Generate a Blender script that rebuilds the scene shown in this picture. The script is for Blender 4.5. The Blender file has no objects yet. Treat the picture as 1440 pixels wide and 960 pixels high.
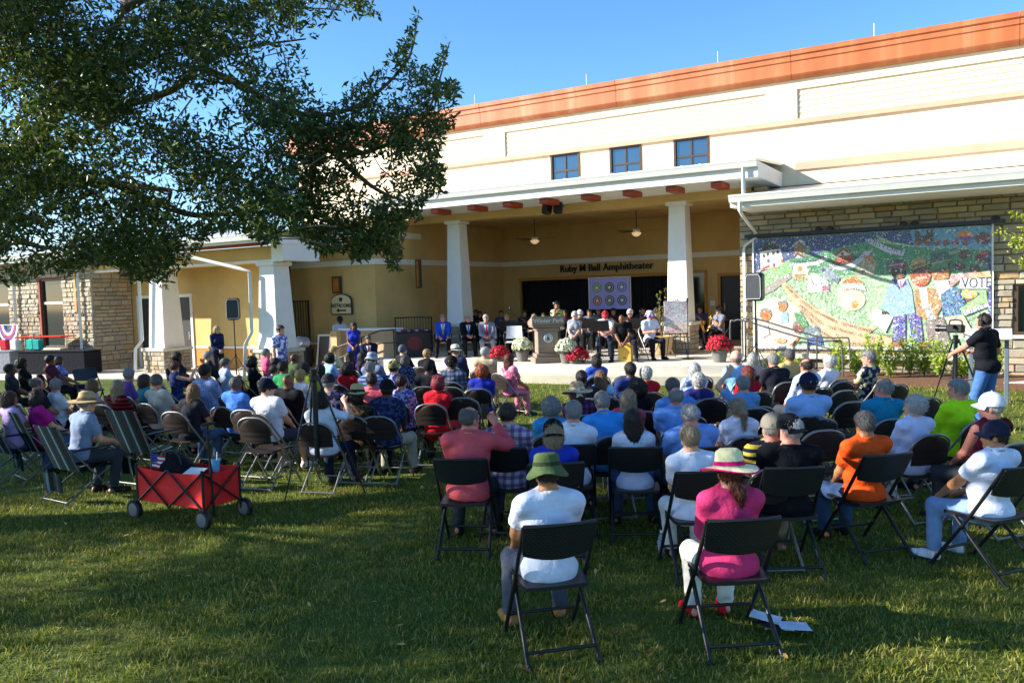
import bpy, bmesh, math, random
import numpy as np
from mathutils import Vector, Matrix, Quaternion

random.seed(7)
RNG = np.random.default_rng(7)
SC = bpy.context.scene
COL = SC.collection

# ------------------------------------------------------------------ camera, sky, sun
CAM_POS = Vector((0.0, 0.0, 2.2))
RIGHT = Vector((0.8623, 0.5054, -0.0308))
UP = Vector((-0.0038, 0.0673, 0.9977))
FWD = Vector((-0.5064, 0.8603, -0.0599))
cam = bpy.data.objects.new('camera', bpy.data.cameras.new('camera'))
COL.objects.link(cam)
cam.data.sensor_width = 36.0
cam.data.lens = 36.0 * 1150.0 / 1440.0
cam.data.clip_start = 0.05
cam.data.clip_end = 2000.0
rot = Matrix((RIGHT, UP, -FWD)).transposed()
q = rot.to_quaternion().normalized()
cam.rotation_mode = 'QUATERNION'
cam.location = CAM_POS
cam.rotation_quaternion = q
SC.camera = cam

SUN_TRAVEL = Vector((1.6, 1.0, -0.92)).normalized()      # from the left of the lawn, a little in front of the facade
world = bpy.data.worlds.new('World')
SC.world = world
world.use_nodes = True
wn = world.node_tree
bg = wn.nodes['Background']
sky = wn.nodes.new('ShaderNodeTexSky')
sky.sky_type = 'NISHITA'
sky.sun_disc = False
sky.sun_elevation = math.asin(-SUN_TRAVEL.z)
sky.sun_rotation = math.atan2(-SUN_TRAVEL.x, -SUN_TRAVEL.y)
sky.air_density = 0.9
sky.dust_density = 0.25
sky.ozone_density = 4.0
hs_ = wn.nodes.new('ShaderNodeHueSaturation')
hs_.inputs['Hue'].default_value = 0.498
hs_.inputs['Saturation'].default_value = 1.15
wn.links.new(sky.outputs[0], hs_.inputs['Color'])
wn.links.new(hs_.outputs[0], bg.inputs[0])
bg.inputs[1].default_value = 0.115
sun = bpy.data.objects.new('sun', bpy.data.lights.new('sun', 'SUN'))
COL.objects.link(sun)
sun.data.energy = 5.0
sun.data.angle = math.radians(0.53)
sun.data.color = (1.0, 0.95, 0.87)
sun.rotation_mode = 'QUATERNION'
sun.rotation_quaternion = SUN_TRAVEL.to_track_quat('-Z', 'Y')
SC.view_settings.view_transform = 'Standard'
SC.view_settings.look = 'None'
SC.view_settings.exposure = 1.3
SC.view_settings.gamma = 1.0
SC.view_settings.use_curve_mapping = False

# ------------------------------------------------------------------ placing: sight lines met with real planes
def ray(px, py):
    return RIGHT * ((px - 720.0) / 1150.0) - UP * ((py - 480.0) / 1150.0) + FWD
def on_z(px, py, z=0.0):
    v = ray(px, py)
    return CAM_POS + v * ((z - CAM_POS.z) / v.z)
def on_y(px, py, y):
    v = ray(px, py)
    return CAM_POS + v * (y / v.y)

# ------------------------------------------------------------------ materials
MATS = {}
def _new(name):
    m = bpy.data.materials.new(name)
    m.use_nodes = True
    nt = m.node_tree
    b = nt.nodes['Principled BSDF']
    return m, nt, b
def lin(c):
    """sRGB hex or 0..255 triple to linear."""
    if isinstance(c, str):
        c = [int(c[i:i + 2], 16) for i in (0, 2, 4)]
    out = []
    for v in c:
        v = v / 255.0
        out.append(v / 12.92 if v <= 0.04045 else ((v + 0.055) / 1.055) ** 2.4)
    return tuple(out)
def mix_rgb(nt, fac, a, b, blend='MIX'):
    n = nt.nodes.new('ShaderNodeMix')
    n.data_type = 'RGBA'
    n.blend_type = blend
    for i, v in ((0, fac), (6, a), (7, b)):
        if hasattr(v, 'is_output') or isinstance(v, bpy.types.NodeSocket):
            nt.links.new(v, n.inputs[i])
        else:
            n.inputs[i].default_value = v if i == 0 else (*v[:3], 1.0)
    return n.outputs[2]
def noise(nt, scale, detail=3.0, coord='Object', vscale=None, rough=0.55):
    tc = nt.nodes.new('ShaderNodeTexCoord')
    n = nt.nodes.new('ShaderNodeTexNoise')
    n.inputs['Scale'].default_value = scale
    n.inputs['Detail'].default_value = detail
    n.inputs['Roughness'].default_value = rough
    src = tc.outputs[coord]
    if vscale:
        mp = nt.nodes.new('ShaderNodeMapping')
        mp.inputs['Scale'].default_value = vscale
        nt.links.new(src, mp.inputs[0])
        src = mp.outputs[0]
    nt.links.new(src, n.inputs['Vector'])
    return n.outputs['Fac']
def ramp(nt, fac, stops):
    r = nt.nodes.new('ShaderNodeValToRGB')
    el = r.color_ramp.elements
    while len(el) < len(stops):
        el.new(0.5)
    for e, (p, c) in zip(el, stops):
        e.position = p
        e.color = (*c[:3], 1.0) if hasattr(c, '__len__') else (c, c, c, 1.0)
    nt.links.new(fac, r.inputs[0])
    return r.outputs[0]
def bump(nt, b, height, strength=0.3, dist=0.01):
    n = nt.nodes.new('ShaderNodeBump')
    n.inputs['Strength'].default_value = strength
    n.inputs['Distance'].default_value = dist
    nt.links.new(height, n.inputs['Height'])
    nt.links.new(n.outputs[0], b.inputs['Normal'])
def mat(name, col, rough=0.6, var=0.12, scale=6.0, metal=0.0, bmp=0.0, bscale=60.0, spec=0.4, vscale=None, sheen=0.0, coord='Object', objvar=0.0, trans=0.0):
    """A plain surface: base colour with soft noise variation, optional relief."""
    if name in MATS:
        return MATS[name]
    m, nt, b = _new(name)
    c = tuple(col[:3])
    f = noise(nt, scale, 4.0, coord, vscale)
    lo = tuple(max(0.0, x * (1 - var)) for x in c)
    hi = tuple(min(1.0, x * (1 + var)) for x in c)
    out = ramp(nt, f, [(0.3, lo), (0.7, hi)])
    if objvar:
        oi = nt.nodes.new('ShaderNodeObjectInfo')
        hs = nt.nodes.new('ShaderNodeHueSaturation')
        mr = nt.nodes.new('ShaderNodeMapRange')
        mr.inputs[3].default_value = 1 - objvar
        mr.inputs[4].default_value = 1 + objvar
        nt.links.new(oi.outputs['Random'], mr.inputs[0])
        nt.links.new(mr.outputs[0], hs.inputs['Value'])
        nt.links.new(out, hs.inputs['Color'])
        out = hs.outputs[0]
    nt.links.new(out, b.inputs['Base Color'])
    b.inputs['Roughness'].default_value = rough
    b.inputs['Metallic'].default_value = metal
    b.inputs['Specular IOR Level'].default_value = spec
    if sheen:
        b.inputs['Sheen Weight'].default_value = sheen
    if bmp:
        bump(nt, b, noise(nt, bscale, 3.0, coord, vscale), bmp, 0.01)
    MATS[name] = m
    return m

# ------------------------------------------------------------------ mesh helpers
class G:
    """Collects boxes, tubes, lathes and prisms into ONE mesh."""
    def __init__(s):
        s.v, s.f, s.mi = [], [], []
        s.cur = 0
    def add(s, vs, fs):
        o = len(s.v)
        s.v.extend([tuple(p) for p in vs])
        s.f.extend([tuple(i + o for i in f) for f in fs])
        s.mi.extend([s.cur] * len(fs))
        return s
    def box(s, c, d, R=None):
        x, y, z = d[0] / 2, d[1] / 2, d[2] / 2
        vs = [Vector(p) for p in ((-x, -y, -z), (x, -y, -z), (x, y, -z), (-x, y, -z), (-x, -y, z), (x, -y, z), (x, y, z), (-x, y, z))]
        if R is not None:
            vs = [R @ p for p in vs]
        c = Vector(c)
        return s.add([p + c for p in vs], [(0, 3, 2, 1), (4, 5, 6, 7), (0, 1, 5, 4), (1, 2, 6, 5), (2, 3, 7, 6), (3, 0, 4, 7)])
    def mm(s, a, b):
        return s.box([(a[i] + b[i]) / 2 for i in range(3)], [abs(b[i] - a[i]) for i in range(3)])
    def rbox(s, c, d, r=0.01, R=None):
        """box with chamfered vertical edges and top and bottom rims"""
        x, y, z = d[0] / 2, d[1] / 2, d[2] / 2
        r = min(r, x * .9, y * .9, z * .9)
        def loop(ix, zz):
            a, bq = x - ix, y - ix
            k = r
            return [(-a + k, -bq, zz), (a - k, -bq, zz), (a, -bq + k, zz), (a, bq - k, zz), (a - k, bq, zz), (-a + k, bq, zz), (-a, bq - k, zz), (-a, -bq + k, zz)]
        L = loop(r * .8, -z) + loop(0, -z + r) + loop(0, z - r) + loop(r * .8, z)
        vs = [Vector(p) for p in L]
        if R is not None:
            vs = [R @ p for p in vs]
        c = Vector(c)
        fs = [tuple(range(7, -1, -1)), tuple(range(24, 32))]
        for k in range(3):
            for i in range(8):
                j = (i + 1) % 8
                fs.append((k * 8 + i, k * 8 + j, k * 8 + 8 + j, k * 8 + 8 + i))
        return s.add([p + c for p in vs], fs)
    def tube(s, pts, r, n=8, closed=False, caps=True):
        pts = [Vector(p) for p in pts]
        m = len(pts)
        rs = r if hasattr(r, '__len__') else [r] * m
        vs, fs = [], []
        prev = None
        for i, p in enumerate(pts):
            if closed:
                t = (pts[(i + 1) % m] - pts[i - 1])
            else:
                t = pts[min(i + 1, m - 1)] - pts[max(i - 1, 0)]
            t.normalize()
            if prev is None:
                a = Vector((0, 0, 1)) if abs(t.z) < 0.9 else Vector((1, 0, 0))
                u = t.cross(a).normalized()
            else:
                u = (prev - t * prev.dot(t))
                u = u.normalized() if u.length > 1e-6 else t.orthogonal().normalized()
            prev = u
            w = t.cross(u)
            for k in range(n):
                an = 2 * math.pi * k / n
                vs.append(p + (u * math.cos(an) + w * math.sin(an)) * rs[i])
        for i in range(m if closed else m - 1):
            j = (i + 1) % m
            for k in range(n):
                l = (k + 1) % n
                fs.append((i * n + k, i * n + l, j * n + l, j * n + k))
        if caps and not closed:
            fs.append(tuple(range(n - 1, -1, -1)))
            fs.append(tuple(range((m - 1) * n, m * n)))
        return s.add(vs, fs)
    def lathe(s, prof, n=24, c=(0, 0, 0), caps=True, wob=None, R=None):
        vs, fs = [], []
        for i, (r, z) in enumerate(prof):
            for k in range(n):
                a = 2 * math.pi * k / n
                p = Vector((r * math.cos(a), r * math.sin(a), z))
                if wob:
                    p = wob(p, a, i)
                if R is not None:
                    p = R @ p
                vs.append(p + Vector(c))
        m = len(prof)
        for i in range(m - 1):
            for k in range(n):
                l = (k + 1) % n
                fs.append((i * n + k, i * n + l, (i + 1) * n + l, (i + 1) * n + k))
        if caps:
            fs.append(tuple(range(n - 1, -1, -1)))
            fs.append(tuple(range((m - 1) * n, m * n)))
        return s.add(vs, fs)
    def prism(s, poly, h0, h1, f):
        """poly: 2-D outline; f(u, v, h) -> point"""
        n = len(poly)
        area = sum(poly[i][0] * poly[(i + 1) % n][1] - poly[(i + 1) % n][0] * poly[i][1] for i in range(n))
        if area < 0:
            poly = poly[::-1]
        vs = [f(u, v, h0) for u, v in poly] + [f(u, v, h1) for u, v in poly]
        fs = [tuple(range(n - 1, -1, -1)), tuple(range(n, 2 * n))]
        for i in range(n):
            j = (i + 1) % n
            fs.append((i, j, n + j, n + i))
        return s.add(vs, fs)
    def mesh(s, name, m=None, smooth=None):
        me = bpy.data.meshes.new(name)
        me.from_pydata([tuple(p) for p in s.v], [], s.f)
        for x in (m if isinstance(m, (list, tuple)) else [m]):
            if x is not None:
                me.materials.append(x)
        if isinstance(m, (list, tuple)) and len(m) > 1:
            me.polygons.foreach_set('material_index', s.mi)
        if smooth is not None:
            me.polygons.foreach_set('use_smooth', [True] * len(me.polygons))
            me.update()
            if smooth < 180:
                try:
                    me.set_sharp_from_angle(angle=math.radians(smooth))
                except Exception:
                    pass
        me.update()
        return me
    def build(s, name, m=None, parent=None, smooth=None, loc=None):
        return link(name, s.mesh(name, m, smooth), parent, loc)

def link(name, me, parent=None, loc=None, rot=None, scale=None):
    o = bpy.data.objects.new(name, me)
    COL.objects.link(o)
    if parent is not None:
        o.parent = parent
    if loc is not None:
        o.location = loc
    if rot is not None:
        o.rotation_euler = rot
    if scale is not None:
        o.scale = scale if hasattr(scale, '__len__') else (scale,) * 3
    return o
def tag(o, label=None, cat=None, group=None, kind=None):
    if label: o['label'] = label
    if cat: o['category'] = cat
    if group: o['group'] = group
    if kind: o['kind'] = kind
    return o
def empty(name, loc=(0, 0, 0), rz=0.0, label=None, cat=None, group=None, scale=1.0):
    o = bpy.data.objects.new(name, None)
    COL.objects.link(o)
    o.location = loc
    o.rotation_euler = (0, 0, rz)
    o.scale = (scale,) * 3
    o.empty_display_size = 0.1
    return tag(o, label, cat, group)
KIDS = {}
def kids_of(root):
    if root.name not in KIDS:
        KIDS[root.name] = [(c, list(c.children)) for c in root.children]
    return KIDS[root.name]
def dup(root, loc, rz, label=None, group=None, scale=None, cat=None):
    r = root.copy()
    COL.objects.link(r)
    r.location = loc
    r.rotation_euler = (0, 0, rz)
    if scale: r.scale = (scale,) * 3
    tag(r, label, cat, group)
    for ch, gs in kids_of(root):
        c = ch.copy(); COL.objects.link(c); c.parent = r
        for g in gs:
            d = g.copy(); COL.objects.link(d); d.parent = c
    return r
TEXTS = []
def texts_to_meshes():
    dg = bpy.context.evaluated_depsgraph_get()
    made = [(o, bpy.data.meshes.new_from_object(o.evaluated_get(dg))) for o in TEXTS]
    for o, me in made:
        n, p, sc_, lo, ro = o.name, o.parent, tuple(o.scale), tuple(o.location), tuple(o.rotation_euler)
        bpy.data.objects.remove(o)
        link(n, me, p, lo, ro, sc_)
def text(name, body, size, m, parent, loc, rot, depth=0.004, align='CENTER', bold=0.0, sx=1.0):
    cu = bpy.data.curves.new(name, 'FONT')
    cu.body = body
    cu.size = size
    cu.extrude = depth
    cu.align_x = align
    cu.align_y = 'CENTER'
    cu.offset = bold
    cu.resolution_u = 2
    cu.materials.append(m)
    o = link(name, cu, parent, loc, rot)
    o.scale = (sx, 1, 1)
    TEXTS.append(o)
    return o
# ------------------------------------------------------------------ setting materials
def m_grass_ground():
    m, nt, b = _new('turf')
    f = noise(nt, 1.3, 6.0)
    f2 = noise(nt, 40.0, 4.0)
    c1 = ramp(nt, f, [(0.3, (0.07, 0.11, 0.018)), (0.55, (0.125, 0.165, 0.026)), (0.75, (0.22, 0.21, 0.055))])
    c2 = ramp(nt, f2, [(0.3, (0.35, 0.35, 0.35)), (0.7, (1.0, 1.0, 1.0))])
    nt.links.new(mix_rgb(nt, 0.8, c1, c2, 'MULTIPLY'), b.inputs['Base Color'])
    b.inputs['Roughness'].default_value = 0.9
    b.inputs['Specular IOR Level'].default_value = 0.15
    bump(nt, b, f2, 0.8, 0.03)
    return m
M_TURF = m_grass_ground()
YEL = mat('yellow_stucco', lin('CFAE72'), 0.85, 0.10, 1.2, bmp=0.25, bscale=90, spec=0.2)
YEL2 = mat('ochre_stucco', lin('C08A48'), 0.85, 0.08, 2.0, bmp=0.25, bscale=90, spec=0.2)
CREAM = mat('cream_stucco', lin('ECD8B4'), 0.85, 0.07, 1.2, bmp=0.2, bscale=120, spec=0.2, vscale=(2.5, 2.5, .5))
CREAM2 = mat('cream_board', lin('EBD9B8'), 0.6, 0.04, 3.0, spec=0.3)
WHITE = mat('white_trim', lin('E6E4DE'), 0.6, 0.04, 3.0, spec=0.3)
METAL_W = mat('painted_gutter', lin('D8D8D2'), 0.4, 0.05, 3.0, spec=0.5)
def m_terracotta():
    m, nt, b = _new('terracotta_metal')
    f = noise(nt, 1.0, 4.0, 'Object', (2.5, 1, 0.15))
    nt.links.new(ramp(nt, f, [(0.3, lin('B05A2A')), (0.55, lin('BE6A3A')), (0.72, lin('C98258')), (0.85, lin('CB8C66'))]), b.inputs['Base Color'])
    b.inputs['Roughness'].default_value = 0.5
    return m
TERRA = m_terracotta()
TERRA2 = mat('terracotta_paint', lin('D3A084'), 0.7, 0.08, 2.0)
CORB = mat('corbel_stain', lin('9A3B1E'), 0.5, 0.1, 5.0)
ROOFM = mat('roof_metal', lin('C9CCC6'), 0.35, 0.05, 2.0, metal=0.3)
BROWN = mat('bronze_frame', lin('4A382C'), 0.45, 0.1, 6.0)
BRICKJ = mat('brick_jamb', lin('8B4A34'), 0.8, 0.15, 20.0)
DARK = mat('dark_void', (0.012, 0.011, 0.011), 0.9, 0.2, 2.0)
BLACKM = mat('black_metal', (0.012, 0.012, 0.013), 0.4, 0.2, 6.0)
DOORM = mat('dark_door', (0.03, 0.028, 0.027), 0.45, 0.15, 3.0)
CONC = mat('concrete', lin('C9C2B2'), 0.85, 0.12, 2.5, bmp=0.2, bscale=150, spec=0.2)
CONC2 = mat('concrete_riser', lin('BDB49F'), 0.85, 0.12, 3.0, bmp=0.2, bscale=120, spec=0.2)
MORTAR = mat('mortar', lin('746C60'), 0.95, 0.15, 8.0, bmp=0.3, bscale=150, spec=0.1)
def m_glass(name, tint, metal=0.75):
    m, nt, b = _new(name)
    b.inputs['Base Color'].default_value = (*tint, 1)
    b.inputs['Metallic'].default_value = metal
    b.inputs['Roughness'].default_value = 0.06
    f = noise(nt, 0.8, 2.0)
    bump(nt, b, f, 0.05, 0.02)
    return m
GLASS_UP = m_glass('upper_glass', (0.09, 0.16, 0.22))
GLASS_DK = m_glass('dark_glass', (0.035, 0.04, 0.04), 0.4)
def m_stone():
    m, nt, b = _new('cut_stone')
    oi = nt.nodes.new('ShaderNodeObjectInfo')
    base = ramp(nt, oi.outputs['Random'], [(0.0, lin('989082')), (0.22, lin('B0A692')), (0.42, lin('C0B49C')), (0.6, lin('A29A8C')), (0.78, lin('C6B494')), (0.9, lin('B89A70')), (1.0, lin('ACA494'))])
    f = noise(nt, 7.0, 6.0, 'Object', None, 0.65)
    d = ramp(nt, f, [(0.25, (0.74, 0.73, 0.72)), (0.75, (1.0, 1.0, 1.0))])
    nt.links.new(mix_rgb(nt, 1.0, base, d, 'MULTIPLY'), b.inputs['Base Color'])
    b.inputs['Roughness'].default_value = 0.9
    b.inputs['Specular IOR Level'].default_value = 0.2
    bump(nt, b, noise(nt, 14.0, 5.0), 0.6, 0.03)
    return m
STONE = m_stone()

# ------------------------------------------------------------------ ground, path
g = G()
n = 24
g.add([(-400, -300, 0), (400, -300, 0), (400, 500, 0), (-400, 500, 0)], [(0, 1, 2, 3)])
tag(g.build('ground', M_TURF), kind='structure')

def plane_y(y):
    return lambda u, v, h: (u, y - h, v)
def plane_x(x):
    return lambda u, v, h: (x + h, u, v)

# raised concrete stage with two curved tiers; arc radius 18 m
SX, SY, SR = -10.5, 35.5, 18.0
STAGE_Z = 0.42
def arc_y(x, off=0.0):
    return SY - math.sqrt((SR + off) ** 2 - (x - SX) ** 2)
def stage_slab(x0, x1, off, z0, z1, name, m):
    g = G()
    xs = [x0 + (x1 - x0) * i / 40 for i in range(41)]
    poly = [(x, arc_y(x, off)) for x in xs] + [(x1, 27.6), (x0, 27.6)]
    g.prism(poly, z0, z1, lambda u, v, h: (u, v, h))
    o = g.build(name, m)
    bv = o.modifiers.new('bevel', 'BEVEL'); bv.width = 0.015; bv.segments = 2; bv.limit_method = 'ANGLE'
    return tag(o, kind='structure')
stage_slab(-16.9, -4.75, 0.0, -0.05, STAGE_Z, 'stage_floor', CONC)
stage_slab(-17.4, -4.3, 0.42, -0.06, 0.21, 'stage_step', CONC2)
def flat(name, pts, z, m):
    g = G(); g.prism(pts, z - 0.1, z, lambda u, v, h: (u, v, h))
    return tag(g.build(name, m), kind='structure')
flat('path', [(-40, 12.6), (-26, 13.6), (-19.5, 15.6), (-17.42, 17.6), (-17.42, 19.5), (-40, 19.5)], 0.03, CONC)
flat('mulch_bed', [(-4.2, 18.9), (0.9, 18.4), (0.9, 21.15), (-4.2, 21.15)], 0.04, mat('mulch', lin('6B4A34'), 0.95, 0.4, 25.0, bmp=1.0, bscale=60))
flat('pavement', [(0.2, 19.4), (9, 19.4), (9, 21.1), (0.95, 21.1), (0.95, 20.2)], 0.055, CONC)

# ------------------------------------------------------------------ stones
def unit_stone(k):
    r = random.Random(100 + k)
    g = G()
    c = 0.09
    vs = []
    for (zz, ins) in ((0.0, 0.0), (0.55, 0.01), (1.0, c)):
        for (sx, sy) in ((-1, -1), (0.0, -1), (1, -1), (1, 1), (-0.1, 1), (-1, 1)):
            ju = r.uniform(-.035, .035); jv = r.uniform(-.05, .05)
            vs.append(((0.5 - ins * 0.45) * sx + ju * (zz > 0), (0.5 - ins * 1.3) * sy + jv * (zz > 0), zz * (1 + r.uniform(-.25, .25) * (zz == 1))))
    fs = [tuple(range(12, 18))]
    for k2 in range(2):
        for i in range(6):
            j = (i + 1) % 6
            fs.append((k2 * 6 + i, k2 * 6 + j, k2 * 6 + 6 + j, k2 * 6 + 6 + i))
    g.add(vs, fs)
    return g.mesh('stone', STONE)
STONES = [unit_stone(k) for k in range(8)]
def in_view(p, pad=10):
    d = Vector(p) - CAM_POS
    z = d.dot(FWD)
    if z < 0.5: return False
    x = 720 + 1150 * d.dot(RIGHT) / z; y = 480 - 1150 * d.dot(UP) / z
    return -pad < x < 1440 + pad and -pad < y < 960 + pad
def stones(parent, org, ud, nd, w, h, lmin, lmax, hs, holes=(), depth=0.05, seed=1, limit=295, hide=()):
    """Courses of separate stones on the face spanned by ud (along) and z, standing out along nd."""
    r = random.Random(seed)
    org, ud, nd = Vector(org), Vector(ud).normalized(), Vector(nd).normalized()
    # local stone axes: x along ud, y up, z out
    R = Matrix((ud, Vector((0, 0, 1)), nd)).transposed().to_4x4()
    if R.to_3x3().determinant() < 0:
        pass
    items = []
    z = 0.0
    while z < h - 0.03:
        ch = r.choice(hs)
        if z + ch > h - 0.05: ch = h - z
        u = -r.uniform(0, lmax * 0.5)
        while u < w - 0.01:
            L = r.uniform(lmin, lmax)
            a, b2 = max(u, 0.0), min(u + L, w)
            if w - b2 < lmin * 0.4: b2 = w; 
            u = b2
            if b2 - a < 0.03: continue
            segs = [(a, b2)]
            for (ha, hb, za, zb) in holes:
                if z + ch * .5 > za and z + ch * .5 < zb:
                    ns = []
                    for (p, q2) in segs:
                        if q2 <= ha or p >= hb: ns.append((p, q2))
                        else:
                            if p < ha - .03: ns.append((p, ha))
                            if q2 > hb + .03: ns.append((hb, q2))
                    segs = ns
            for (p, q2) in segs:
                items.append((p, q2, z, z + ch))
        z += ch
    vis, rest = [], []
    for it in items:
        c = org + ud * ((it[0] + it[1]) / 2) + Vector((0, 0, (it[2] + it[3]) / 2))
        (vis if in_view(c) and len(vis) < limit else rest).append((it, c))
    gap = 0.012
    for (it, c) in vis:
        me = STONES[r.randrange(8)]
        o = link('stone', me, parent)
        S = Matrix.Diagonal((max(.02, it[1] - it[0] - gap), max(.02, it[3] - it[2] - gap), depth * r.uniform(.7, 1.3), 1))
        flip = Matrix.Rotation(math.pi, 4, 'Z') if r.random() < .5 else Matrix.Identity(4)
        o.matrix_local = Matrix.Translation(c) @ R @ S @ flip
    if rest:
        g = G()
        for (it, c) in rest:
            me = STONES[r.randrange(8)]
            S = Matrix.Diagonal((max(.02, it[1] - it[0] - gap), max(.02, it[3] - it[2] - gap), depth * r.uniform(.7, 1.3), 1))
            T = Matrix.Translation(c) @ R @ S
            g.add([T @ v.co for v in me.vertices], [tuple(p.vertices) for p in me.polygons])
        o = g.build('stone_facing', STONE, parent)
        tag(o, kind='stuff')

# ------------------------------------------------------------------ main hall
hall = empty('community_hall', (0, 0, 0), 0, 'large cream hall with terracotta roof edge and deep yellow stage porch', 'building')
HX0, HX1, HY = -21.5, 14.0, 21.85
def part(name, m, parent, *boxes, **kw):
    g = G()
    for a, b in boxes: g.mm(a, b)
    return g.build(name, m, parent, **kw)
# high wall built in slabs round the clerestory windows
WZ0, WZ1 = 5.3, 6.225
wins = [(-11.34, -10.38), (-9.44, -8.47), (-7.54, -6.55)]
bx = []
xs = [HX0] + [x for w in wins for x in w] + [HX1]
for i in range(0, len(xs), 2):
    bx.append(((xs[i], HY, 4.69), (xs[i + 1], HY + 0.3, WZ1)))
bx.append(((HX0, HY, WZ1), (HX1, HY + 0.3, 7.8)))
bx += [((w[0], HY, 4.69), (w[1], HY + 0.3, WZ0)) for w in wins]
wall = part('wall', CREAM, hall, *bx)
part('side_wall', CREAM, hall, ((HX0, HY + 0.31, 0), (HX0 + 0.3, 40, 7.8)), ((HX1 - 0.3, HY + 0.31, 0), (HX1, 40, 7.8)))
part('rear_wall', CREAM, hall, ((HX0 + .31, 39.7, 0), (HX1 - .31, 40, 7.69)))
part('flat_roof', ROOFM, hall, ((HX0, HY + .32, 7.7), (HX1, 40, 7.79)))
# proud cream trim: pilasters, top rail
part('trim', CREAM, hall, ((HX0, HY - 0.07, 7.08), (HX1, HY - 0.002, 7.32)))
for a, b in ((-5.04, -4.265), (-13.605, -12.86), (-21.5, -20.9), (5.2, 6.0)):
    part('pilaster', CREAM, hall, ((a, HY - 0.068, 6.348), (b, HY - 0.003, 7.077)))
# terracotta bands
part('band', TERRA2, hall, ((HX0, HY - 0.075, 6.215), (HX1, HY - 0.004, 6.344)))
part('band', TERRA2, hall, ((-4.33, HY - 0.06, 5.07), (HX1, HY - 0.004, 5.262)))
# siding boards
for a, b in ((-4.263, 5.198), (-12.858, -5.042), (-20.898, -13.607)):
    z = 6.348
    for k in range(5):
        gg = G()
        h = 0.146
        gg.prism([(-0.004, z), (-0.034, z + 0.004), (-0.014, z + h - 0.002), (-0.004, z + h - 0.002)], a + 0.01, b - 0.01, lambda u, v, w: (w, HY + u, v))
        gg.build('siding_board', CREAM2, hall)
        z += h
# fascia panels with three steps
seams = [-21.9, -17.2, -13.6, -9.1, -4.37, 0.5, 5.0, 9.5, 14.4]
for a, b in zip(seams[:-1], seams[1:]):
    g = G()
    prof = [(0.0, 7.322), (-0.15, 7.322), (-0.22, 7.38), (-0.25, 7.42), (-0.25, 7.72), (-0.28, 7.745), (-0.28, 7.86), (-0.32, 7.885), (-0.32, 8.0), (0.4, 8.02), (0.4, 7.82), (0.0, 7.82)]
    g.prism(prof, a + 0.006, b - 0.006, lambda u, v, w: (w, HY + u - 0.003, v))
    g.build('fascia_panel', TERRA, hall)
for px, py in ((667, 150), (824, 120), (1009, 92), (1229, 58)):
    p = on_y(px, py, HY)
    g = G(); g.tube([(p.x, HY + 0.05, 7.99), (p.x, HY + 0.05, 8.4)], 0.012, 6)
    g.build('lightning_rod', METAL_W, hall)
# clerestory windows
for a, b in wins:
    g = G(); f = 0.06
    g.mm((a, HY - 0.02, WZ0), (a + f, HY + 0.1, WZ1)); g.mm((b - f, HY - 0.02, WZ0), (b, HY + 0.1, WZ1))
    g.mm((a + f, HY - 0.02, WZ1 - f), (b - f, HY + 0.1, WZ1)); g.mm((a + f, HY - 0.02, WZ0), (b - f, HY + 0.1, WZ0 + f))
    xm, zm = (a + b) / 2, 5.73
    g.mm((xm - .025, HY + .01, WZ0 + f), (xm + .025, HY + .08, WZ1 - f))
    g.mm((a + f, HY + .012, zm - .025), (xm - .025, HY + .08, zm + .025)); g.mm((xm + .025, HY + .012, zm - .025), (b - f, HY + .08, zm + .025))
    w = g.build('window', BROWN, hall)
    for (x0, x1) in ((a + f, xm - .025), (xm + .025, b - f)):
        for (z0, z1) in ((WZ0 + f, zm - .025), (zm + .025, WZ1 - f)):
            part('pane', GLASS_UP, w, ((x0, HY + .04, z0), (x1, HY + .05, z1)))
# porch roof: slab, ribs, gutter, soffit
PX0, PX1, PY = -16.4, -4.65, 19.25
def slope_z(y): return 5.07 + (y - PY) * 0.07
g = G()
g.prism([(PY, 5.04), (HY - .01, slope_z(HY) - .03), (HY - .01, slope_z(HY)), (PY, 5.07)], PX0, PX1, lambda u, v, w: (w, u, v))
g.build('porch_roof', ROOFM, hall)
for k in range(27):
    x = PX0 + 0.02 + k * (PX1 - PX0 - 0.06) / 26
    g = G(); g.prism([(PY, 5.073), (HY - .02, slope_z(HY) + .003), (HY - .02, slope_z(HY) + .035), (PY, 5.11)], x, x + 0.03, lambda u, v, w: (w, u, v))
    g.build('roof_rib', ROOFM, hall)
def gutter(parent, x0, x1, y, zt, hgt=0.17, d=0.15):
    g = G()
    prof = [(0, zt), (-d, zt), (-d - .015, zt - .01), (-d - .01, zt - .035), (-d + .005, zt - .06), (-d + .05, zt - hgt), (0, zt - hgt)]
    g.prism(prof, x0, x1, lambda u, v, w: (w, y + u, v))
    return g.build('gutter', METAL_W, parent)
gutter(hall, PX0, PX1, PY - 0.005, 5.07)
part('fascia_board', WHITE, hall, ((PX0, PY, 4.70), (PX1 + .001, PY + .04, 5.035)), ((PX1 - .04, PY + .042, 4.70), (PX1, HY - .02, 5.035)))
part('soffit', WHITE, hall, ((PX0, PY + .002, 4.675), (PX1 - .003, HY - .02, 4.697)))
for px, py in ((610, 284), (662, 284), (712, 279), (764, 275), (823, 269), (882, 264), (943, 258), (1007, 252)):
    p = on_y(px, py, 19.4)
    g = G(); g.rbox((p.x, 19.75, 4.60), (0.27, 0.7, 0.13), 0.015)
    g.build('corbel', CORB, hall)
part('beam', YEL, hall, ((-16.2, 21.2, 4.45), (-5.3, 21.65, 4.673)))
part('ceiling', YEL, hall, ((-16.2, 21.66, 4.62), (-5.3, 26.997, 4.68)))
# corner post at the right end of the porch
part('corner_post', CREAM, hall, ((-5.25, 21.3, 4.2), (-4.95, 21.8, 4.672)))
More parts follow.
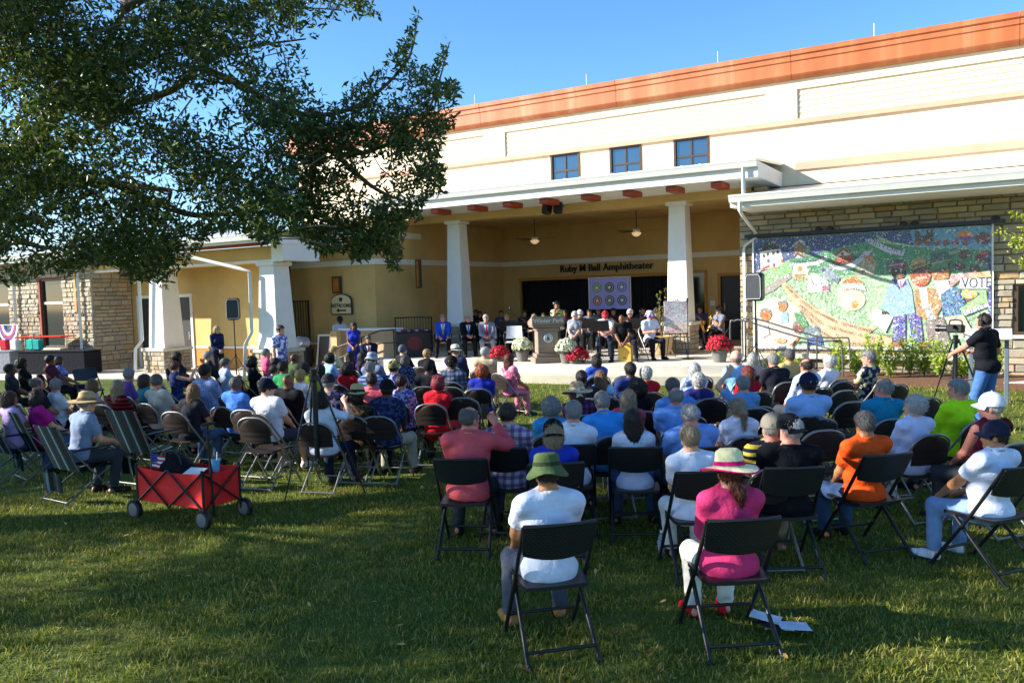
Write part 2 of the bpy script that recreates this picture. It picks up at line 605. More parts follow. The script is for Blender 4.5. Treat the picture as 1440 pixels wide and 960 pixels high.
# back and side walls of the porch
OX0, OX1, OZ = -15.5, -9.35, 2.70
BY = 27.0
part('back_wall', YEL, hall, ((-16.2, BY, 0.4), (OX0, BY + .2, 4.70)), ((OX0, BY, OZ), (OX1, BY + .2, 4.70)), ((OX1, BY, 0.4), (-8.92, BY + .2, 4.70)),
     ((-8.92, BY, 2.74), (-8.27, BY + .2, 4.70)), ((-8.27, BY, .4), (-7.85, BY + .2, 4.70)), ((-7.85, BY, 2.62), (-7.0, BY + .2, 4.70)), ((-7.0, BY, .4), (-5.0, BY + .2, 4.70)))
part('wall_band', WHITE, hall, ((-16.19, BY - .04, 3.18), (-5.3, BY - .003, 3.35)))
part('return_wall', YEL, hall, ((-16.5, 19.42, 0), (-16.2, 27.0, 4.61)))
part('wall_band', WHITE, hall, ((-16.197, 19.40, 3.18), (-16.16, 26.95, 3.35)))
part('side_return_wall', YEL, hall, ((-5.3, 21.66, 0.4), (-5.0, 27.0, 4.61)))
part('void', DARK, hall, ((OX0 - .3, 28.0, .4), (-6.8, 28.1, 3.0)), ((OX0 - .3, 27.25, 2.9), (-6.8, 28, 3.0)))
part('lintel', YEL2, hall, ((OX0 - .0, BY - .05, OZ - .09), (OX1, BY - .002, OZ + .02)))
# black stage curtain in pleats
g = G()
xs = np.linspace(OX0, OX1, 180)
row = [(x, 27.45 + 0.05 * math.sin(x * 17) + 0.03 * math.sin(x * 41 + 1)) for x in xs]
vs = [(x, y, .42) for x, y in row] + [(x, y, OZ + .1) for x, y in row]
g.add(vs, [(i, i + 1, i + 181, i + 180) for i in range(179)])
g.build('stage_curtain', mat('black_drape', (0.012, 0.012, 0.014), 0.9, 0.2, 3.0), hall, smooth=180)
# side window and door on the back wall
def opening(parent, name, x0, x1, z0, z1, y, fr, fm, leaf, leafm, handle=False):
    g = G()
    g.mm((x0 - fr, y - .04, z0), (x0, y - .003, z1 + fr)); g.mm((x1, y - .04, z0), (x1 + fr, y - .003, z1 + fr)); g.mm((x0, y - .04, z1), (x1, y - .003, z1 + fr))
    d = g.build(name, fm, parent)
    part(leaf, leafm, d, ((x0 + .002, y + .05, z0), (x1 - .002, y + .09, z1 - .002)))
    if handle:
        g = G(); g.tube([(x1 - .12 if handle == 1 else x0 + .12, y - .03, z0 + .95), (x1 - .12 if handle == 1 else x0 + .12, y - .03, z0 + 1.2)], .015, 6)
        g.box((x1 - .12 if handle == 1 else x0 + .12, y + .03, z0 + 1.07), (.03, .12, .04))
        g.build('handle', METAL_W, d)
    return d
opening(hall, 'door', -7.78, -7.08, .43, 2.52, BY, .1, YEL2, 'door_leaf', DOORM, 2)
opening(hall, 'window', -8.86, -8.33, .6, 2.66, BY, .09, YEL2, 'pane', GLASS_DK)
part('notice_plate', WHITE, hall, ((-8.14, BY - .02, 1.55), (-7.98, BY - .002, 1.72)))
# restroom wall, left of the porch
part('restroom_wall', YEL, hall, ((-19.75, 19.42, 0), (-16.501, 19.7, 4.1)))
part('wall_band', WHITE, hall, ((-19.75, 19.38, 3.18), (-16.165, 19.418, 3.35)))
part('wainscot', YEL2, hall, ((-19.74, 19.395, 0), (-16.51, 19.419, 0.72)))
part('chair_rail', WHITE, hall, ((-19.74, 19.38, .725), (-16.51, 19.417, .79)))
part('link_roof', WHITE, hall, ((-19.9, 18.7, 4.02), (-16.17, 21.8, 4.2)))
# columns
def column(parent, x, y, z0, zled, ztop, wb, wt, pw, cap=0.1, seed=3):
    c = empty('column', (0, 0, 0)); c.parent = parent
    def ring(w, z): return [(x - w / 2, y - w / 2, z), (x + w / 2, y - w / 2, z), (x + w / 2, y + w / 2, z), (x - w / 2, y + w / 2, z)]
    g = G(); zt = ztop - cap - .002
    g.add(ring(wb, zled) + ring(wt, zt), [(3, 2, 1, 0), (4, 5, 6, 7), (0, 1, 5, 4), (1, 2, 6, 5), (2, 3, 7, 6), (3, 0, 4, 7)])
    o = g.build('shaft', WHITE, c)
    bv = o.modifiers.new('bevel', 'BEVEL'); bv.width = .012; bv.segments = 2
    g = G(); g.rbox((x, y, ztop - cap / 2), (wt + .14, wt + .14, cap), .015); g.build('capital', WHITE, c)
    g = G(); g.rbox((x, y, zled - .05), (pw + .16, pw + .16, .1), .02); g.build('ledge', CONC, c)
    core = part('pedestal', MORTAR, c, ((x - pw / 2, y - pw / 2, z0), (x + pw / 2, y + pw / 2, zled - .102)))
    h = zled - .104 - z0
    # stones on the three faces towards the lawn, children of the column (thing > part > sub-part)
    for k, (o2, u2, n2) in enumerate((((x - pw / 2 - .03, y - pw / 2, z0), (1, 0, 0), (0, -1, 0)), ((x + pw / 2, y - pw / 2 - .0, z0), (0, 1, 0), (1, 0, 0)), ((x - pw / 2, y - pw / 2, z0), (0, 1, 0), (-1, 0, 0)))):
        stones(c, o2, u2, n2, pw + (.06 if k == 0 else 0), h, .14, .34, (.1, .12, .14, .16), depth=.035, seed=seed + k)
    return c
column(hall, -14.5, 21.45, STAGE_Z, 1.27, 4.478, .60, .44, .66, seed=11)
column(hall, -7.28, 21.45, STAGE_Z, 1.27, 4.478, .60, .44, .70, seed=21)
# ceiling fans
def fan(px, py, y):
    p = on_y(px, py, y)
    f = empty('ceiling_fan', (p.x, p.y, p.z)); f.parent = hall
    g = G(); g.tube([(0, 0, .05), (0, 0, 4.62 - p.z)], .015, 6); g.build('rod', BROWN, f)
    g = G(); g.lathe([(.02, -.02), (.11, 0), (.12, .06), (.05, .11)], 16); g.build('motor', METAL_W, f, 40)
    m, nt, b = _new('lit_bowl') if 'lit_bowl' not in MATS else (MATS['lit_bowl'], None, None)
    if nt:
        b.inputs['Base Color'].default_value = (.8, .6, .35, 1); b.inputs['Emission Color'].default_value = (1, .72, .38, 1); b.inputs['Emission Strength'].default_value = .2; MATS['lit_bowl'] = m
    g = G(); g.lathe([(.01, -.15), (.08, -.13), (.14, -.07), (.15, -.025)], 16); g.build('lamp_bowl', MATS['lit_bowl'], f, 40)
    for k in range(5):
        R = Matrix.Rotation(k * 1.2566 + .3, 3, 'Z')
        g = G(); g.add([R @ Vector(v) for v in ((.12, -.03, .03), (.22, -.07, .02), (.66, -.08, .015), (.68, .06, .035), (.22, .05, .04), (.12, .03, .035))], [(0, 1, 2, 3, 4, 5), (5, 4, 3, 2, 1, 0)])
        g.build('blade', BROWN, f)
fan(752, 337, 24.2); fan(895, 326, 24.2)
# pair of flood lamps on the beam
fl = empty('floodlight', (0, 0, 0)); fl.parent = hall
p = on_y(777, 292, 20.6)
for s in (-1, 1):
    g = G(); R = Matrix.Rotation(math.radians(22 * s), 3, 'Z') @ Matrix.Rotation(math.radians(-12), 3, 'X')
    g.rbox((p.x + s * .17, p.y, p.z), (.25, .22, .34), .03, R); g.build('lamp_housing', BLACKM, fl)
g = G(); g.box((p.x, p.y + .3, p.z + .1), (.1, .6, .08)); g.build('bracket', BLACKM, fl)
# lettering on the lintel
pa, pb = on_y(788, 382, BY - .05), on_y(918, 372, BY - .05)
text('lettering', 'Ruby M Ball Amphitheater', .36, mat('black_letter', (.012, .012, .012), .5, .1), hall, ((pa.x + pb.x) / 2, BY - .045, 2.985), (math.pi / 2, 0, 0), .03, bold=.001, sx=.94)
# sconces
def sconce(px0, py0, px1, py1, y, parent):
    a, b = on_y(px0, py0, y), on_y(px1, py1, y)
    s = empty('wall_sconce', ((a.x + b.x) / 2, y, (a.z + b.z) / 2)); s.parent = parent
    w, h = max(.14, abs(b.x - a.x)), abs(b.z - a.z)
    g = G()
    for zz in (-h / 2, h / 2 - .05): g.mm((-w / 2, -.12, zz), (w / 2, .02, zz + .05))
    for xx in (-w / 2, w / 2 - .02): g.mm((xx, -.12, -h / 2 + .05), (xx + .02, .02, h / 2 - .05))
    g.build('sconce_frame', BROWN, s)
    part('lamp_shade', mat('amber_glass', lin('B06A28'), .3, .2, 5.0), s, ((-w / 2 + .02, -.1, -h / 2 + .05), (w / 2 - .02, 0, h / 2 - .05)))
sconce(470, 389, 481, 412, 19.4, hall)
sconce(587, 365, 593, 405, 20.6, hall)
# ------------------------------------------------------------------ arched restroom sign
a, b = on_y(465, 418, 19.33), on_y(495, 442, 19.33)
sg = empty('restroom_sign', ((a.x + b.x) / 2, 19.33, b.z), 0, 'cream arched sign reading RESTROOMS with an arrow on the yellow wall', 'sign')
w = (b.x - a.x) / 2
def arch(w, h, k=10):
    return [(-w, 0), (w, 0), (w, h * .8)] + [(w * math.cos(math.pi * i / k), h * .8 + h * .38 * math.sin(math.pi * i / k)) for i in range(1, k)] + [(-w, h * .8)]
h = a.z - b.z
bm = mat('sign_black', (.015, .015, .015), .5, .1)
g = G(); g.prism(arch(w, h), 0, .04, lambda u, v, d: (u, .04 - d, v)); g.build('sign_border', bm, sg)
g = G(); g.prism(arch(w - .035, h - .05), 0, .012, lambda u, v, d: (u, -.001 - d, v + .03)); g.build('sign_face', mat('sign_cream', lin('D9C79A'), .6, .05), sg)
text('lettering', 'RESTROOMS', .165, bm, sg, (0, -.016, h * .5), (math.pi / 2, 0, 0), .004, bold=.004, sx=.86)
g = G(); g.prism([(-.2, .0), (-.09, .07), (-.09, .025), (.2, .025), (.2, -.025), (-.09, -.025), (-.09, -.07)], 0, .008, lambda u, v, d: (u, -.013 - d, v + .13)); g.build('arrow', bm, sg)
g = G(); g.lathe([(.001, 0), (.07, 0), (.07, .006)], 14, (0, 0, 0), R=Matrix.Rotation(math.pi / 2, 3, 'X')); g.build('crest', bm, sg, loc=(0, -.014, h * .86))

# ------------------------------------------------------------------ right stone wing with the mural wall
wing = empty('stone_wing', (0, 0, 0), 0, 'low grey stone wing with white gutter behind the mosaic mural', 'building')
WY = 21.2
ww0, ww1, wz0, wz1 = 0.42, 2.4, .92, 2.08
wl = part('wall', MORTAR, wing, ((-5.57, WY, -.1), (ww0, WY + .3, 4.0)), ((ww1, WY, -.1), (12, WY + .3, 4.0)), ((ww0, WY, -.1), (ww1, WY + .3, wz0)), ((ww0, WY, wz1), (ww1, WY + .3, 4.0)))
stones(wl, (-5.6, WY, -.08), (1, 0, 0), (0, -1, 0), 17.6, 4.1, .24, .62, (.12, .15, .17, .2), [(.55, 5.4, .68, 3.3), (5.99, 8.0, 1.0, 2.16)], seed=5)
part('mural_ledge', CONC, wing, ((-5.3, WY - .16, .34), (-.0, WY - .055, .46)))
w = part('window', BROWN, wing, ((ww0, WY - .02, wz0), (ww0 + .07, WY + .12, wz1)), ((ww1 - .07, WY - .02, wz0), (ww1, WY + .12, wz1)), ((ww0 + .07, WY - .02, wz0), (ww1 - .07, WY + .12, wz0 + .07)), ((ww0 + .07, WY - .02, wz1 - .07), (ww1 - .07, WY + .12, wz1)))
part('pane', GLASS_DK, w, ((ww0 + .07, WY + .05, wz0 + .07), (ww1 - .07, WY + .06, wz1 - .07)))
part('sill', CONC, w, ((ww0 - .08, WY - .1, wz0 - .08), (ww1 + .08, WY - .002, wz0 - .003)))
g = G(); g.prism([(19.25, 4.21), (HY - .08, 4.62), (HY - .08, 4.66), (19.25, 4.26)], -5.3, 13, lambda u, v, w: (w, u, v)); g.build('wing_roof', ROOFM, wing)
gutter(wing, -5.3, 13, 19.245, 4.29)
part('fascia_board', WHITE, wing, ((-5.3, 19.25, 4.03), (13, 19.29, 4.205)), ((-5.3, 19.292, 4.03), (-5.26, 21.6, 4.205)))
part('soffit', WHITE, wing, ((-5.298, 19.252, 4.012), (13, WY + .29, 4.028)))
def pipe(parent, pts, r=.045, m=METAL_W):
    g = G(); g.tube(pts, r, 4, caps=True)
    o = g.build('downspout', m, parent)
    return o
pipe(hall, [(-4.96, 19.16, 4.92), (-4.96, 19.16, 4.3)])
pipe(wing, [(-5.05, 19.16, 4.13), (-5.05, 19.16, 3.92), (-5.05, 19.4, 3.82), (-5.15, 21.0, 3.5), (-5.15, 21.08, 3.4), (-5.45, 21.08, 3.2), (-5.47, 21.08, 3.1), (-5.47, 21.08, .44)])

# ------------------------------------------------------------------ left stone wing and side porch
lw = empty('side_wing', (0, 0, 0), 0, 'tan stone wing with tall windows and a yellow side porch under the oak', 'building')
LY = 16.4
LX0, LX1 = -37.0, -25.75
lwins = [(-28.68, -27.38, .77, 3.15), (-32.0, -30.72, .77, 3.15), (-35.4, -34.1, .77, 3.15)]
bx = []
xs = [LX0] + [x for w in sorted(lwins) for x in w[:2]] + [LX1]
for i in range(0, len(xs), 2): bx.append(((xs[i], LY, 0), (xs[i + 1], LY + .3, 3.8)))
bx += [((w[0], LY, 0), (w[1], LY + .3, w[2])) for w in lwins] + [((w[0], LY, w[3]), (w[1], LY + .3, 3.8)) for w in lwins]
bx.append(((LX1 - .3, LY + .302, 0), (LX1, 17.85, 3.8)))
wl = part('wall', MORTAR, lw, *bx)
stones(wl, (LX0, LY, 0), (1, 0, 0), (0, -1, 0), LX1 - LX0 + .03, 3.8, .14, .38, (.1, .12, .14, .17), [(w[0] - LX0 - .12, w[1] - LX0 + .02, w[2] - .05, w[3] + .1) for w in lwins], seed=8, limit=290, depth=.07)
rw = part('return_wall', MORTAR, lw, ((LX1 - .002, LY + .002, 0), (LX1 + .012, 17.8, 3.4)))
stones(rw, (LX1 + .01, LY - .02, 0), (0, 1, 0), (1, 0, 0), 1.42, 3.4, .22, .5, (.12, .14, .17, .2), seed=9)
for w in lwins:
    a, b, z0, z1 = w
    wn_ = part('window', BROWN, lw, ((a, LY - .01, z0), (a + .07, LY + .14, z1)), ((b - .07, LY - .01, z0), (b, LY + .14, z1)), ((a + .07, LY - .01, z0), (b - .07, LY + .14, z0 + .07)), ((a + .07, LY - .01, z1 - .07), (b - .07, LY + .14, z1)))
    part('transom', METAL_W, wn_, ((a + .07, LY + .02, 2.28), (b - .07, LY + .1, 2.36)))
    part('pane', GLASS_DK, wn_, ((a + .07, LY + .05, z0 + .07), (b - .07, LY + .06, 2.278)))
    part('pane', GLASS_DK, wn_, ((a + .07, LY + .05, 2.362), (b - .07, LY + .06, z1 - .07)))
    part('sill', CONC, wn_, ((a - .05, LY - .12, z0 - .1), (b + .05, LY - .012, z0 - .003)))
    part('brick_jamb', BRICKJ, lw, ((a - .12, LY - .06, z0), (a - .003, LY - .002, z1 + .1)), ((a, LY - .06, z1 + .003), (b, LY - .002, z1 + .1)))
for x, x2 in ((-30.1, -30.1), (-26.25, -26.25)):
    pipe(lw, [(x, LY - .16, 3.7), (x, LY - .16, .05)], .055)
    part('pipe_strap', METAL_W, lw, *[((x - .08, LY - .12, z), (x + .08, LY - .09, z + .04)) for z in (.8, 1.9, 3.0)])
part('wood_post', mat('orange_wood', lin('C98A3A'), .6, .15, 4.0), lw, ((-26.6, LY - .1, 2.0), (-26.5, LY - .07, 3.4)))
part('porch_wall', YEL, lw, ((LX1, 17.85, 0), (-25.47, 18.05, 3.4)), ((-25.47, 17.85, 2.46), (-22.6, 18.05, 3.4)), ((-22.6, 17.85, 0), (-18.55, 18.05, 3.4)))
part('wainscot', YEL2, lw, ((-22.5, 17.83, .03), (-18.56, 17.848, .7)))
part('chair_rail', WHITE, lw, ((-22.5, 17.81, .703), (-18.56, 17.847, .77)))
d = opening(lw, 'door', -25.37, -22.7, .03, 2.38, 17.85, .1, WHITE, 'door_leaf', DOORM, 1)
part('beam', YEL, lw, ((LX1, 16.5, 3.26), (-17.02, 17.0, 3.72)))
part('beam_trim', WHITE, lw, ((LX1, 16.47, 3.26), (-17.02, 16.498, 3.33)))
part('beam', WHITE, lw, ((-17.42, 16.46, 3.28), (-16.98, 17.9, 3.9)))
part('red_board', CORB, lw, ((LX1 + .1, 16.3, 3.725), (-17.5, 16.42, 3.84)))
part('ceiling', YEL, lw, ((LX1, 17.0, 3.42), (-17.44, 17.86, 3.46)))
g = G(); g.prism([(15.6, 3.92), (20.5, 4.75), (24, 4.75), (24, 4.61), (20.5, 4.61), (15.6, 3.98)], -38, -16.95, lambda u, v, w: (w, u, v)); g.build('side_roof', ROOFM, lw)
gutter(lw, -38, -16.95, 15.595, 3.99)
part('fascia_board', WHITE, lw, ((-38, 15.6, 3.75), (-16.95, 15.64, 3.918)), ((-17.0, 15.642, 3.75), (-16.95, 19.0, 3.918)))
part('soffit', WHITE, lw, ((-38, 15.642, 3.85), (-17.002, 16.46, 3.87)))
for cx, sd in ((-22.6, 31), (-17.7, 41)):
    column(lw, cx, 16.8, .03, .80, 3.258, .76, .58, .95, seed=sd)
# downspouts of the side porch
pipe(lw, [(-20.3, 15.52, 3.86), (-20.3, 15.6, 3.6), (-18.4, 16.2, 3.1), (-18.15, 16.3, 3.02), (-18.12, 16.25, 1.3), (-18.35, 16.2, .95), (-18.35, 16.1, .05)], .06)
pipe(lw, [(-23.05, 15.5, 3.86), (-23.05, 16.25, 3.2), (-23.05, 16.25, 1.05), (-23.2, 16.1, .8), (-23.2, 16.05, .05)], .06)
# dark gates between the side porch and the restroom wall
def gate(px0, px1, py, y, zt, label):
    a, b = on_y(px0, py, y), on_y(px1, py, y)
    t = empty('metal_gate', (a.x, y, 0), 0, label, 'gate')
    w = b.x - a.x
    g = G()
    for x in (0, w): g.box((x, 0, zt / 2), (.05, .05, zt))
    for z in (.15, zt - .03): g.box((w / 2, 0, z), (w - .05, .04, .04))
    g.build('gate_frame', BLACKM, t)
    k = max(4, int(w / .11))
    for i in range(1, k):
        g = G(); g.box((w * i / k, 0, zt / 2 + .05), (.018, .018, zt - .2)); g.build('bar', BLACKM, t)
gate(388, 408, 400, 18.3, 3.2, 'tall black barred gate closing the dark passage behind the corner column')
gate(411, 433, 420, 19.2, 2.15, 'shorter black barred gate left of the restrooms sign')
part('passage_dark', DARK, lw, ((-19.76, 20.5, 0), (-18.0, 20.6, 4.0)))  # near-black sheet: darkness of the open passage put into its colour
# ------------------------------------------------------------------ bodies: blended volumes turned into one continuous surface
class Field:
    def __init__(s, lo, hi, vox):
        s.lo = np.array(lo, np.float32); s.v = vox
        s.n = np.ceil((np.array(hi) - s.lo) / vox).astype(int) + 1
        s.D = np.full(tuple(s.n), 1.0, np.float32)
        s.ax = [s.lo[i] + vox * np.arange(s.n[i], dtype=np.float32) for i in range(3)]
    def sub(s, lo, hi):
        a = np.clip(np.floor((np.array(lo) - s.lo) / s.v).astype(int), 0, s.n)
        b = np.clip(np.ceil((np.array(hi) - s.lo) / s.v).astype(int) + 1, 0, s.n)
        sl = tuple(slice(a[i], b[i]) for i in range(3))
        return sl, np.ix_(s.ax[0][sl[0]], s.ax[1][sl[1]], s.ax[2][sl[2]])
    def blend(s, sl, d, k):
        D = s.D[sl]
        if D.size == 0: return
        if k <= 0:
            np.minimum(D, d, out=D); return
        h = np.clip(0.5 + 0.5 * (D - d) / k, 0, 1)
        s.D[sl] = D + (d - D) * h - k * h * (1 - h)
    def cone(s, a, b, ra, rb, k=0.02, cuts=()):
        a = np.array(a, np.float32); b = np.array(b, np.float32)
        m = max(ra, rb) + k + 3 * s.v
        sl, (X, Y, Z) = s.sub(np.minimum(a, b) - m, np.maximum(a, b) + m)
        ba = b - a; L = float(ba @ ba) + 1e-9
        x, y, z = X - a[0], Y - a[1], Z - a[2]
        t = np.clip((x * ba[0] + y * ba[1] + z * ba[2]) / L, 0, 1)
        d = np.sqrt((x - t * ba[0]) ** 2 + (y - t * ba[1]) ** 2 + (z - t * ba[2]) ** 2) - (ra + (rb - ra) * t)
        for p, n in cuts:
            d = np.maximum(d, (X - p[0]) * n[0] + (Y - p[1]) * n[1] + (Z - p[2]) * n[2])
        s.blend(sl, d, k)
    def ell(s, c, r, k=0.02, R=None, cuts=(), carve=False):
        c = np.array(c, np.float32); r = np.array(r, np.float32)
        m = float(r.max()) + k + 3 * s.v if R is not None else r + k + 3 * s.v
        sl, (X, Y, Z) = s.sub(c - m, c + m)
        x, y, z = X - c[0], Y - c[1], Z - c[2]
        if R is not None:
            x, y, z = (R[0][0] * x + R[1][0] * y + R[2][0] * z, R[0][1] * x + R[1][1] * y + R[2][1] * z, R[0][2] * x + R[1][2] * y + R[2][2] * z)
        k0 = np.sqrt((x / r[0]) ** 2 + (y / r[1]) ** 2 + (z / r[2]) ** 2)
        k1 = np.sqrt((x / r[0] ** 2) ** 2 + (y / r[1] ** 2) ** 2 + (z / r[2] ** 2) ** 2) + 1e-6
        d = k0 * (k0 - 1) / k1
        for p, n in cuts:
            d = np.maximum(d, (X - p[0]) * n[0] + (Y - p[1]) * n[1] + (Z - p[2]) * n[2])
        if carve:
            D = s.D[sl]; s.D[sl] = np.maximum(D, -d)
        else:
            s.blend(sl, d, k)
    def wrinkle(s, amp, fx, fy, fz, ph=0.0):
        X, Y, Z = np.ix_(*s.ax)
        s.D += amp * (np.sin(X * fx + 2.1 * np.sin(Z * fz * .7 + ph) + ph) * np.sin(Z * fz + 1.7 * np.sin(Y * fy + ph) + 1.3 * np.sin(X * 9))).astype(np.float32)
    def mesh(s, name):
        D = s.D; D[0] = D[-1] = 1; D[:, 0] = D[:, -1] = 1; D[:, :, 0] = D[:, :, -1] = 1
        ins = D < 0
        nx, ny, nz = D.shape
        cs = np.zeros((nx - 1, ny - 1, nz - 1), np.int8)
        for i in (0, 1):
            for j in (0, 1):
                for k in (0, 1):
                    cs += ins[i:nx - 1 + i, j:ny - 1 + j, k:nz - 1 + k]
        act = (cs > 0) & (cs < 8)
        I, J, K = np.nonzero(act)
        idx = np.full(act.shape, -1, np.int32); idx[I, J, K] = np.arange(len(I))
        acc = np.zeros((len(I), 3), np.float32); cnt = np.zeros(len(I), np.float32)
        for ax in range(3):
            o1, o2 = [(1, 2), (0, 2), (0, 1)][ax]
            for a in (0, 1):
                for b in (0, 1):
                    off = [0, 0, 0]; off[o1] = a; off[o2] = b
                    off2 = list(off); off2[ax] = 1
                    d0 = D[I + off[0], J + off[1], K + off[2]]; d1 = D[I + off2[0], J + off2[1], K + off2[2]]
                    c = (d0 < 0) != (d1 < 0)
                    t = np.where(c, d0 / (d0 - d1 + 1e-12), 0)
                    p = np.zeros((len(I), 3), np.float32); p[:, o1] = a; p[:, o2] = b; p[:, ax] = t
                    acc += np.where(c[:, None], p, 0); cnt += c
        V = (np.stack([I, J, K], 1) + acc / cnt[:, None]) * s.v + s.lo
        quads = []
        for ax in range(3):
            o1, o2 = [(1, 2), (2, 0), (0, 1)][ax]
            A = np.take(ins, range(D.shape[ax] - 1), axis=ax); B = np.take(ins, range(1, D.shape[ax]), axis=ax)
            P = np.argwhere(A != B)
            fl = A[tuple(P.T)]
            def cell(d1, d2):
                q = P.copy(); q[:, o1] -= d1; q[:, o2] -= d2
                return idx[q[:, 0], q[:, 1], q[:, 2]]
            ok = (P[:, o1] > 0) & (P[:, o2] > 0)
            P = P[ok]; fl = fl[ok]
            Q = np.stack([cell(1, 1), cell(0, 1), cell(0, 0), cell(1, 0)], 1)
            Q[~fl] = Q[~fl][:, ::-1]
            quads.append(Q)
        Q = np.concatenate(quads)
        Q = Q[(Q >= 0).all(1)]
        me = bpy.data.meshes.new(name)
        me.vertices.add(len(V)); me.vertices.foreach_set('co', V.astype(np.float32).ravel())
        me.loops.add(Q.size); me.loops.foreach_set('vertex_index', Q.astype(np.int32).ravel())
        me.polygons.add(len(Q)); me.polygons.foreach_set('loop_start', np.arange(0, Q.size, 4, dtype=np.int32))
        me.polygons.foreach_set('use_smooth', np.ones(len(Q), bool))
        me.update(calc_edges=True)
        me['centres'] = 0
        s.V, s.Q = V, Q
        return me

def nrm(v):
    v = np.array(v, float); return v / (np.linalg.norm(v) + 1e-9)
def ik(a, t, l1, l2, hint):
    a, t = np.array(a, float), np.array(t, float)
    d = t - a; L = np.linalg.norm(d)
    if L > (l1 + l2) * .995:
        t = a + d / L * (l1 + l2) * .995; d = t - a; L = np.linalg.norm(d)
    x = (l1 * l1 - l2 * l2 + L * L) / (2 * L)
    h = math.sqrt(max(l1 * l1 - x * x, 0))
    u = d / L; w = np.array(hint, float); w = nrm(w - u * (w @ u))
    return a + u * x + w * h, t

VOX = 0.0118
FINE = [True]
POSES = {
    # pelvis z, lean forward (deg), hands L/R, elbow hints, feet L/R, knee hint, spread
    'lap':    dict(pz=.545, lean=-6, hl=(-.07, .30, .63), hr=(.07, .31, .64), fl=(-.12, .43), fr=(.12, .45)),
    'apart':  dict(pz=.545, lean=-3, hl=(-.16, .36, .63), hr=(.10, .33, .64), fl=(-.20, .40), fr=(.19, .45)),
    'forward': dict(pz=.545, lean=14, hl=(-.08, .42, .66), hr=(.06, .42, .67), fl=(-.16, .30), fr=(.15, .34)),
    'folded': dict(pz=.545, lean=-5, hl=(.10, .20, .83), hr=(-.10, .22, .86), fl=(-.11, .45), fr=(.10, .40)),
    'phone':  dict(pz=.545, lean=-2, hl=(-.08, .32, .63), hr=(.19, .33, 1.10), fl=(-.17, .42), fr=(.17, .44)),
    'raise':  dict(pz=.545, lean=-2, hl=(-.15, .13, 1.36), hr=(.08, .30, .64), fl=(-.12, .43), fr=(.12, .43)),
    'side':   dict(pz=.545, lean=-4, hl=(-.12, .33, .64), hr=(.10, .30, .64), fl=(-.30, .40), fr=(-.02, .44)),
    'drum':   dict(pz=.555, lean=26, hl=(-.06, .40, .52), hr=(.07, .40, .52), fl=(-.33, .30), fr=(.33, .34)),
    'horn':   dict(pz=.545, lean=2, hl=(-.03, .27, .92), hr=(.06, .30, .72), fl=(-.15, .40), fr=(.15, .38)),
    'sheet':  dict(pz=.545, lean=4, hl=(-.12, .36, .78), hr=(.12, .36, .78), fl=(-.15, .40), fr=(.15, .38)),
    'stand':  dict(pz=.93, lean=1, hl=(-.27, .02, .80), hr=(.27, .05, .80), fl=(-.10, .02), fr=(.11, .00), up=1),
    'clasp':  dict(pz=.93, lean=1, hl=(-.03, .22, .97), hr=(.05, .24, .98), fl=(-.09, .02), fr=(.10, .00), up=1),
    'mic':    dict(pz=.93, lean=3, hl=(.22, .26, 1.00), hr=(.05, .17, 1.38), fl=(-.10, .02), fr=(.11, .00), up=1),
    'camera': dict(pz=.93, lean=4, hl=(-.05, .48, 1.10), hr=(.22, .26, 1.12), fl=(-.13, .02), fr=(.13, -.06), up=1),
}
BODY_CACHE, SHOE_AT = {}, {}
def rotz(a):
    c, s = math.cos(a), math.sin(a); return np.array([[c, -s, 0], [s, c, 0], [0, 0, 1]])
def skeleton(pose, sex, girth):
    P = POSES[pose]; up = P.get('up')
    g = 1 + .32 * girth
    J = {'g': g, 'up': up}
    pel = np.array([0, 0, P['pz']]); J['pel'] = pel
    a = math.radians(P['lean']); U = np.array([0, math.sin(a), math.cos(a)]); J['U'] = U
    J['fw'] = np.array([0, math.cos(a), -math.sin(a)])
    sw = (.185 if sex == 'm' else .160) * (1 + .10 * girth)
    J['N'] = pel + U * .505
    for sd, n in ((-1, 'l'), (1, 'r')):
        S = pel + U * .455 + np.array([sd * sw, 0, 0]) + J['fw'] * -.01
        H = np.array(P['h' + n])
        hint = (sd * .55, -.6, -.75) if pose not in ('raise', 'folded') else (sd * 1, -.1, -.6)
        E, H = ik(S, H, .285, .255, hint)
        J['S' + n], J['E' + n], J['W' + n] = S, E, H
        hip = pel + np.array([sd * .09, .0, -.02]); f = P['f' + n]
        A = np.array([f[0], f[1], .085])
        K, A = ik(hip, A, .43 if not up else .43, .42, (sd * (.15 if abs(f[0]) < .28 else .5), 1, .9 if not up else 0))
        if pose == 'side': K, A = ik(hip, A, .43, .42, (-.35, 1, .9))
        J['H' + n], J['K' + n], J['A' + n] = hip, K, A
    J['Hc'] = J['N'] + nrm(U * .75 + np.array([0, 0, .25])) * .135 + np.array([0, .022, 0])
    return J
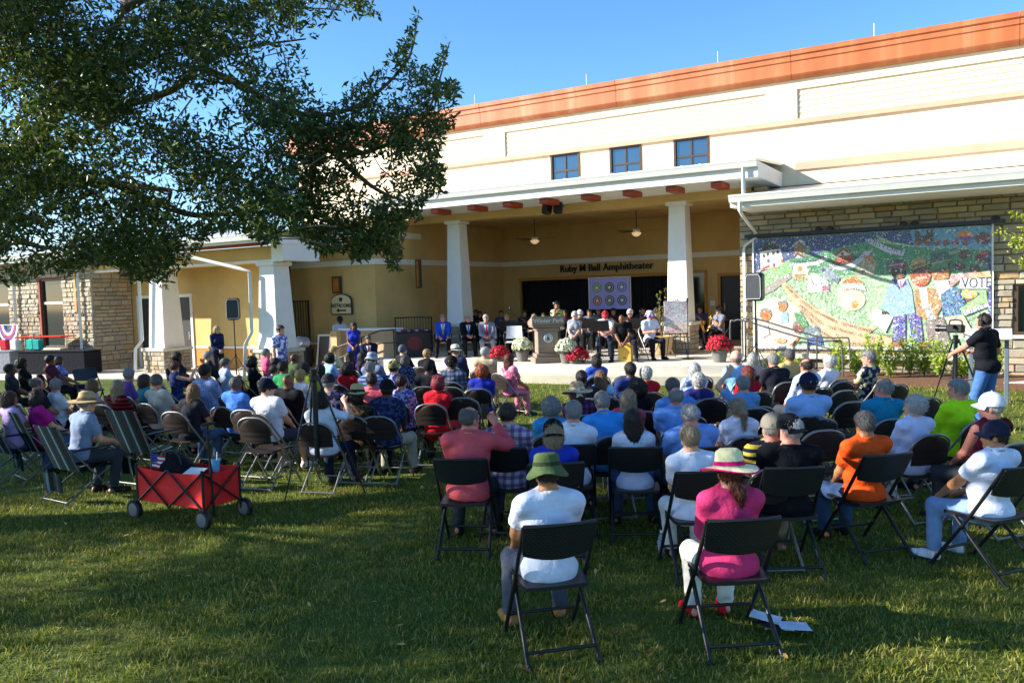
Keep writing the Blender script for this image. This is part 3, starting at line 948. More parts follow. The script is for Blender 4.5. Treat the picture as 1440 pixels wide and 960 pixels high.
def torso(F, J, sex, infl, cuts=(), k=.035):
    g, U, pel, fw = J['g'], J['U'], J['pel'], J['fw']; i = infl
    b = (g - 1)
    e = .016 if i > 0 else 0
    F.ell(pel + U * .0, (.165 * (1 + .6 * b) + i + e, .122 + .10 * b + i + e, .125 + i), k, cuts=cuts)
    F.ell(pel + U * .17 + fw * (.015 + .09 * b), ((.135 if sex == 'f' else .145) * (1 + b) + i, .100 + .21 * b + i, .15 + i), k, cuts=cuts)
    F.ell(pel + U * .335 + fw * .01, ((.152 if sex == 'f' else .168) * (1 + .5 * b) + i, .112 + .12 * b + i, .155 + i), k, cuts=cuts)
    F.cone(J['Sl'] * .82 + (pel + U * .45) * .18, J['Sr'] * .82 + (pel + U * .45) * .18, .062 + i, .062 + i, k, cuts=cuts)
    for n in 'lr':
        F.cone(J['N'] + U * .03 - fw * .005, J['S' + n] * .8 + J['N'] * .2, .048 + i * 1.1 + (.006 if i > 0 else 0), .052 + i, .03, cuts=cuts)
    if sex == 'f':
        for sx in (-1, 1):
            F.ell(pel + U * .31 + fw * (.105 + .06 * b) + np.array([sx * .07, 0, 0]), (.068 + i, .06 + i, .07 + i), .04, cuts=cuts)
def hand(F, W, E, side, pn):
    d = nrm(W - E); pn = nrm(np.array(pn) - d * (np.array(pn) @ d)); x = np.cross(d, pn)
    F.cone(W, W + d * .075, .023, .029, .012); F.cone(W + d * .03 + x * .018, W + d * .078 + x * .022, .019, .016, .012); F.cone(W + d * .03 - x * .018, W + d * .078 - x * .022, .019, .016, .012)
    for q, (o, l) in enumerate(((-.03, .062), (-.010, .074), (.011, .070), (.031, .055))):
        a = W + d * .085 + x * o; m = a + d * l * .55 + pn * .010 + x * o * .15; e = m + (d * .6 + pn * .8) * l * .5
        fr_ = 0 if FINE[0] else .003
        F.cone(a, m, .0100 + fr_, .0095 + fr_, .004); F.cone(m, e, .0095 + fr_, .0085 + fr_, .004)
    t = x * (-1 if side == 'l' else 1) * -1
    a = W + d * .03 + t * .022; m = a + (t * .7 + d * .6) * .045 + pn * .01
    F.cone(a, m, .014, .0115, .01); F.cone(m, m + (d * .9 + t * .2 + pn * .3) * .032, .011, .009, .004)
def head(F, Hc, R, sex):
    HS = .95
    c = lambda x, y, z: Hc + R @ np.array([x, y, z]) * HS
    F0, F = F, type('S', (), {})()
    F.ell = lambda a, b, k=.02, R=None, carve=False: F0.ell(a, tuple(q * HS for q in b), k, R, carve=carve)
    F.cone = lambda a, b, ra, rb, k=.02: F0.cone(a, b, ra * HS, rb * HS, k)
    F.ell(c(0, -.012, .028), (.074, .096, .093), .02, R)
    F.ell(c(0, .022, -.040), (.060, .068, .075), .03, R)
    F.ell(c(0, .060, -.088), (.032, .028, .026), .03, R)
    F.cone(c(0, .088, .008), c(0, .106, -.026), .011, .0155, .014)
    for sx in (-1, 1):
        F.ell(c(sx * .076, -.006, -.008), (.012, .022, .033), .008, R)
        F.ell(c(sx * .031, .088, .012), (.017, .012, .010), .0, R, carve=True)
        F.ell(c(sx * .031, .074, .012), (.0135, .0135, .0125), .002, R)
        F.cone(c(sx * .014, .091, .031), c(sx * .05, .079, .030), .008, .007, .012)
    F.cone(c(-.017, .083, -.058), c(.017, .083, -.058), .0075, .0075, .008)
    F.cone(c(-.012, .084, -.067), c(.012, .084, -.067), .0075, .0075, .008)
def body_set(pose, sex='m', girth=0.0, yaw=0, pitch=0, sleeve='short', legs='long', collar=0):
    """Meshes of one figure: body, top, bottoms. Cached; alike figures share them."""
    gq = round(girth * 4) / 4
    J = skeleton(pose, sex, gq)
    g = J['g']
    pts = np.array([J[q] for q in ('pel', 'N', 'Hc', 'El', 'Er', 'Wl', 'Wr', 'Kl', 'Kr', 'Al', 'Ar', 'Sl', 'Sr')])
    lo, hi = pts.min(0) - .27, pts.max(0) + .27
    lo[2] = -.02
    out = {'J': J}
    kb = ('body', pose, sex, gq, yaw, pitch)
    if kb not in BODY_CACHE:
        FINE[0] = pose in ('phone', 'raise', 'mic', 'camera', 'drum', 'sheet', 'clasp', 'stand', 'horn')
        F = Field(lo, hi, VOX if FINE[0] else .0158)
        torso(F, J, sex, -.004)
        R = rotz(math.radians(yaw)) @ np.array(Matrix.Rotation(math.radians(-pitch), 3, 'X'))
        nr = (.056 if sex == 'm' else .047) * (1 + .1 * gq)
        F.cone(J['N'] - J['U'] * .03, J['Hc'] + R @ np.array([0, -.02, -.05]), nr + .006, nr, .03)
        head(F, J['Hc'], R, sex)
        for n, sd in (('l', -1), ('r', 1)):
            S, E, W = J['S' + n], J['E' + n], J['W' + n]
            a = (1 if sex == 'm' else .86) * (1 + .18 * gq)
            F.cone(S, E, .052 * a, .041 * a, .03); F.cone(E, E + (W - E) * .35, .041 * a, .042 * a, .015); F.cone(E + (W - E) * .35, W, .042 * a, .027 * a, .015)
            hand(F, W, E, n, (-sd * .5, .1, -.85) if pose not in ('raise', 'phone', 'mic') else (0, .9, -.1))
            H, K, A = J['H' + n], J['K' + n], J['A' + n]
            F.cone(H, K, .076 * g ** .7, .048, .03); c = K + (A - K) * .3 + np.array([0, -.012, 0])
            F.cone(K, c, .047, .050, .02); F.cone(c, A, .050, .035, .02); F.cone(A + np.array([0, -.03, -.035]), A + np.array([0, .12, -.055]), .034, .026, .02)
        me = F.mesh('body')
        me.materials.append(None); me.materials.append(None); me.materials.append(None)
        cen = F.V[F.Q].mean(1)
        loc = (cen - J['Hc']) @ R
        mi = np.zeros(len(F.Q), np.int32)
        for sx in (-1, 1):
            mi[((loc - np.array([sx * .031, .086, .012])) ** 2).sum(1) < .0115 ** 2] = 1
        mi[(np.abs(loc[:, 0]) < .021) & (np.abs(loc[:, 2] + .062) < .010) & (loc[:, 1] > .075)] = 2
        me.polygons.foreach_set('material_index', mi)
        BODY_CACHE[kb] = me
    out['body'] = BODY_CACHE[kb]
    ks = ('top', pose, sex, gq, sleeve, collar)
    if ks not in BODY_CACHE:
        F = Field(lo, hi, .0155)
        zc = .475 if not J['up'] else .84
        if legs == 'dress' or sleeve == 'coat': zc = .46 if not J['up'] else .80
        cuts = (((0, 0, zc), (0, 0, -1)), (J['N'] + J['U'] * .045, tuple(J['U'] * .9 - J['fw'] * .45)))
        torso(F, J, sex, .013 if sleeve != 'coat' else .022, cuts)
        F.cone(J['N'] - J['U'] * .08, J['N'] + J['U'] * .03 - J['fw'] * .008, .085, .070, .02, cuts)
        if sleeve != 'none':
            for n in 'lr':
                S, E, W = J['S' + n], J['E' + n], J['W' + n]
                a = (1 if sex == 'm' else .9) * (1 + .2 * gq)
                if sleeve == 'short':
                    p = S + (E - S) * .72
                    F.cone(S, E, .066 * a, .060 * a, .03, ((p, nrm(E - S)),))
                else:
                    b2 = .012 if sleeve == 'coat' else .004
                    p = E + (W - E) * .93
                    F.cone(S, E, (.062 + b2) * a, (.053 + b2) * a, .03); F.cone(E, W, (.053 + b2) * a, (.037 + b2) * a, .02, ((p, nrm(W - E)),))
        F.wrinkle(.0022, 34, 22, 40, gq * 3 + len(pose)); F.wrinkle(.0040, 16, 13, 11, gq * 5 + len(pose) * 2)
        if not collar and sleeve != 'coat':
            N = J['N'] + J['U'] * .006
            f = lambda a: N + np.array([math.cos(a) * .072, 0, 0]) + J['fw'] * (math.sin(a) * .070 + .006) + J['U'] * (-.022 * math.sin(a) + .012)
            for q in range(12): F.cone(f(q * .5236), f(q * .5236 + .5236), .014, .014, .012)
        if collar:
            N = J['N'] + J['U'] * .03
            for q in range(10):
                a0, a1 = q * .6283, (q + 1) * .6283
                f = lambda a: N + np.array([math.cos(a) * .063, 0, 0]) + J['fw'] * math.sin(a) * .066 + J['U'] * (-.012 * math.sin(a) + .012)
                F.cone(f(a0), f(a1), .015, .015, .006)
        BODY_CACHE[ks] = F.mesh('shirt')
    out['top'] = BODY_CACHE[ks]
    kl = ('legs', pose, sex, gq, legs)
    if kl not in BODY_CACHE:
        F = Field(lo, hi, .0172)
        zt = J['pel'][2] + .075
        F.ell(J['pel'] + J['U'] * .0, (.164 * (1 + .6 * (g - 1)), .122 + .10 * (g - 1), .12), .03, cuts=(((0, 0, zt), (0, 0, 1)),))
        for n in 'lr':
            H, K, A = J['H' + n], J['K' + n], J['A' + n]
            if legs == 'long':
                p = A + (K - A) * .02
                F.cone(H, K, .094 * g ** .7, .074, .03); F.cone(K, A, .075, .058, .03, ((p, nrm(A - K)),))
            elif legs == 'short':
                p = H + (K - H) * .9
                F.cone(H, K, .098 * g ** .7, .082, .035, ((p, nrm(K - H)),))
            else:
                p = K + (A - K) * .55
                F.cone(H, K, .105 * g ** .7, .095, .09); F.cone(K, A, .095, .11, .09, ((p, nrm(A - K)),))
        F.wrinkle(.0035, 26, 24, 40, len(legs))
        BODY_CACHE[kl] = F.mesh('trousers')
    out['legs'] = BODY_CACHE[kl]
    return out
def shoe_mesh():
    F = Field((-.07, -.11, -.02), (.07, .22, .14), .008)
    F.cone((0, -.055, .045), (0, .07, .04), .042, .045, .02, (((0, 0, .004), (0, 0, -1)),))
    F.cone((0, .05, .038), (0, .155, .03), .043, .036, .02, (((0, 0, .004), (0, 0, -1)),))
    F.cone((0, -.03, .05), (0, -.03, .105), .045, .046, .02, (((0, 0, .105), (0, 0, 1)),))
    me = F.mesh('shoe'); me.materials.append(None); me.materials.append(None)
    z = F.V[F.Q][:, :, 2].mean(1)
    me.polygons.foreach_set('material_index', (z < .018).astype(np.int32))
    return me
SHOE = shoe_mesh()
# ------------------------------------------------------------------ hair (origin at head centre, facing +Y)
HAIRS = {}
def hair_mesh(kind):
    if kind in HAIRS: return HAIRS[kind]
    F = Field((-.21, -.26, -.42), (.21, .2, .25), .0085)
    face = lambda y0=.048, z0=.07: None
    def skull(e, z0=-.06, c=(0, -.014, .03)):
        F.ell(c, (.076 + e, .098 + e, .097 + e), .01, cuts=(((0, 0, z0), (0, -.25, -1)),))
    amp, f = .0028, 60
    if kind == 'short': skull(.007, -.052, (0, -.010, .034)); F.ell((0, 0, .06), (.082, .102, .082), .03); amp = .004
    elif kind == 'crop': skull(.006, -.045)
    elif kind == 'thin': skull(.006, -.05); F.ell((0, .01, .12), (.06, .09, .055), carve=True)
    elif kind == 'bald':
        skull(.007, -.05); F.ell((0, .03, .13), (.085, .125, .095), carve=True)
    elif kind == 'bob':
        skull(.016); F.ell((0, -.035, -.03), (.100, .092, .115), .03, cuts=(((0, 0, -.125), (0, 0, -1)),)); amp = .004
    elif kind == 'fluffy': skull(.020, -.085, (0, -.018, .03)); F.ell((0, -.05, .05), (.085, .075, .085), .03); amp, f = .0075, 62
    elif kind == 'curly': F.ell((0, -.02, .03), (.118, .125, .125), .01, cuts=(((0, 0, -.10), (0, -.3, -1)),)); amp, f = .010, 55
    elif kind == 'big': F.ell((0, -.03, .02), (.135, .135, .14), .01, cuts=(((0, 0, -.15), (0, 0, -1)),)); amp, f = .011, 48
    elif kind == 'long':
        skull(.016); F.ell((0, -.05, -.10), (.105, .075, .20), .05, cuts=(((0, 0, -.285), (0, 0, -1)),)); amp = .0045
    elif kind == 'pony':
        skull(.012); F.cone((0, -.105, .02), (.01, -.15, -.02), .026, .04, .02); F.cone((.01, -.15, -.02), (.025, -.135, -.20), .042, .018, .02); amp = .004
    elif kind == 'lowpony':
        skull(.010); F.cone((0, -.095, -.07), (.035, -.105, -.12), .034, .042, .02); F.cone((.035, -.105, -.12), (.05, -.10, -.21), .042, .02, .02); amp = .006
    elif kind == 'updo':
        skull(.012); F.ell((0, -.06, .12), (.055, .055, .045), .02); amp = .005
    elif kind == 'braids':
        skull(.03, -.10)
        for q in range(9):
            a = q * .7; F.cone((math.cos(a) * .09, -.03 + math.sin(a) * .09, .0), (math.cos(a + .9) * .07, -.03 + math.sin(a + .9) * .07, .125), .022, .022, .005)
        amp = .003
    if kind not in ('braids',):
        y0, z0 = (.042, .066) if kind not in ('bob', 'long', 'curly', 'big', 'fluffy') else (.045, .062)
        X, Y, Z = np.ix_(*F.ax)
        F.D = np.maximum(F.D, np.minimum(Y - y0 - .25 * np.abs(X) * 0, z0 - Z) * 1.0)
    X, Y, Z = np.ix_(*F.ax)
    th = np.arctan2(Y + .02, X)
    F.D = F.D + (amp * np.sin(th * f * .5 + 3 * np.sin(Z * 25) + 2 * np.sin(th * 5)) * np.cos(Z * (18 if kind not in ('curly', 'big', 'braids') else 90) + 2 * np.sin(th * 9))).astype(np.float32)
    me = F.mesh('hair')
    rg = np.random.default_rng(len(kind)); V, Q = F.V, F.Q
    cen = V[Q].mean(1); nn = np.cross(V[Q[:, 1]] - V[Q[:, 0]], V[Q[:, 3]] - V[Q[:, 0]]); nn /= np.linalg.norm(nn, axis=1, keepdims=True) + 1e-9
    ok = np.nonzero((cen[:, 1] < .04) | (cen[:, 2] > .06))[0]
    loose = kind in ('curly', 'big', 'fluffy', 'braids')
    pick = rg.choice(ok, min(len(ok), 850 if not loose else 1100), replace=False)
    p, n_ = cen[pick] - nn[pick] * .003, nn[pick]
    d = np.array([0, -.35, -1.0]) + rg.normal(size=p.shape) * (.35 if not loose else 1.1)
    d -= n_ * (d * n_).sum(1, keepdims=True); d /= np.linalg.norm(d, axis=1, keepdims=True) + 1e-9
    L_ = rg.uniform(.025, .055, (len(p), 1)) * (1.2 if kind in ('long', 'bob', 'pony', 'lowpony') else .8); lift = rg.uniform(.12, .5, (len(p), 1)) * (1 if not loose else 1.3)
    w_ = np.cross(n_, d) * .0028
    e1 = p + d * L_ * .6 + n_ * L_ * lift * .5; e2 = p + d * L_ + n_ * L_ * lift * .45
    S = np.stack([p - w_, p + w_, e1 + w_ * .7, e2, e1 - w_ * .7], 1).reshape(-1, 3)
    o = len(V); b_ = o + np.arange(len(p)) * 5
    faces = [tuple(q) for q in Q.tolist()] + [f for i in b_.tolist() for f in ((i, i + 1, i + 2, i + 4), (i + 4, i + 2, i + 3))]
    m2 = bpy.data.meshes.new('hair'); m2.from_pydata([tuple(x) for x in V.tolist()] + [tuple(x) for x in S.tolist()], [], faces)
    m2.polygons.foreach_set('use_smooth', [True] * len(faces)); m2.update(); bpy.data.meshes.remove(me)
    HAIRS[kind] = m2
    return HAIRS[kind]
# ------------------------------------------------------------------ hats
HATS = {}
def hat_parts(kind):
    """list of (name, mesh, slot) ; slot 0 main colour, 1 trim"""
    if kind in HATS: return HATS[kind]
    L = []
    el = lambda r, sx, sy: Matrix.Diagonal((sx, sy, 1))
    if kind in ('cap', 'capback'):
        g = G(); prof = [(.112, -.004)] + [(.112 * math.cos(a), .02 + .105 * math.sin(a)) for a in np.linspace(0, 1.5, 8)] + [(.008, .132)]
        g.lathe(prof, 26, (0, -.012, .035), R=el(0, .88, 1.0)); L.append(('cap', g.mesh('cap', None, 60), 0))
        g = G(); vs, n = [], 14
        for ring, (ra, zz) in enumerate(((.100, .04), (.175, .018))):
            for k in range(n + 1):
                a = math.radians(20 + 140 * k / n)
                x = math.cos(a) * (.095 if ring == 0 else .105); y = -.012 + math.sin(a) * ra
                vs.append((x, y, .012 + zz - .05 * (abs(math.cos(a)) ** 2) * (ring * .6 + .1)))
        m = n + 1
        vs += [(x, y, z - .006) for x, y, z in vs]
        fs = [(i, i + 1, m + i + 1, m + i) for i in range(n)] + [(2 * m + i + 1, 2 * m + i, 3 * m + i, 3 * m + i + 1) for i in range(n)] + [(m + i, m + i + 1, 3 * m + i + 1, 3 * m + i) for i in range(n)]
        g.add(vs, fs); L.append(('visor', g.mesh('visor', None, 60), 0))
        g = G(); g.lathe([(.001, 0), (.009, .002), (.006, .008)], 8, (0, -.012, .164)); L.append(('button', g.mesh('button', None, 60), 1))
        g = G(); g.tube([(math.cos(a) * .036, -.112, .052 + math.sin(a) * .030) for a in np.linspace(0, math.pi, 9)], .006, 6); L.append(('strap', g.mesh('strap', None, 60), 1))
    elif kind in ('straw', 'wide', 'panama'):
        br = {'straw': .205, 'wide': .215, 'panama': .165}[kind]
        def wob(p, a, i):
            if i >= 4: p.z += .018 * math.sin(2 * a + .6) * (math.hypot(p.x, p.y) / br) ** 2
            return p
        prof = [(.004, .150), (.06, .148), (.092, .125), (.103, .045), (.112, .028), (.16 * br / .205, .020), (br, .006), (br, -.001), (.16 * br / .205, .013), (.110, .020)]
        g = G(); g.lathe(prof, 34, (0, -.01, .02), caps=False, wob=wob, R=el(0, .95, 1.05)); L.append(('hat', g.mesh('hat', None, 60), 0))
        g = G(); g.lathe([(.1045, .055), (.1125, .034), (.1145, .034), (.1065, .062)], 30, (0, -.01, .02), caps=False, R=el(0, .95, 1.05)); L.append(('hat_band', g.mesh('hat_band', None, 60), 1))
        g = G(); g.tube([Vector((br * math.cos(a) * .95, br * math.sin(a) * 1.05 - .01, .023 + .018 * math.sin(2 * a + .6))) for a in np.linspace(0, 2 * math.pi, 40)[:-1]], .006, 6, closed=True); L.append(('brim_edge', g.mesh('brim_edge', None, 60), 1))
        if kind == 'wide':
            g = G(); g.add([(-.02, -.125, .07), (.02, -.125, .07), (.045, -.21, -.05), (.0, -.205, -.035), (-.05, -.215, -.06)], [(0, 1, 2, 3), (0, 3, 4)]); L.append(('ribbon', g.mesh('ribbon', None), 1))
    elif kind in ('bucket', 'boonie'):
        def wob(p, a, i):
            if i >= 5: p.z += .012 * math.sin(3 * a + 1.2) - .010 * math.cos(2 * a)
            return p
        prof = [(.004, .128), (.07, .126), (.092, .112), (.100, .07), (.106, .038), (.128, .012), (.158, -.022), (.157, -.027), (.125, .004), (.104, .03)]
        g = G(); g.lathe(prof, 34, (0, -.012, .03), caps=False, wob=wob, R=el(0, .92, 1.05)); L.append(('hat', g.mesh('hat', None, 50), 0))
        g = G(); g.lathe([(.1018, .066), (.1075, .044), (.1095, .044), (.1038, .068)], 30, (0, -.012, .03), caps=False, R=el(0, .92, 1.05)); L.append(('hat_band', g.mesh('hat_band', None, 60), 1))
        g = G(); g.lathe([(.003, 0), (.003, .004)], 6, (0, -.1, .115)); L.append(('eyelet', g.mesh('eyelet', None), 1))
    elif kind == 'beanie':
        F = Field((-.15, -.17, -.08), (.15, .15, .2), .009); F.ell((0, -.015, .035), (.096, .112, .118), .01, cuts=(((0, 0, -.01), (0, .3, -1)),)); F.wrinkle(.003, 90, 5, 20)
        L.append(('beanie', F.mesh('beanie'), 0))
    HATS[kind] = L
    return L
# ------------------------------------------------------------------ chairs (origin on the ground under the sitter's hips, facing +Y)
PLASTIC = mat('black_plastic', (0.013, 0.013, 0.014), 0.42, 0.1, 8.0, bmp=.08, bscale=300, spec=.45)
TUBE_G = mat('grey_tube', lin('8E8C88'), 0.38, 0.08, 8.0, metal=.55)
BROWN_P = mat('brown_plastic', lin('2A201B'), 0.62, 0.1, 8.0, objvar=.15, spec=.18)
def m_weave():
    m, nt, b = _new('perforated_black')
    tc = nt.nodes.new('ShaderNodeTexCoord')
    br = nt.nodes.new('ShaderNodeTexBrick')
    br.inputs['Scale'].default_value = 17.0
    br.inputs['Mortar Size'].default_value = 0.05
    br.offset = 0.5
    br.inputs['Color1'].default_value = (0.040, 0.040, 0.042, 1); br.inputs['Color2'].default_value = (0.03, 0.03, 0.031, 1); br.inputs['Mortar'].default_value = (0.003, 0.003, 0.003, 1)
    mp = nt.nodes.new('ShaderNodeMapping'); mp.inputs['Rotation'].default_value = (math.pi / 2, 0, 0)
    nt.links.new(tc.outputs['Object'], mp.inputs[0]); nt.links.new(mp.outputs[0], br.inputs['Vector'])
    nt.links.new(br.outputs['Color'], b.inputs['Base Color'])
    b.inputs['Roughness'].default_value = .4
    bump(nt, b, br.outputs['Fac'], -0.9, .006)
    return m
WEAVE = m_weave()
def arc_pts(pts, n=6):
    """rounds a polyline through Catmull-Rom"""
    P = [Vector(p) for p in pts]; out = []
    for i in range(len(P) - 1):
        p0, p1, p2, p3 = P[max(i - 1, 0)], P[i], P[i + 1], P[min(i + 2, len(P) - 1)]
        for k in range(n):
            t = k / n
            out.append(.5 * ((2 * p1) + (p2 - p0) * t + (2 * p0 - 5 * p1 + 4 * p2 - p3) * t * t + (3 * p1 - p0 - 3 * p2 + p3) * t ** 3))
    out.append(P[-1]); return out
def sheet(fn, nu, nv, th, name, m, parent, nrm_=(0, -1, 0)):
    """curved panel with thickness: fn(u,v)->point, u,v in 0..1"""
    g = G(); vs = []
    for lay in (0, 1):
        for j in range(nv + 1):
            for i in range(nu + 1):
                p = Vector(fn(i / nu, j / nv)); vs.append(p + Vector(nrm_) * (th * lay))
    w = nu + 1; o = w * (nv + 1); fs = []
    for j in range(nv):
        for i in range(nu):
            a = j * w + i
            fs.append((a, a + 1, a + w + 1, a + w)); fs.append((o + a + w, o + a + w + 1, o + a + 1, o + a))
    for i in range(nu):
        fs.append((i + 1, i, o + i, o + i + 1)); a = nv * w + i; fs.append((a, a + 1, o + a + 1, o + a))
    for j in range(nv):
        a = j * w; fs.append((a, a + w, o + a + w, o + a)); a += nu; fs.append((a + w, a, o + a, o + a + w))
    g.add(vs, fs)
    return g.build(name, m, parent, smooth=40)
def tubeobj(name, pts, r, m, parent, n=8):
    g = G(); g.tube(pts, r, n); return g.build(name, m, parent, smooth=60)
FAR = (0, -60, 0)
def make_metal():
    t = empty('folding_chair', FAR)
    tubeobj('back_frame', arc_pts([(-.225, -.02, .44), (-.222, -.21, .66), (-.20, -.275, .785), (-.11, -.29, .845), (0, -.292, .855), (.11, -.29, .845), (.20, -.275, .785), (.222, -.21, .66), (.225, -.02, .44)], 4), .0125, TUBE_G, t)
    for s in (-1, 1):
        tubeobj('leg', [(s * .225, -.02, .44), (s * .228, .29, .012)], .0125, TUBE_G, t)
        tubeobj('leg', [(s * .195, .13, .425), (s * .205, -.29, .015)], .0115, TUBE_G, t)
    tubeobj('stretcher', [(-.205, -.285, .03), (.205, -.285, .03)], .0105, TUBE_G, t)
    tubeobj('stretcher', [(-.226, .21, .12), (.226, .21, .12)], .009, TUBE_G, t)
    def seat(u, v):
        y = -.19 + .41 * v; w = .195 * (1 - .12 * abs(v - .5) ** 3 * 8 * .5)
        x = (u * 2 - 1) * w
        return (x, y, .452 - .012 * (1 - (u * 2 - 1) ** 2) - .02 * max(0, v - .8) * 5 * .3)
    sheet(seat, 8, 8, .016, 'seat', BROWN_P, t, (0, 0, -1))
    def back(u, v):
        z = .565 + .275 * v; a = u * 2 - 1
        w = .203 if v < .55 else .203 * math.sqrt(max(.05, 1 - ((v - .55) / .47) ** 2))
        y = -.255 - .045 * (v) + .035 * a * a - .02
        y += .006 * (1 if .18 < v < .26 or .38 < v < .46 else 0) * (abs(a) < .7)
        return (a * w, y, z)
    sheet(back, 10, 14, .012, 'backrest', BROWN_P, t, (0, 1, 0))
    return t
def make_black():
    t = empty('folding_chair', FAR)
    for s in (-1, 1):
        tubeobj('leg', [(s * .232, .31, .012), (s * .228, -.02, .455), (s * .222, -.285, .855)], .0145, PLASTIC, t)
        tubeobj('leg', [(s * .205, .13, .43), (s * .222, -.30, .012)], .0145, PLASTIC, t)
        g = G(); g.rbox((s * .232, .31, .012), (.04, .045, .022), .008); g.build('foot_cap', PLASTIC, t)
        g = G(); g.rbox((s * .222, -.30, .012), (.04, .045, .022), .008); g.build('foot_cap', PLASTIC, t)
    tubeobj('stretcher', [(-.214, -.255, .085), (.214, -.255, .085)], .0115, PLASTIC, t)
    tubeobj('stretcher', [(-.23, .225, .145), (.23, .225, .145)], .0115, PLASTIC, t)
    def seat(u, v):
        a = u * 2 - 1; y = -.20 + .43 * v
        w = .212 * (1 - .10 * max(0, abs(v - .5) - .35) * 5)
        return (a * w, y, .462 - .016 * (1 - a * a) * (.4 + .6 * math.sin(v * 3.1)) - .05 * max(0, v - .82) * 1.2)
    sheet(seat, 10, 10, .024, 'seat', PLASTIC, t, (0, 0, -1))
    def back(u, v):
        a = u * 2 - 1; z = .625 + .235 * v - .028 * a * a * (1 - v) * -1
        w = .226 - .012 * (1 - v) ** 2
        e = max(0, abs(v - .5) - .38) / .12
        y = -.19 - .115 * v - .030 * (1 - a * a)
        return (a * w * (1 - .03 * e * e), y, z)
    sheet(back, 12, 8, .016, 'backrest', WEAVE, t, (0, 1, .3))
    tubeobj('top_rail', arc_pts([(-.224, -.283, .862), (-.12, -.315, .864), (0, -.325, .864), (.12, -.315, .864), (.224, -.283, .862)], 3), .012, PLASTIC, t)
    return t
def m_lawn():
    m, nt, b = _new('striped_canvas')
    tc = nt.nodes.new('ShaderNodeTexCoord'); sx = nt.nodes.new('ShaderNodeSeparateXYZ'); nt.links.new(tc.outputs['Object'], sx.inputs[0])
    mm = nt.nodes.new('ShaderNodeMath'); mm.operation = 'MULTIPLY'; mm.inputs[1].default_value = 5.2; nt.links.new(sx.outputs[0], mm.inputs[0])
    ab = nt.nodes.new('ShaderNodeMath'); ab.operation = 'FRACT'; nt.links.new(mm.outputs[0], ab.inputs[0])
    c = ramp(nt, ab.outputs[0], [(0.0, lin('0C1A22')), (.42, lin('10222C')), (.48, lin('3E5A68')), (.58, lin('46626E')), (.64, lin('0F2420')), (1.0, lin('0C1A22'))])
    f = noise(nt, 30, 3); nt.links.new(mix_rgb(nt, .35, c, ramp(nt, f, [(.3, .3), (.7, 1.0)]), 'MULTIPLY'), b.inputs['Base Color'])
    b.inputs['Roughness'].default_value = .9; b.inputs['Specular IOR Level'].default_value = .05
    return m
LAWN = m_lawn()
def make_lawn():
    t = empty('lawn_chair', FAR); T = mat('lawn_tube', lin('6B6F70'), .4, .1, 8.0, metal=.6)
    for s in (-1, 1):
        tubeobj('leg', [(s * .27, .30, .01), (s * .26, .02, .36), (s * .26, -.22, .63)], .011, T, t)
        tubeobj('leg', [(s * .25, .24, .38), (s * .27, -.36, .01)], .011, T, t)
        tubeobj('back_post', [(s * .255, -.14, .38), (s * .26, -.36, .93)], .011, T, t)
        g = G(); g.rbox((s * .27, .02, .635), (.05, .46, .022), .008); g.build('armrest', BLACKM, t)
    tubeobj('stretcher', [(-.26, -.30, .05), (.26, -.30, .05)], .009, T, t)
    sheet(lambda u, v: ((u * 2 - 1) * .25, -.17 + .45 * v, .40 - .035 * (1 - (u * 2 - 1) ** 2) * math.sin(v * 3.1)), 10, 8, .006, 'seat', LAWN, t, (0, 0, -1))
    sheet(lambda u, v: ((u * 2 - 1) * .255, -.15 - .215 * v - .03 * (1 - (u * 2 - 1) ** 2), .39 + .55 * v), 10, 8, .006, 'backrest', LAWN, t, (0, 1, 0))
    sheet(lambda u, v: ((u * 2 - 1) * .20, -.30 - .03 * math.sin(u * 9) - .02 * v, .16 + .22 * v), 10, 5, .006, 'rear_pocket', LAWN, t, (0, 1, 0))
    return t
def make_lattice():
    """white moulded armless chair with metal legs, for the stage"""
    t = empty('stage_chair', FAR); T = BLACKM
    wm = mat('pale_shell', lin('D5D6D6'), .45, .05, 4.0)
    for sx in (-1, 1):
        for sy in (-1, 1): tubeobj('leg', [(sx * .2, sy * .17, .43), (sx * .24, sy * .23, .01)], .012, T, t)
        tubeobj('armrest', arc_pts([(sx * .23, -.2, .44), (sx * .26, -.2, .66), (sx * .26, .1, .66), (sx * .24, .14, .44)], 3), .011, T, t)
    sheet(lambda u, v: ((u * 2 - 1) * .22, -.2 + .42 * v, .45 - .02 * math.sin(v * 3.1)), 8, 8, .02, 'seat', wm, t, (0, 0, -1))
    sheet(lambda u, v: ((u * 2 - 1) * (.225 - .02 * v), -.2 - .07 * v - .03 * (1 - (u * 2 - 1) ** 2), .52 + .34 * v), 8, 8, .018, 'backrest', wm, t, (0, 1, 0))
    return t
CH = {'metal': make_metal(), 'black': make_black(), 'lawn': make_lawn(), 'white': make_lattice()}
CH_LABEL = {'metal': 'brown grey-framed folding chair', 'black': 'black plastic folding chair', 'lawn': 'striped canvas lawn chair', 'white': 'pale moulded stage chair'}
CH_GROUP = {'metal': 'brown folding chairs on the lawn', 'black': 'black plastic folding chairs at the back', 'lawn': 'canvas lawn chairs', 'white': 'chairs on the stage'}
USED = set()
def chair(kind, x, y, rz, label, scale=1.0, z=0.0):
    root = CH[kind]
    if kind not in USED:
        USED.add(kind); root.location = (x, y, z); root.rotation_euler = (0, 0, rz); root.scale = (scale,) * 3
        return tag(root, label, 'chair', CH_GROUP[kind])
    return dup(root, (x, y, z), rz, label, CH_GROUP[kind], scale, 'chair')
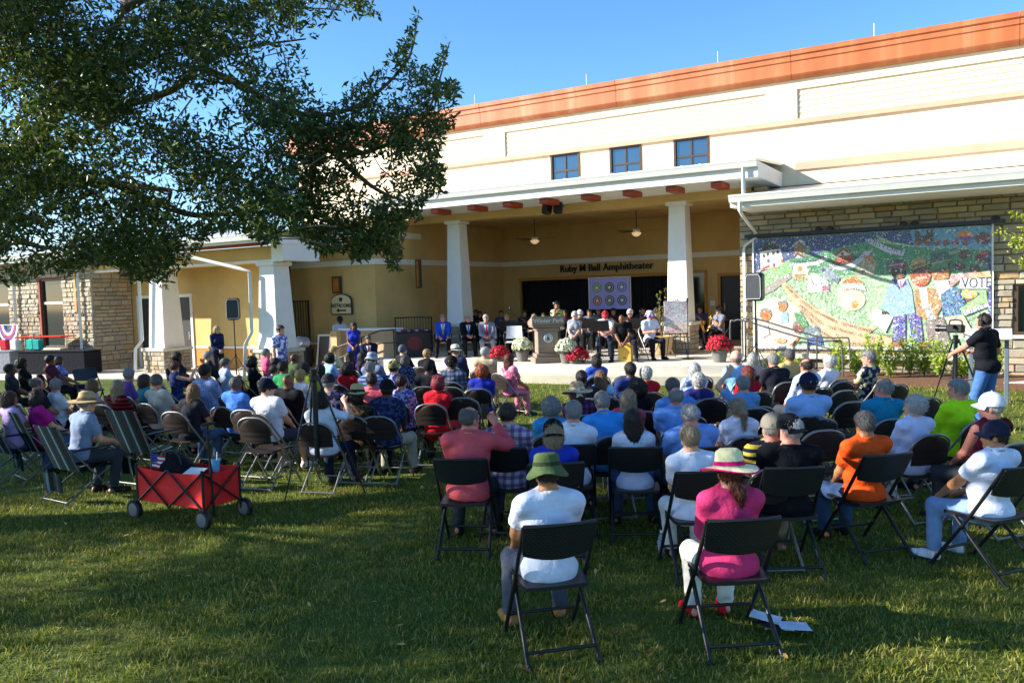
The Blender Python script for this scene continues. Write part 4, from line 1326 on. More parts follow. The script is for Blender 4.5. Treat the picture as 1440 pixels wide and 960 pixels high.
# ------------------------------------------------------------------ cloth, skin and hair
def cloth(col, pat=None, c2=None):
    key = f'cloth_{col}_{pat}_{c2}'
    if key in MATS: return MATS[key]
    m, nt, b = _new(key)
    c = lin(col); d = lin(c2) if c2 else tuple(x * .5 for x in c)
    f = noise(nt, 9.0, 4.0)
    out = ramp(nt, f, [(.3, tuple(x * .86 for x in c)), (.7, tuple(min(1, x * 1.1) for x in c))])
    tc = nt.nodes.new('ShaderNodeTexCoord')
    def wave(axis, scale, thr):
        s = nt.nodes.new('ShaderNodeSeparateXYZ'); nt.links.new(tc.outputs['Object'], s.inputs[0])
        mu = nt.nodes.new('ShaderNodeMath'); mu.operation = 'MULTIPLY'; mu.inputs[1].default_value = scale; nt.links.new(s.outputs[axis], mu.inputs[0])
        fr = nt.nodes.new('ShaderNodeMath'); fr.operation = 'FRACT'; nt.links.new(mu.outputs[0], fr.inputs[0])
        gt = nt.nodes.new('ShaderNodeMath'); gt.operation = 'GREATER_THAN'; gt.inputs[1].default_value = thr; nt.links.new(fr.outputs[0], gt.inputs[0])
        return gt.outputs[0]
    if pat == 'plaid':
        for ax, sc in ((0, 13.0), (2, 13.0)):
            v = wave(ax, sc, .55); mu = nt.nodes.new('ShaderNodeMath'); mu.operation = 'MULTIPLY'; mu.inputs[1].default_value = .6; nt.links.new(v, mu.inputs[0])
            out = mix_rgb(nt, mu.outputs[0], out, d)
    elif pat == 'check':
        for ax, sc in ((0, 26.0), (2, 26.0)):
            v = wave(ax, sc, .8); mu = nt.nodes.new('ShaderNodeMath'); mu.operation = 'MULTIPLY'; mu.inputs[1].default_value = .65; nt.links.new(v, mu.inputs[0])
            out = mix_rgb(nt, mu.outputs[0], out, d)
    elif pat == 'stripes': out = mix_rgb(nt, wave(2, 15.0, .5), out, d)
    elif pat == 'fine': out = mix_rgb(nt, wave(2, 32.0, .6), out, d)
    elif pat in ('print', 'floral', 'camo'):
        sc = {'print': 34.0, 'floral': 17.0, 'camo': 9.0}[pat]
        vo = nt.nodes.new('ShaderNodeTexVoronoi'); vo.inputs['Scale'].default_value = sc; nt.links.new(tc.outputs['Object'], vo.inputs['Vector'])
        s2 = nt.nodes.new('ShaderNodeSeparateColor'); nt.links.new(vo.outputs['Color'], s2.inputs[0])
        gt = nt.nodes.new('ShaderNodeMath'); gt.operation = 'GREATER_THAN'; gt.inputs[1].default_value = .58; nt.links.new(s2.outputs[0], gt.inputs[0])
        out = mix_rgb(nt, gt.outputs[0], out, d)
        if pat == 'camo':
            gt = nt.nodes.new('ShaderNodeMath'); gt.operation = 'GREATER_THAN'; gt.inputs[1].default_value = .72; nt.links.new(s2.outputs[1], gt.inputs[0])
            out = mix_rgb(nt, gt.outputs[0], out, lin('9A9440'))
    nt.links.new(out, b.inputs['Base Color'])
    b.inputs['Roughness'].default_value = .85; b.inputs['Specular IOR Level'].default_value = .12; b.inputs['Sheen Weight'].default_value = .0
    bump(nt, b, noise(nt, 11.0, 6.0, 'Object', (1.4, 1, 1.3), .5), .45, .03)
    MATS[key] = m
    return m
SKIN_C = {'pale': 'DDAA90', 'light': 'CF9A7C', 'ruddy': 'C9806A', 'tan': 'A9754F', 'brown': '744A32', 'dark': '4E3022'}
def skin(k):
    key = 'skin_' + k
    if key not in MATS:
        m = mat(key, lin(SKIN_C[k]), .5, .10, 18.0, bmp=.05, bscale=200, spec=.4)
        b = m.node_tree.nodes['Principled BSDF']; b.inputs['Subsurface Weight'].default_value = .06; b.inputs['Subsurface Radius'].default_value = (.01, .004, .002)
    return MATS[key]
LIPS = {k: mat('lips_' + k, tuple(a * s for a, s in zip(lin(c), (.8, .5, .5))), .45, .05) for k, c in SKIN_C.items()}
EYE = mat('eye', (.02, .016, .014), .15, .1)
HAIR_C = {'black': '14110F', 'dark': '2A1F18', 'brown': '4A3324', 'lightbrown': '7A5A3C', 'auburn': '5E2A1A', 'orange': 'A04A22', 'red': '7A2F1E', 'blond': 'B5955E', 'ash': '9A876A', 'grey': '8C8A86', 'silver': 'B5B4B0', 'white': 'BDBBB5', 'salt': '5E5B58', 'wine': '8E2030'}
def hairm(k):
    key = 'hair_' + k
    if key in MATS: return MATS[key]
    m, nt, b = _new(key); c = lin(HAIR_C[k])
    f = noise(nt, 34.0, 6.0, 'Object', (3.4, 3.4, .45), .75)
    f2 = noise(nt, 9.0, 4.0)
    o = ramp(nt, f, [(.32, tuple(x * .42 for x in c)), (.52, c), (.72, tuple(min(1, x * 1.5 + .02) for x in c))])
    o = mix_rgb(nt, .5, o, ramp(nt, f2, [(.3, .6), (.7, 1.0)]), 'MULTIPLY')
    nt.links.new(o, b.inputs['Base Color']); b.inputs['Roughness'].default_value = .42; b.inputs['Specular IOR Level'].default_value = .35
    bump(nt, b, f, .8, .012)
    MATS[key] = m
    return m
def bind(o, mats):
    """materials on the object, so that alike figures can share one mesh"""
    me = o.data
    while len(me.materials) < len(mats): me.materials.append(None)
    for s, m in zip(o.material_slots, mats):
        s.link = 'OBJECT'; s.material = m
    return o
from mathutils.bvhtree import BVHTree
def shirt_front(t, B, tie):
    me = B['top']; bv = BVHTree.FromPolygons([v.co for v in me.vertices], [tuple(p.vertices) for p in me.polygons])
    J = B['J']; fw, U, pel = J['fw'], J['U'], J['pel']
    def surf(x, h, off):
        o = Vector(pel + U * h + np.array([x, 0, 0]) + fw * .5); hit = bv.ray_cast(o, Vector(-fw))
        q = hit[0] if hit[0] is not None else o - Vector(fw) * .38
        return q + Vector(fw) * off
    def strip(name, wf, h0, h1, off, m):
        g = G(); n = 8; vs = []
        for k in range(n + 1):
            h = h0 + (h1 - h0) * k / n; w = wf(k / n)
            for x in (-w, -w * .33, w * .33, w): vs.append(surf(x, h, off))
        fs = [(k * 4 + i, k * 4 + i + 1, k * 4 + i + 5, k * 4 + i + 4) for k in range(n) for i in range(3)]
        g.add(vs, fs); g.build(name, m, t, smooth=180)
    strip('shirt_front', lambda f: .012 + .055 * f, .20, .475, .006, cloth('E2E4EC'))
    strip('tie', lambda f: .030 - .012 * f if f < .9 else .024, .14, .465, .014, cloth(tie))
FOCUS = Vector((-9.6, 17.7, 0))
PEOPLE = {}
def person(px, py, desc, sex='m', pose='lap', top=('888888',), legs=('30343C', 'long'), hair=('short', 'grey'), sk='light', hat=None, girth=0.0, face=0.0, yaw=0, pitch=0,
           sleeve='short', ch='metal', s=None, z0=0.0, collar=0, shoe='2A2422', at=None, to=None, ywy=None, chlabel=None):
    up = POSES[pose].get('up')
    rv = random.Random(desc)
    if pose == 'lap' and at is None and not yaw and 'suit' not in desc and rv.random() < .5: pose = rv.choice(['forward', 'folded', 'apart'])
    if s is None: s = 1.0 if sex == 'm' else .95
    s *= .915 if not up else .95
    B = body_set(pose, sex, girth, yaw, pitch, sleeve, legs[1], collar)
    Hc = B['J']['Hc']
    if at is not None: p = Vector((at[0], at[1], 0)); head_at = False
    elif ywy is not None: p = on_y(px, py, ywy); head_at = True
    else: p = on_z(px, py, z0 + Hc[2] * s); head_at = True
    d = (Vector(to) if to is not None else FOCUS) - p
    rz = math.atan2(-d.x, d.y) + math.radians(face)
    if head_at:
        off = Matrix.Rotation(rz, 3, 'Z') @ Vector((Hc[0] * s, Hc[1] * s, 0))
        p = Vector((p.x - off.x, p.y - off.y, 0))
    if not up and at is None and z0 == 0: rz += rv.uniform(-.16, .16)
    verb = 'standing ' if up else 'seated '
    t = empty('person', (p.x, p.y, z0), rz, verb + desc, 'person', None, s)
    if not up and at is None: t.rotation_euler = (0, rv.uniform(-.05, .05), rz)
    bind(link('body', B['body'], t), [skin(sk), EYE, LIPS[sk]])
    if legs[1] == 'dress':
        bind(link('dress_top', B['top'], t), [cloth(*top)]); bind(link('skirt', B['legs'], t), [cloth(*top)])
    else:
        nm = {'coat': 'jacket', 'long': 'shirt', 'short': 'shirt', 'none': 'vest'}[sleeve]
        bind(link(nm, B['top'], t), [cloth(*top)])
        bind(link('shorts' if legs[1] == 'short' else ('skirt' if legs[1] == 'skirt' else 'trousers'), B['legs'], t), [cloth(legs[0])])
    for n, sd in (('l', -1), ('r', 1)):
        A = B['J']['A' + n]
        bind(link('shoe', SHOE, t, (A[0], A[1] + .035, 0), (0, 0, -sd * .18)), [cloth(shoe), mat('sole', lin('CFCBC2') if shoe not in ('2A2422',) else (.02, .02, .02), .7)])
    ry = (math.radians(-pitch), 0, math.radians(yaw))
    if hair:
        bind(link('hair', hair_mesh(hair[0]), t, Hc, (math.radians(-pitch), 0, math.radians(yaw)), .965), [hairm(hair[1])])
    if hat:
        kind, c1, c2 = hat[:3]
        he = None
        for nm, me, slot in hat_parts('cap' if kind == 'capback' else kind):
            if he is None:
                he = link(nm, me, t, Hc, (math.radians(-pitch - (8 if kind in ('straw', 'wide', 'panama', 'bucket', 'boonie') else 0)), 0, math.radians(yaw + (180 if kind == 'capback' else 0))), 1.0 if kind in ('cap', 'capback') else .98)
                o = he
            else: o = link(nm, me, he)
            bind(o, [cloth(c1) if slot == 0 else cloth(c2)])
            if len(hat) > 3 and slot == 0: bind(o, [cloth(c1, hat[3], c2)])
    PEOPLE[desc] = (t, B, s, Hc)
    if sleeve == 'coat' and z0 > 0 or 'red tie' in desc:
        shirt_front(t, B, '2A62C0' if 'blue tie' in desc else ('C42030' if 'red tie' in desc else '8A8A78'))
    if ch and not up:
        chair(ch, p.x, p.y, rz, (chlabel or ' '.join((CH_LABEL[ch] + ' under the ' + desc).split()[:16])), .95 if ch != 'black' else .98, z0)
    return t
P = person
LG, KH, NV, BK, DN, WT = ('3A3D42', 'long'), ('9A8A6E', 'long'), ('232A3C', 'long'), ('17171A', 'long'), ('3C5578', 'long'), ('D8D6D0', 'long')
# --- canvas lawn chairs at the left end
P(14, 562, 'woman with brown bob in lavender tee at the left edge', 'f', 'lap', ('B9A2D6',), DN, ('bob', 'brown'), 'tan', ch='lawn', yaw=0, girth=.3)
P(53, 560, 'woman with dark bob in bright magenta tee', 'f', 'lap', ('A8207E',), DN, ('bob', 'dark'), 'light', ch='lawn', yaw=40, girth=.5)
P(123, 568, 'person in tan wide-brimmed hat and blue-grey tee', 'm', 'lap', ('7E8EA8',), LG, ('short', 'grey'), 'light', ('wide', 'B39C74', '8A6A48'), ch='lawn', yaw=0)
# --- left block
P(77, 543, 'woman with grey crop and glasses in white shirt', 'f', 'lap', ('D5D8E2',), LG, ('short', 'grey'), 'ruddy', yaw=40, girth=.25)
P(130, 544, 'woman with light brown bob in striped tee', 'f', 'lap', ('D6D2D6', 'fine', '6A4A7A'), LG, ('bob', 'lightbrown'), 'light', yaw=40)
P(163, 545, 'woman with long ash hair in red and black striped sweater', 'f', 'lap', ('A31C26', 'stripes', '17131A'), BK, ('long', 'ash'), 'pale', sleeve='long', yaw=40)
P(180, 528, 'grey-haired man in purple shirt reading a programme', 'm', 'sheet', ('6A4A92',), LG, ('short', 'grey'), 'ruddy', yaw=40)
P(203, 536, 'woman with dark brown hair in teal top', 'f', 'lap', ('2F8290',), NV, ('bob', 'brown'), 'tan')
P(223, 538, 'grey-haired man in pale stone polo with glasses', 'm', 'lap', ('B7B2A8',), KH, ('short', 'salt'), 'ruddy', collar=1, girth=.5, yaw=40)
P(268, 551, 'woman with long brown hair in black tee holding a leaflet', 'f', 'sheet', ('24262E',), DN, ('long', 'lightbrown'), 'tan', yaw=40)
P(287, 524, 'dark-haired man in pale blue check shirt', 'm', 'lap', ('8FA3D0', 'check', '4A5A8A'), LG, ('short', 'black'), 'brown', girth=.5, s=1.06)
P(328, 541, 'grey-headed man in bright blue polo', 'm', 'lap', ('4A7FD6',), NV, ('crop', 'salt'), 'brown', collar=1)
P(247, 517, 'woman with auburn crop and glasses in sleeveless navy dress', 'f', 'phone', ('28305E', 'print', '3A4478'), NV, ('short', 'auburn'), 'light', sleeve='none', yaw=40)
P(250, 503, 'person with black hair sitting behind the auburn-haired woman', 'f', 'lap', ('22242E',), BK, ('curly', 'black'), 'dark')
P(378, 547, 'man in navy cap and white tee printed FREEDOM on its back', 'm', 'apart', ('DADCE6',), ('3A4150', 'short'), ('short', 'dark'), 'light', ('cap', '151A28', '8A8E92'), yaw=-40, girth=.5, shoe='E0E0E0')
P(456, 563, 'woman with brown bob in white tee holding up a phone', 'f', 'phone', ('E2E4EE',), NV, ('bob', 'dark'), 'pale', girth=.5, yaw=40, shoe='5A3A44')
P(317, 512, 'grey-haired woman in pale blue blouse', 'f', 'lap', ('AEBEDD',), LG, ('short', 'salt'), 'light')
P(293, 502, 'grey-haired man in dark jacket near the blond standing woman', 'm', 'lap', ('20222A',), BK, ('short', 'grey'), 'light', sleeve='coat')
P(356, 510, 'woman with big black hair in dark top', 'f', 'lap', ('1A1A20',), BK, ('big', 'black'), 'dark')
P(374, 497, 'ruddy grey-haired man in bright pink polo', 'm', 'lap', ('D9567F',), LG, ('crop', 'grey'), 'ruddy', collar=1)
P(389, 512, 'woman with short black hair in black blouse', 'f', 'lap', ('1C1E26',), BK, ('short', 'black'), 'brown')
P(415, 505, 'bald dark-skinned man in olive green shirt', 'm', 'lap', ('4A5A38',), KH, None, 'dark', girth=.5)
P(402, 518, 'person with brown crop in bright green top', 'm', 'lap', ('2F8A50',), BK, ('short', 'dark'), 'brown')
P(386, 522, 'child with short brown hair in navy top', 'm', 'lap', ('27305A',), NV, ('short', 'brown'), 'light', s=.88)
P(405, 537, 'bald brown-skinned man in black tee', 'm', 'lap', ('14151A',), BK, None, 'brown', girth=.5)
P(419, 530, 'woman with cropped blond hair in white top', 'f', 'lap', ('DDDCE0',), LG, ('short', 'blond'), 'tan')
P(432, 520, 'dark-haired man in yellow-green tee', 'm', 'lap', ('9DB82A',), BK, ('crop', 'black'), 'dark')
P(452, 522, 'dark-haired woman in navy blouse', 'f', 'lap', ('262E5A',), NV, ('bob', 'black'), 'brown')
P(463, 505, 'woman with black curls in light blue shirt', 'f', 'lap', ('8FB4EA',), NV, ('curly', 'black'), 'dark')
P(470, 494, 'blond person in pale yellow shirt behind the tan pillar', 'f', 'lap', ('C9C0A0',), LG, ('short', 'blond'), 'pale')
P(488, 520, 'woman with dark wavy hair in scarlet top', 'f', 'lap', ('C2212B',), BK, ('big', 'dark'), 'dark')
P(494, 502, 'woman with long black hair in black top', 'f', 'lap', ('1B1720',), BK, ('long', 'black'), 'dark')
P(510, 503, 'woman in deep purple top with long dark hair', 'f', 'lap', ('3A1C48',), BK, ('long', 'dark'), 'brown')
P(466, 540, 'man in dark cap and flag-print shirt', 'm', 'lap', ('2A2A4A', 'floral', 'B8A0A8'), KH, ('crop', 'grey'), 'light', ('cap', '2A2B30', '808080'))
P(507, 556, 'woman in beige straw hat and brown leopard-print top', 'f', 'lap', ('5A4634', 'print', '2A1F18'), BK, ('bob', 'dark'), 'brown', ('panama', 'C9B380', '2A2420'))
P(519, 536, 'man with short black hair in coral polo', 'm', 'lap', ('D9606C',), LG, ('crop', 'black'), 'brown', collar=1)
P(541, 549, 'man in black cap and navy patterned shirt with khaki trousers', 'm', 'apart', ('20264A', 'print', '3C466E'), ('A39C88', 'long'), ('crop', 'black'), 'dark', ('cap', '16171C', '303030'))
P(567, 539, 'woman with short black hair in blue speckled blouse', 'f', 'lap', ('4A58A0', 'print', 'A8B0D8'), BK, ('short', 'black'), 'tan', girth=.5)
P(525, 519, 'grey-haired man in white and blue shirt', 'm', 'lap', ('B6C2DC', 'stripes', '5A72B0'), LG, ('short', 'grey'), 'light')
P(527, 506, 'person in pale grey bucket hat', 'm', 'lap', ('6A7A98',), LG, ('short', 'dark'), 'light', ('bucket', '9AA0AA', '70757C'))
P(558, 519, 'man in camouflage cap and navy star-print shirt', 'm', 'lap', ('26307A', 'floral', 'C8CEE8'), LG, ('short', 'dark'), 'light', ('cap', '6A6650', '3A3828', 'camo'))
P(569, 508, 'woman with grey bob in blue-black patterned top', 'f', 'lap', ('2A3350', 'print', '5A6488'), BK, ('bob', 'salt'), 'brown')
P(568, 493, 'person in grey knitted beanie and dark coat', 'm', 'lap', ('1E1F28',), BK, ('short', 'dark'), 'light', ('beanie', '5A5E68', '5A5E68'), sleeve='coat', s=.96)
P(604, 499, 'woman with short golden hair in black blouse', 'f', 'lap', ('16161A',), BK, ('short', 'blond'), 'tan', sleeve='long')
P(602, 517, 'person in dark beanie and charcoal hoodie', 'm', 'lap', ('24262C',), BK, ('short', 'black'), 'dark', ('beanie', '1E1E24', '1E1E24'), sleeve='coat')
P(642, 495, 'man in cream panama hat and navy suit', 'm', 'lap', ('20294A',), NV, ('short', 'grey'), 'light', ('panama', 'E2D8BC', '2A2A2A'), sleeve='coat', yaw=40)
P(636, 512, 'man in black cap and grey plaid shirt', 'm', 'lap', ('7A84A0', 'plaid', '20242E'), LG, ('crop', 'black'), 'dark', ('cap', '15161A', '9A7A2A'), sleeve='long')
P(679, 497, 'silver-haired man in cream jacket', 'm', 'lap', ('BDA98A',), KH, ('short', 'silver'), 'light', sleeve='coat', yaw=-40)
P(673, 524, 'woman with orange curls in royal blue top', 'f', 'lap', ('24309A',), NV, ('curly', 'orange'), 'brown', girth=.5)
P(611, 541, 'woman with crimson braids wound up in red dress', 'f', 'lap', ('C8202C',), ('C8202C', 'dress'), ('braids', 'wine'), 'dark')
P(716, 506, 'woman with auburn hair in pink outfit with legs turned right', 'f', 'side', ('D98AA6', 'floral', 'C05A7A'), ('C87A96', 'long'), ('long', 'auburn'), 'tan', face=-40, ch='metal', shoe='3A4048')
# --- centre and right block
P(653, 590, 'man with shaved grey head in coral shirt raising a phone', 'm', 'phone', ('D0565C',), LG, ('thin', 'salt'), 'ruddy', ch='black', sleeve='long', collar=1, girth=.5, yaw=-40, s=1.04)
P(712, 585, 'dark-haired man in purple plaid shirt', 'm', 'lap', ('C9B6C6', 'plaid', '3A2A5C'), DN, ('short', 'dark'), 'light', ch='black', collar=1, sleeve='long')
P(773, 575, 'woman with curly grey hair in turquoise top', 'f', 'lap', ('3A90C8',), LG, ('curly', 'grey'), 'light')
P(799, 582, 'grey-haired man in crisp white shirt', 'm', 'lap', ('E0E2EC',), LG, ('short', 'grey'), 'light', ch='black', sleeve='long', collar=1)
P(775, 612, 'grey-blond person in black cap and cobalt jacket', 'f', 'lap', ('2438A8',), DN, ('bob', 'ash'), 'light', ('capback', '15151A', '6A6A6A'), ch='black', sleeve='long', girth=.5)
P(817, 553, 'woman in tan ribboned sun hat and purple plaid shirt', 'f', 'lap', ('6A3A6E', 'plaid', '2A1430'), BK, ('bob', 'brown'), 'light', ('wide', 'B09870', 'C9BEA8'))
P(836, 508, 'woman with loose dark hair in blue top near the red mums', 'f', 'lap', ('3A5AB8',), NV, ('bob', 'dark'), 'light')
P(824, 533, 'person with short black hair in dark blouse', 'f', 'lap', ('2A2A34',), BK, ('short', 'black'), 'brown', s=.96)
P(846, 532, 'woman with long sandy hair in pale tie-dye top', 'f', 'lap', ('9CC4E2', 'floral', '5A86C8'), DN, ('long', 'lightbrown'), 'light')
P(853, 567, 'grey-haired man in bright azure polo', 'm', 'lap', ('3A90DA',), NV, ('short', 'grey'), 'light', collar=1)
P(878, 562, 'woman with long ash-blond hair in rose top', 'f', 'lap', ('B84A5C',), LG, ('long', 'ash'), 'light')
P(896, 548, 'woman with very big black hair and bare shoulders', 'f', 'lap', ('18161A',), BK, ('big', 'black'), 'brown', sleeve='none')
P(884, 522, 'man with short black hair in dark blue shirt', 'm', 'lap', ('2A3868',), BK, ('short', 'black'), 'dark')
P(908, 527, 'white-haired woman in red cardigan', 'f', 'lap', ('BE1F2C',), LG, ('fluffy', 'white'), 'light', sleeve='long', girth=.25)
P(892, 592, 'woman with long black hair in white tee and jeans', 'f', 'lap', ('D6D8E6',), DN, ('long', 'dark'), 'tan', ch='black')
P(952, 559, 'balding man in light blue shirt with a black strap', 'm', 'lap', ('6E9AD8',), LG, ('bald', 'grey'), 'ruddy', girth=.5, yaw=0, collar=1)
P(950, 546, 'dark-grey-haired man behind the balding man', 'm', 'lap', ('5E8AC8',), LG, ('short', 'salt'), 'light')
P(976, 583, 'white-haired man in sky blue shirt behind the blond woman', 'm', 'lap', ('6F98D8',), LG, ('thin', 'silver'), 'ruddy', girth=.75, ch='black')
P(979, 618, 'woman with short blond hair in loose white tee', 'f', 'lap', ('DDE0EA',), WT, ('short', 'ash'), 'light', ch='black', girth=.5, s=.96)
P(975, 521, 'woman with long white-blond hair in blue patterned top', 'f', 'lap', ('7A94C2', 'print', 'D8DEEA'), LG, ('long', 'white'), 'light')
P(977, 537, 'woman with short white hair in navy tee', 'f', 'lap', ('2A3270',), NV, ('fluffy', 'white'), 'light')
P(1035, 506, 'man in pale cap and sky blue shirt with hands up', 'm', 'phone', ('8CC2EA',), LG, ('crop', 'grey'), 'ruddy', ('cap', 'C9A08A', '9A8A7A'), girth=.5, yaw=-40)
P(1055, 506, 'woman with white-blond bob in grey top', 'f', 'lap', ('A0A4AC',), LG, ('bob', 'white'), 'light', yaw=-40)
P(1053, 526, 'woman with red-brown hair in crimson top', 'f', 'lap', ('A8182A',), BK, ('bob', 'red'), 'light')
P(1050, 542, 'woman with grey crop in blue tee raising her arm', 'f', 'raise', ('6E9AC8',), KH, ('short', 'grey'), 'light')
P(1041, 575, 'woman with ash-blond ponytail in white tee', 'f', 'lap', ('DADCEA',), KH, ('pony', 'ash'), 'light')
P(1083, 509, 'grey-haired man in black polo', 'm', 'lap', ('1E2028',), BK, ('short', 'grey'), 'ruddy', collar=1)
P(1108, 502, 'man with dark grey hair in khaki shirt', 'm', 'lap', ('BFA870',), LG, ('short', 'salt'), 'tan', collar=1)
P(1137, 515, 'balding man with dark hair in white dress shirt', 'm', 'lap', ('C2D0EA',), LG, ('bald', 'dark'), 'ruddy', sleeve='long', collar=1)
P(1163, 511, 'white-haired person in white shirt by the bushes', 'f', 'lap', ('DFE3EE',), LG, ('fluffy', 'white'), 'light')
P(1136, 543, 'man in navy cap and pale blue shirt', 'm', 'lap', ('93B4E2',), LG, ('short', 'dark'), 'tan', ('cap', '1A2038', '9AA0A8'), girth=.5, sleeve='long', collar=1, s=1.04)
P(1221, 505, 'grey-haired man in navy tropical shirt turned left', 'm', 'lap', ('28304A', 'floral', 'B9B48E'), KH, ('short', 'grey'), 'ruddy', yaw=40, face=15)
P(1079, 605, 'man in grey cap and yellow-striped navy shirt', 'm', 'lap', ('1E2238', 'stripes', 'C9B040'), LG, ('crop', 'grey'), 'ruddy', ('cap', '7A7468', '4A463E'), ch='metal', s=.98)
P(1103, 607, 'heavy man in black veteran cap and black shirt', 'm', 'lap', ('101116',), KH, ('short', 'white'), 'ruddy', ('capback', '111218', 'B08A2A'), ch='black', girth=1.0, yaw=40, s=.99, shoe='8A7A66')
P(1219, 598, 'man with dark curly hair in bright orange tee', 'm', 'lap', ('E0521A',), DN, ('short', 'salt'), 'tan', ch='black', girth=.5, s=.96)
P(1237, 548, 'grey-haired man with glasses in teal polo', 'm', 'lap', ('1E7FA0',), NV, ('thin', 'grey'), 'ruddy', yaw=40, collar=1, girth=.5)
P(1284, 573, 'white-haired woman in lavender white blouse', 'f', 'lap', ('CDD0EC',), WT, ('fluffy', 'silver'), 'light', sleeve='long', yaw=40, girth=.5)
P(1346, 550, 'grey-haired man in neon yellow safety shirt', 'm', 'lap', ('B4E61E',), LG, ('short', 'grey'), 'ruddy', yaw=40, sleeve='long', girth=.5)
P(1394, 574, 'man in white cap and burgundy vest over white shirt', 'm', 'lap', ('4A1424',), LG, ('crop', 'white'), 'ruddy', ('cap', 'E6E6E2', 'B0B0B0'), yaw=40, sleeve='none', girth=.25)
P(1392, 616, 'man in navy cap and white polo with legs stretched left', 'm', 'apart', ('DCE2F0',), ('7E9AC0', 'long'), ('crop', 'dark'), 'tan', ('cap', '1E2436', 'A08A4A'), yaw=40, ch='black', girth=.75, collar=1, face=10, s=.93, shoe='E2E2E4')
# --- two nearest sitters
P(786, 668, 'man in green bucket hat and white tee in the foreground', 'm', 'apart', ('D6DCEA',), ('4E5360', 'long'), ('crop', 'dark'), 'tan', ('boonie', '4C5E3A', '2E3A24'), ch='black', face=14, girth=.25, shoe='A87A42', at=(-2.36, 4.38), s=.99)
P(1052, 668, 'woman in pink-trimmed straw hat and hot pink top', 'f', 'lap', ('D23A6C',), ('E2DED2', 'long'), ('lowpony', 'auburn'), 'light', ('straw', 'E6DCA8', 'C8186A'), ch='black', face=2, girth=.5, sleeve='long', shoe='C8202C', at=(-1.40, 4.93), s=.985)
# --- far left, in the shade by the table
P(31, 512, 'woman with long black hair in black top near the side wing', 'f', 'lap', ('131317',), BK, ('big', 'black'), 'dark')
P(71, 507, 'man with short black hair in maroon shirt at the covered table', 'm', 'lap', ('4A2030',), BK, ('short', 'black'), 'brown', yaw=40)
P(83, 508, 'woman in blue print top beside the maroon-shirted man', 'f', 'lap', ('3446A0', 'print', 'A0A8D0'), NV, ('bob', 'brown'), 'tan', yaw=40)
P(14, 520, 'person with shaved dark head at the left edge', 'm', 'lap', ('2A2C34',), BK, ('crop', 'black'), 'dark')
P(52, 540, 'bald grey-fringed man behind the grey-haired woman', 'm', 'lap', ('24262C',), BK, ('bald', 'salt'), 'ruddy')
# --- standing figures
P(305, 466, 'blond woman in navy blouse by the corner column', 'f', 'clasp', ('20264E',), NV, ('bob', 'blond'), 'light', sleeve='long', ywy=15.2, face=-30, yaw=0)
P(394, 459, 'man with sunglasses in blue patterned shirt', 'm', 'stand', ('5A64B0', 'floral', 'D8DAF0'), NV, ('short', 'dark'), 'light', ywy=13.4, face=-35, sleeve='short', girth=.25)
P(478, 450, 'man in dark cap and white shirt behind the tan pillar', 'm', 'clasp', ('BFC3CE',), BK, ('crop', 'black'), 'dark', ('cap', '2A2D38', '505050'), ywy=19.0, face=-30)
P(497, 459, 'woman with long dark hair in royal blue dress', 'f', 'clasp', ('2A35A0',), ('2A35A0', 'dress'), ('long', 'dark'), 'brown', sleeve='none', ywy=16.6, face=-60)
P(520, 480, 'man in dark suit and red tie by the ramp wall', 'm', 'lap', ('1A1E30',), BK, ('short', 'salt'), 'tan', sleeve='coat', face=-70, ywy=16.4)
P(1383, 463, 'man in black polo and headphones filming with a video camera', 'm', 'camera', ('15161C',), ('44689C', 'long'), ('crop', 'dark'), 'ruddy', collar=1, ywy=13.55, to=(-6.0, 16.5, 0), girth=.5, s=1.05)
# --- on the stage
AUD = (-5.0, 6.0, 0)
S = dict(z0=STAGE_Z, to=AUD)
P(622, 449, 'grey-haired man in bright blue suit at the left of the stage', 'm', 'apart', ('2C4FB4',), BK, ('short', 'grey'), 'ruddy', sleeve='coat', ch='white', ywy=19.2, **S)
P(659, 452, 'bald man in black suit with blue tie', 'm', 'forward', ('15161C',), BK, ('bald', 'grey'), 'ruddy', sleeve='coat', ch='white', ywy=19.3, face=10, yaw=40, **S)
P(686, 449, 'white-haired man in grey suit with red tie', 'm', 'forward', ('7A7C8A',), ('8A8A92', 'long'), ('short', 'white'), 'ruddy', sleeve='coat', ch='white', ywy=19.2, **S)
P(712, 452, 'blond woman in black blouse with the band', 'f', 'horn', ('17171C',), BK, ('short', 'blond'), 'light', sleeve='long', ch='metal', ywy=20.8, **S)
P(706, 440, 'person in dark blue top at the back of the stage', 'm', 'horn', ('3A4260',), BK, ('short', 'brown'), 'tan', ywy=22.8, ch='metal', **S)
P(674, 447, 'seated musician in black between two suited men', 'm', 'horn', ('1A1B20',), BK, ('short', 'dark'), 'tan', ywy=22.4, ch='metal', **S)
P(752, 449, 'musician with reddish hair holding sheet music', 'f', 'sheet', ('2A2A30',), BK, ('bob', 'ash'), 'light', ywy=20.6, ch='metal', **S)
P(783, 430, 'woman singing at the podium in green and cream print top', 'f', 'mic', ('4C5430', 'camo', 'D8D4C0'), BK, ('updo', 'black'), 'tan', sleeve='none', ywy=18.75, girth=.25, s=.93, **S)
P(806, 447, 'musician in grey cap and grey polo', 'f', 'lap', ('8E949E',), BK, ('crop', 'grey'), 'pale', ('cap', 'A9A9A2', '808080'), ywy=19.9, ch='metal', s=1.0, **S)
P(815, 444, 'musician in white cap with a saxophone', 'm', 'horn', ('5A606C',), BK, ('short', 'dark'), 'light', ('cap', 'D4DAE6', '808080'), ywy=21.2, ch='metal', **S)
P(828, 442, 'dark-haired musician behind the music stand', 'm', 'horn', ('6A7284',), BK, ('short', 'dark'), 'tan', ywy=22.3, ch='metal', **S)
